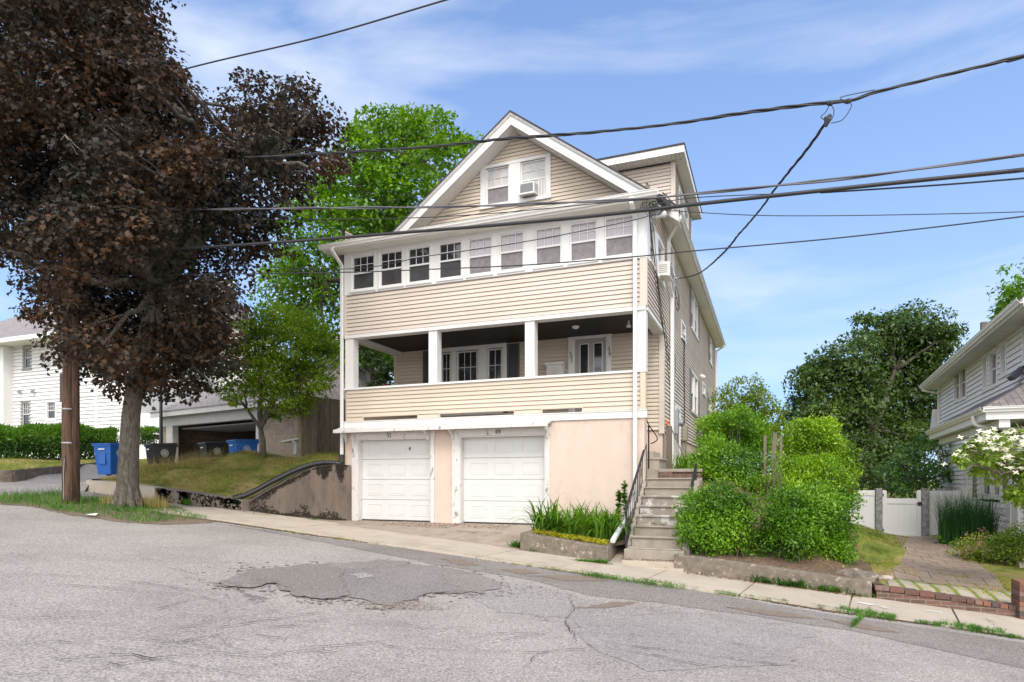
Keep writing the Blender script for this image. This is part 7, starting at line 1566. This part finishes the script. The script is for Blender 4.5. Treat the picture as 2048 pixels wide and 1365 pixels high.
# --- clipped yew hedge on the left
def boxhedge(name, label, pts, h, w, z0, leaf, n, seed):
    e = empty(name, (pts[0][0], pts[0][1], z0[0]), label, 'hedge'); g = np.random.default_rng(seed); P, Nn = [], []
    P0 = np.array(pts, float); seg = np.linalg.norm(np.diff(P0, axis=0), axis=1); cum = np.concatenate([[0], np.cumsum(seg)]); Lt = cum[-1]
    s = g.random(n)*Lt; i = np.clip(np.searchsorted(cum, s)-1, 0, len(seg)-1); f = (s-cum[i])/seg[i]; C = P0[i]*(1-f)[:, None]+P0[i+1]*f[:, None]; dd = (P0[i+1]-P0[i])/seg[i][:, None]; nn = np.stack([dd[:, 1], -dd[:, 0]], 1)
    zz0 = np.array(z0)[i]*(1-f)+np.array(z0)[i+1]*f
    side = g.random(n); top = side < .36; a = g.uniform(-1, 1, n); zr_ = g.random(n)
    lump = .07*np.sin(s*2.1)+.05*np.sin(s*4.7+1)
    off = np.where(top, a*w/2, np.where(side < .9, w/2, -w/2))*(1+.10*np.sin(zr_*9+s*3)); z = zz0+np.where(top, h*(1-.14*a*a), h*(-.12+1.09*zr_**.9)); bulge = np.where(top, 0, .12*np.sin(zr_*math.pi))
    off = off+np.sign(off)*bulge; P = np.stack([C[:, 0]+nn[:, 0]*off, C[:, 1]+nn[:, 1]*off, z+lump], 1)+g.normal(size=(n, 3))*.045
    Nn = np.where(top[:, None], np.array([0, 0, 1.])[None], np.stack([nn[:, 0]*np.sign(off), nn[:, 1]*np.sign(off), np.full(n, .5)], 1))+g.normal(size=(n, 3))*.5
    lp = Nn*.5+g.normal(size=(n, 3))*.6
    side_hi = (~top) & (zr_+.12*g.normal(size=n) > .60); lo = (~top) & (~side_hi)
    leafmesh('foliage', P[lo], lp[lo], Nn[lo], leaf*(.6+.8*g.random(lo.sum())), LM['yew'], e, OVAL); top = top | side_hi; leafmesh('top_shoots', P[top]+np.array([0, 0, .03]), lp[top]+np.array([0, 0, .8]), Nn[top], leaf*(.6+.8*g.random(top.sum())), LM['yew_top'], e, OVAL)
    b = MB(); 
    for k in range(len(P0)-1):
        d = (Vector(P0[k+1])-Vector(P0[k])); nv = Vector((d.y, -d.x)).normalized()*(w/2-.14); 
        a_, c_ = Vector(P0[k]), Vector(P0[k+1]); b.add([(a_-nv).to_tuple()+(z0[k]+.25,), (a_+nv).to_tuple()+(z0[k]+.25,), (c_+nv).to_tuple()+(z0[k+1]+.25,), (c_-nv).to_tuple()+(z0[k+1]+.25,), (a_-nv).to_tuple()+(z0[k]+h-.14,), (a_+nv).to_tuple()+(z0[k]+h-.14,), (c_+nv).to_tuple()+(z0[k+1]+h-.14,), (c_-nv).to_tuple()+(z0[k+1]+h-.14,)], [(0, 3, 2, 1), (4, 5, 6, 7), (0, 1, 5, 4), (1, 2, 6, 5), (2, 3, 7, 6), (3, 0, 4, 7)])
    b.build('inner_branches', M['bark_thin'], e)
    return e
h0 = W(-120, 905, 23.6); h1 = W(60, 905, 25); h2 = W(140, 906, 25.5); h3 = W(226, 906, 26.5)
boxhedge('yew_hedge', 'long clipped green hedge in front of the white house', [(h0.x, h0.y), (h1.x, h1.y), (h2.x, h2.y), (h3.x, h3.y)], 1.12, 1.3, [h0.z-.15, h1.z-.2, h2.z-.2, h3.z-.2], .10, 22000, 3)
h0 = W(287, 890, 30); h1 = W(316, 890, 30); boxhedge('yew_hedge', 'small square clipped hedge block between the maple trunk and the garage', [(h0.x, h0.y), (h1.x, h1.y)], .62, .6, [h0.z, h1.z], .08, 2500, 4)

# --- blades
def blades(name, roots, hgt, wid, lean, m, seed, label=None, cat_=None, group=None, kind=None, parent=None, curve=.5, seg=3):
    g = np.random.default_rng(seed); n = len(roots); roots = np.asarray(roots, float); a = g.uniform(0, 2*math.pi, n); d = np.stack([np.cos(a), np.sin(a), np.zeros(n)], 1)
    hh = hgt*(.55+.6*g.random(n)); ll = lean*(.3+1.2*g.random(n)); sdv = np.cross(d, [0, 0, 1.]); ww = wid*(.7+.6*g.random(n)); V = []
    for k in range(seg+1):
        t = k/seg; c = roots+d*(ll*hh*t**1.8)[:, None]; c[:, 2] += hh*(t-curve*ll*t**3*.6); wk = ww*(1-t)**.7*(.6+.8*t if t < .5 else 1.0) if k < seg else ww*.05
        V += [c-sdv*wk[:, None]/2, c+sdv*wk[:, None]/2]
    V = np.stack(V, 1).reshape(-1, 3); K = 2*(seg+1)
    f = np.array([[2*k, 2*k+1, 2*k+3, 2*k+2] for k in range(seg)]); F = (np.arange(n)[:, None, None]*K+f[None]).reshape(-1)
    me = bpy.data.meshes.new(name); me.vertices.add(len(V)); me.vertices.foreach_set('co', V.astype(np.float32).ravel()); me.loops.add(len(F)); me.loops.foreach_set('vertex_index', F.astype(np.int32)); nf = n*seg
    me.polygons.add(nf); me.polygons.foreach_set('loop_start', np.arange(0, nf*4, 4, dtype=np.int32)); me.polygons.foreach_set('loop_total', np.full(nf, 4, dtype=np.int32)); me.materials.append(m); me.update(calc_edges=True)
    o = bpy.data.objects.new(name, me); COL.objects.link(o)
    if parent: o.parent = parent; o.matrix_parent_inverse = Matrix.LocRotScale(parent.location, parent.rotation_euler, None).inverted()
    return tag(o, label, cat_, group, kind)
# daylily clumps in the planter
gl_ = np.random.default_rng(14)
spots = [(-4.42, 12.62), (-4.12, 12.70), (-3.82, 12.66), (-3.52, 12.72), (-3.22, 12.75), (-2.95, 12.85), (-4.30, 13.15), (-3.9, 13.2), (-3.5, 13.25), (-3.1, 13.3), (-2.85, 13.4), (-3.7, 13.7), (-3.2, 13.8)]
nm = ['leftmost, arching over the garage door corner', 'second from the left along the front', 'third along the front', 'front middle, above the bare roots', 'front, right of the middle', 'front right, beside the white downspout end', 'back row at the left', 'back row, left of the middle', 'back row middle', 'back row, right of the middle', 'back row beside the iron railing', 'rear against the stucco, left', 'rear against the stucco, right']
for i, (x, y) in enumerate(spots):
    n = 62 if i < 6 else 50; z = -1.16-(x+4.5)*.06; ro = np.stack([x+gl_.normal(size=n)*.07, y+gl_.normal(size=n)*.06, np.full(n, z+.03)], 1)
    blades('daylily_clump', ro, .90 if i > 0 else .95, .062, .80, LM['lily'], 200+i, 'strappy green daylily clump in the planter, '+nm[i], 'plant', 'daylily clumps in the planter', curve=1.1, seg=6)
g = np.random.default_rng(15); n = 2600; x = g.uniform(-4.45, -2.95, n); y = 12.24+g.random(n)**1.3*.42; P = np.stack([x, y, -1.045-(x+4.5)*.125+.01+g.random(n)*.04], 1); leafmesh('sedum', P, g.normal(size=(n, 3)), g.normal(size=(n, 3))*.5+np.array([0, 0, 1]), .032+.02*g.random(n), LM['sedum'], None, OVAL, kind='stuff')
for (x, y, z, hh, lb) in ((-2.86, 13.6, -1.15, 1.15, 'tall leafy weed spike against the stucco by the railing'), (-3.02, 13.75, -1.15, .95, 'thin dry weed stalk left of the leafy spike')):
    e = empty('tall_weed', (x, y, z), lb, 'plant'); b = MB(); b.tube([(x, y, z), (x+.02, y, z+hh*.5), (x-.02, y, z+hh)], .006, 5); b.build('stem', LM['weed'], e); n = 260 if 'leafy' in lb else 60; t = g.random(n)**.6; a = g.uniform(0, 6.28, n)
    P = np.stack([np.full(n, x), np.full(n, y), z+hh*(.25+.75*t)], 1); D = np.stack([np.cos(a), np.sin(a), np.full(n, .5)], 1); leafmesh('leaves', P, D, g.normal(size=(n, 3))*.3+np.array([0, 0, 1]), np.where(t < .9, .09, .05)*(.7+.5*g.random(n)), LM['weed'], e, OVAL)
# ornamental grass by the grey house
c = W(1935, 1075, 16.4); n = 1500; a = g.uniform(0, 6.28, n); r_ = np.sqrt(g.random(n)); ro = np.stack([c.x+r_*np.cos(a)*.62, c.y+r_*np.sin(a)*.4, np.full(n, -1.66)], 1)
blades('ornamental_grass', ro, 1.42, .014, .30, LM['tallgrass'], 33, 'tall dense dark green grass clump in front of the white fence and grey house', 'plant', curve=.7, seg=5)
c = W(1878, 1078, 16.6); bush('ground_shrub', 'low green leafy plants at the right foot of the granite gate post', [((c.x, c.y, -1.55), .16), ((c.x+.3, c.y-.3, -1.58), .17), ((c.x+.15, c.y-1.0, -1.6), .16), ((c.x+.45, c.y-1.5, -1.6), .2)], .05, LM['privet'], 500, 84)
# spirea with pink flowers
sp = bush('spirea', 'yellow green spirea mound with faded pink flowers left of centre in the right corner', pxb([(1965, 1095, 26), (1935, 1105, 20), (1985, 1115, 26), (1955, 1125, 20)], 13.6, .2, 3), .05, LM['spirea'], 1800, 85)
sp2 = bush('spirea', 'larger spirea mound with pink flowers running off the right edge', pxb([(2025, 1095, 30), (2050, 1110, 34), (2015, 1125, 24), (2090, 1100, 34), (2040, 1070, 20)], 13.2, .2, 4), .05, LM['spirea'], 1800, 86)
for s_, cc in ((sp, [(1965, 1085), (1940, 1100), (1985, 1105)]), (sp2, [(2025, 1080), (2050, 1095), (2020, 1110), (2040, 1060)])):
    P = []
    for (x, y) in cc:
        for k in range(16):
            q = W(x+g.normal()*18, y+g.normal()*13, 13.25-.0); P += [np.array(q)+g.normal(size=3)*.03 for _ in range(16)]
    P = np.array(P); leafmesh('flowers', P, g.normal(size=P.shape), g.normal(size=P.shape)+np.array([0, 0, 1]), np.full(len(P), .02), LM['pink'], s_, KITE)
# kousa dogwood, branch reaching in from the right
kb = [(1985, 895, 30), (1955, 905, 24), (2030, 890, 32), (2060, 910, 40), (1935, 900, 14), (2000, 935, 28), (2040, 950, 34), (2075, 970, 40), (2030, 985, 20), (2060, 1000, 20), (1920, 925, 10), (1965, 940, 14), (2100, 930, 45)]
kt = W(2150, 1150, 10.8)
ke = tree('kousa_dogwood', 'dogwood branch with creamy white flowers hanging in at the right edge', 'tree', kt, [kt-Vector((0, 0, .3)), W(2145, 1030, 10.8), W(2120, 960, 10.8)], pxb(kb, 10.5, .5, 21), .085, LM['kousa'], 'bark_thin', per=650, cl=.18, flat=.35, seed=91, rtrunk=(.07, .04), lpc=10, shell=.4, shape=OVAL, droop=.6, up=1.3)
P, Ln, Nn = [], [], []
for (x, y, k) in ((1975, 868, 14), (2005, 872, 14), (2025, 870, 12), (1945, 885, 9), (2055, 878, 12), (1985, 890, 12), (2015, 925, 8), (1985, 872, 12), (1960, 878, 9), (1925, 905, 8), (1918, 925, 7), (1935, 890, 6), (2015, 895, 12), (1995, 905, 9), (2040, 880, 12), (2060, 890, 10), (2030, 905, 10), (2045, 895, 8), (2035, 935, 5)):
    for _ in range(k):
        q = np.array(W(x+g.normal()*12, y+g.normal()*7, 10.1+g.normal()*.15)); a0 = g.uniform(0, 1.6); up_ = unit((g.normal(size=(1, 3))*.35+np.array([[.0, -.35, 1]])))[0]; e1 = np.cross(up_, [1, .2, 0]); e1 /= np.linalg.norm(e1); e2 = np.cross(up_, e1)
        for j in range(4): d = e1*math.cos(a0+j*1.5708)+e2*math.sin(a0+j*1.5708); P.append(q); Ln.append(d+up_*.15); Nn.append(up_)
leafmesh('flowers', np.array(P), np.array(Ln), np.array(Nn), np.full(len(P), .055), LM['bract'], ke, OVAL)

# --- grass as stuff
def scatter(n, xr, yr, seed, fn=None, zf=None):
    g = np.random.default_rng(seed); o = []
    while len(o) < n:
        x = g.uniform(*xr); y = g.uniform(*yr)
        if fn is None or fn(x, y, g): o.append((x, y, zf(x, y)))
    return o
def nz(x, y): return math.sin(x*2.3+math.sin(y*1.9))*math.sin(y*2.7+1.3*math.sin(x*1.1))
# z lookup from a coarse cache for speed
_c = {}
def Hc(x, y):
    k = (round(x/.15), round(y/.15))
    if k not in _c: _c[k] = Hs(k[0]*.15, k[1]*.15)
    return _c[k]
def lawnok(x, y, g):
    if x > -12.2 and y < 12.6+(x+12.2)*1.4+.3: return False
    if x < -17.2 and y > 14.6+(x+17.2)*2: return False
    if y > 16.2 and x < -15.0: return False
    return not (x < -17.0 and y > 14.5)
lw_ = scatter(15000, (-18.0, -10.9), (12.58, 16.6), 1, lambda x, y, g: lawnok(x, y, g) and g.random() < .80+.2*nz(x, y), Hc)
blades('lawn_grass', lw_, .075, .010, .7, LM['grassblade'], 1, kind='stuff')
dg = scatter(9000, (-17.9, -12.2), (12.6, 15.4), 2, lambda x, y, g: lawnok(x, y, g) and g.random() < (.9 if x < -15.6 else (.55 if nz(x*.7, y*.9) > .15 else .06)), Hc)
blades('dry_grass', dg, .13, .010, .6, LM['drygrass'], 2, kind='stuff')
tg = scatter(700, (-18.0, -15.2), (13.6, 15.0), 3, lambda x, y, g: lawnok(x, y, g), Hc); blades('dry_grass', tg, .42, .006, .35, LM['drygrass'], 3, kind='stuff')
# verge
from mathutils.geometry import intersect_point_tri_2d
def inpoly(x, y, P):
    c = False; j = len(P)-1
    for i in range(len(P)):
        if (P[i][1] > y) != (P[j][1] > y) and x < (P[j][0]-P[i][0])*(y-P[i][1])/(P[j][1]-P[i][1])+P[i][0]: c = not c
        j = i
    return c
vgrass = scatter(9500, (-24, -11.3), (5.0, 12.0), 4, lambda x, y, g: inpoly(x, y, vg) and not inpoly(x, y+.0, [G(-50, 1040), G(0, 1018), G(150, 1040), G(260, 1056), G(440, 1060), G(440, 1046), G(300, 1051), G(150, 1029), G(0, 1009)]) and g.random() < .75+.25*nz(x, y), lambda x, y: zs(x)+.02)
blades('verge_grass', vgrass, .10, .013, .8, LM['weed'], 5, kind='stuff')
tg = scatter(500, (-18, -14.0), (9.3, 11.4), 6, lambda x, y, g: inpoly(x, y, vg), lambda x, y: zs(x)+.02); blades('verge_grass', tg, .24, .010, .5, LM['weed'], 6, kind='stuff')
dtf = [(G(310, 1018)[0]+g.normal()*.22, G(310, 1018)[1]+g.normal()*.1) for _ in range(360)]; blades('dry_tuft', [(x, y, zs(x)+.02) for x, y in dtf], .34, .010, .4, LM['drygrass'], 7, 'pale dry grass tuft at the foot of the wall right of the maple', 'plant')
dtf = [(G(222, 1012)[0]+g.normal()*.15, G(222, 1012)[1]+g.normal()*.1) for _ in range(200)]; blades('dry_tuft', [(x, y, zs(x)+.02) for x, y in dtf], .28, .010, .4, LM['drygrass'], 8, 'pale dry grass tuft just left of the maple trunk', 'plant')
# weeds growing along the kerb line, at the wall feet and in joints
kp = []
gk = np.random.default_rng(9)
def kline(a, c, n, h, sd=3.0):
    cs = gk.random(max(3, n//45))
    for _ in range(n):
        t = gk.random() if gk.random() < .35 else min(1, max(0, gk.choice(cs)+gk.normal()*.03)); x = a[0]+(c[0]-a[0])*t; y = a[1]+(c[1]-a[1])*t+gk.normal()*sd*.5; X, Y = G(x, y); kp.append((X, Y, zs(X)+.01, h))
for a, c, n, h in (((430, 1044), (633, 1073), 260, .03), ((633, 1073), (850, 1099), 520, .04), ((850, 1099), (1020, 1126), 700, .04), ((1020, 1127), (1165, 1149), 420, .045), ((1165, 1150), (1370, 1178), 1400, .065), ((1370, 1178), (1450, 1187), 120, .04), ((1430, 1187), (1580, 1208), 650, .05), ((1620, 1214), (1690, 1224), 200, .05), ((1680, 1222), (1790, 1240), 900, .075), ((1700, 1258), (1740, 1222), 420, .06), ((1830, 1246), (1889, 1254), 350, .05), ((1880, 1250), (2010, 1272), 800, .08), ((2010, 1274), (2048, 1280), 150, .05), ((1950, 1228), (2005, 1268), 260, .05)): kline(a, c, n, h, 5 if h > .055 else 2.5)
for hh in sorted(set(k[3] for k in kp)):
    blades('kerb_weeds', [k[:3] for k in kp if k[3] == hh], hh*1.1, .010, 1.0, LM['grassblade' if hh < .05 else 'weed'], int(hh*1000), kind='stuff')
def weedclump(label, px, py, n, h, w=.02, sp=(.12, .05), m='weed', name='weed_clump'):
    X, Y = G(px, py); ro = [(X+gk.normal()*sp[0], Y+abs(gk.normal())*sp[1], zs(X)+.03) for _ in range(n)]
    return blades(name, ro, h, w, .9, LM[m], px, label, 'plant', 'weeds at the foot of the walls', curve=.9, seg=4)
weedclump('leafy weed at the left end of the planter wall', 1032, 1100, 130, .22, .022, (.07, .05))
weedclump('weed at the foot of the planter wall near its left end', 1062, 1108, 130, .13, .02)
weedclump('low weed patch at the foot of the planter wall near its right end', 1165, 1128, 150, .09, .02, (.11, .05))
weedclump('spreading weed at the right corner of the planter wall', 1200, 1132, 170, .13, .022, (.09, .05))
weedclump('weed tuft at the left end of the kerb wall under the privet', 1352, 1146, 150, .14, .022)
weedclump('tall yellow green grass tuft against the kerb wall below the privet', 1450, 1156, 420, .30, .012, (.28, .06), 'grassblade')
weedclump('broad leaved weed against the kerb wall, left one', 1525, 1172, 150, .24, .035, (.12, .05))
weedclump('broad leaved weed against the kerb wall, next to the soil gap', 1580, 1180, 170, .22, .035, (.14, .05))
weedclump('dark green weed at the right part of the kerb wall', 1655, 1190, 200, .22, .028, (.14, .05))
weedclump('small weed where the kerb wall meets the brick edging', 1712, 1198, 90, .10, .02)
weedclump('small weed at the foot of the wing wall', 620, 1044, 70, .08, .018)
weedclump('weed growing on the stained low wall', 450, 1020, 90, .26, .03, (.05, .02)); weedclump('second weed growing on the stained low wall, left of the first', 372, 1012, 60, .22, .02, (.08, .02))
# yellow lawn by the right corner, lawn beside the gate path
yl = scatter(4500, (3.75, 6.0), (12.35, 14.2), 11, lambda x, y, g: x > 3.7+(y-12.3)*-.0, lambda x, y: H(x, y)); blades('lawn_grass', yl, .05, .012, .8, LM['yellow'], 12, kind='stuff')
gl2 = scatter(9000, (1.6, 3.9), (13.2, 21.8), 13, lambda x, y, g: x < 2.0+(y-13.3)*.22-.05 and x > 1.5 and g.random() < (.9 if y > 15 else .45), lambda x, y: H(x, y)); blades('lawn_grass', gl2, .06, .013, .8, LM['grassblade'], 14, kind='stuff')
gp2 = scatter(900, (1.85, 3.9), (12.3, 14.2), 15, lambda x, y, g: nz(x*2, y*2) > .1, lambda x, y: H(x, y)+.02); blades('path_moss', gp2, .03, .012, .8, LM['sedum'], 16, kind='stuff')
# lilies by the side door, hedge-side grass strip left
c = W(1375, 935, 15.8); ro = [(c.x+gk.normal()*.15, c.y+gk.normal()*.15, .25) for _ in range(140)]; blades('lily_clump', ro, .6, .035, .5, LM['lily'], 17, 'green strappy plant beside the side door step', 'plant', curve=1, seg=5)
hg = scatter(3500, (-27, -21.5), (11.5, 18), 18, lambda x, y, g: x < -20.9-(y-11.7)*.45-.3, lambda x, y: max(Hc(x, y), zs(x)+.3) if y < 12.9 else Hc(x, y)); blades('lawn_grass', hg, .12, .014, .7, LM['grassblade'], 19, kind='stuff')
# leaf litter by the garage doors and at the wall feet
P = []
for (x0, x1, y0, y1, n) in ((-8.6, -7.0, 13.2, 14.3, 420), (-7.2, -5.6, 13.6, 14.3, 260), (-10.0, -8.7, 13.9, 14.4, 90), (-2.6, -1.6, 12.1, 12.3, 160), (-1.4, 1.4, 11.85, 12.0, 420), (-1.5, 1.5, 12.25, 12.7, 600), (-13, -11, 12.0, 12.2, 120)):
    for _ in range(n): x, y = gk.uniform(x0, x1), gk.uniform(y0, y1); P.append((x, y, (apz(x, y) if -10.4 < x < -2.6 and y > 12.3 else (-1.495 if -2.7 < x < -1.5 else (zs(x)+.05 if y < 12.25 else -1.385-(x+1.6)*.1)))+.012))
P = np.array(P); leafmesh('leaf_litter', P, gk.normal(size=P.shape)*np.array([1, 1, .1]), gk.normal(size=P.shape)*.3+np.array([0, 0, 1]), .02+.03*gk.random(len(P)), leafmat('dead_leaves', [(.16, .07, .035), (.26, .14, .07), (.10, .055, .03)], .1, .8), None, KITE, kind='stuff')
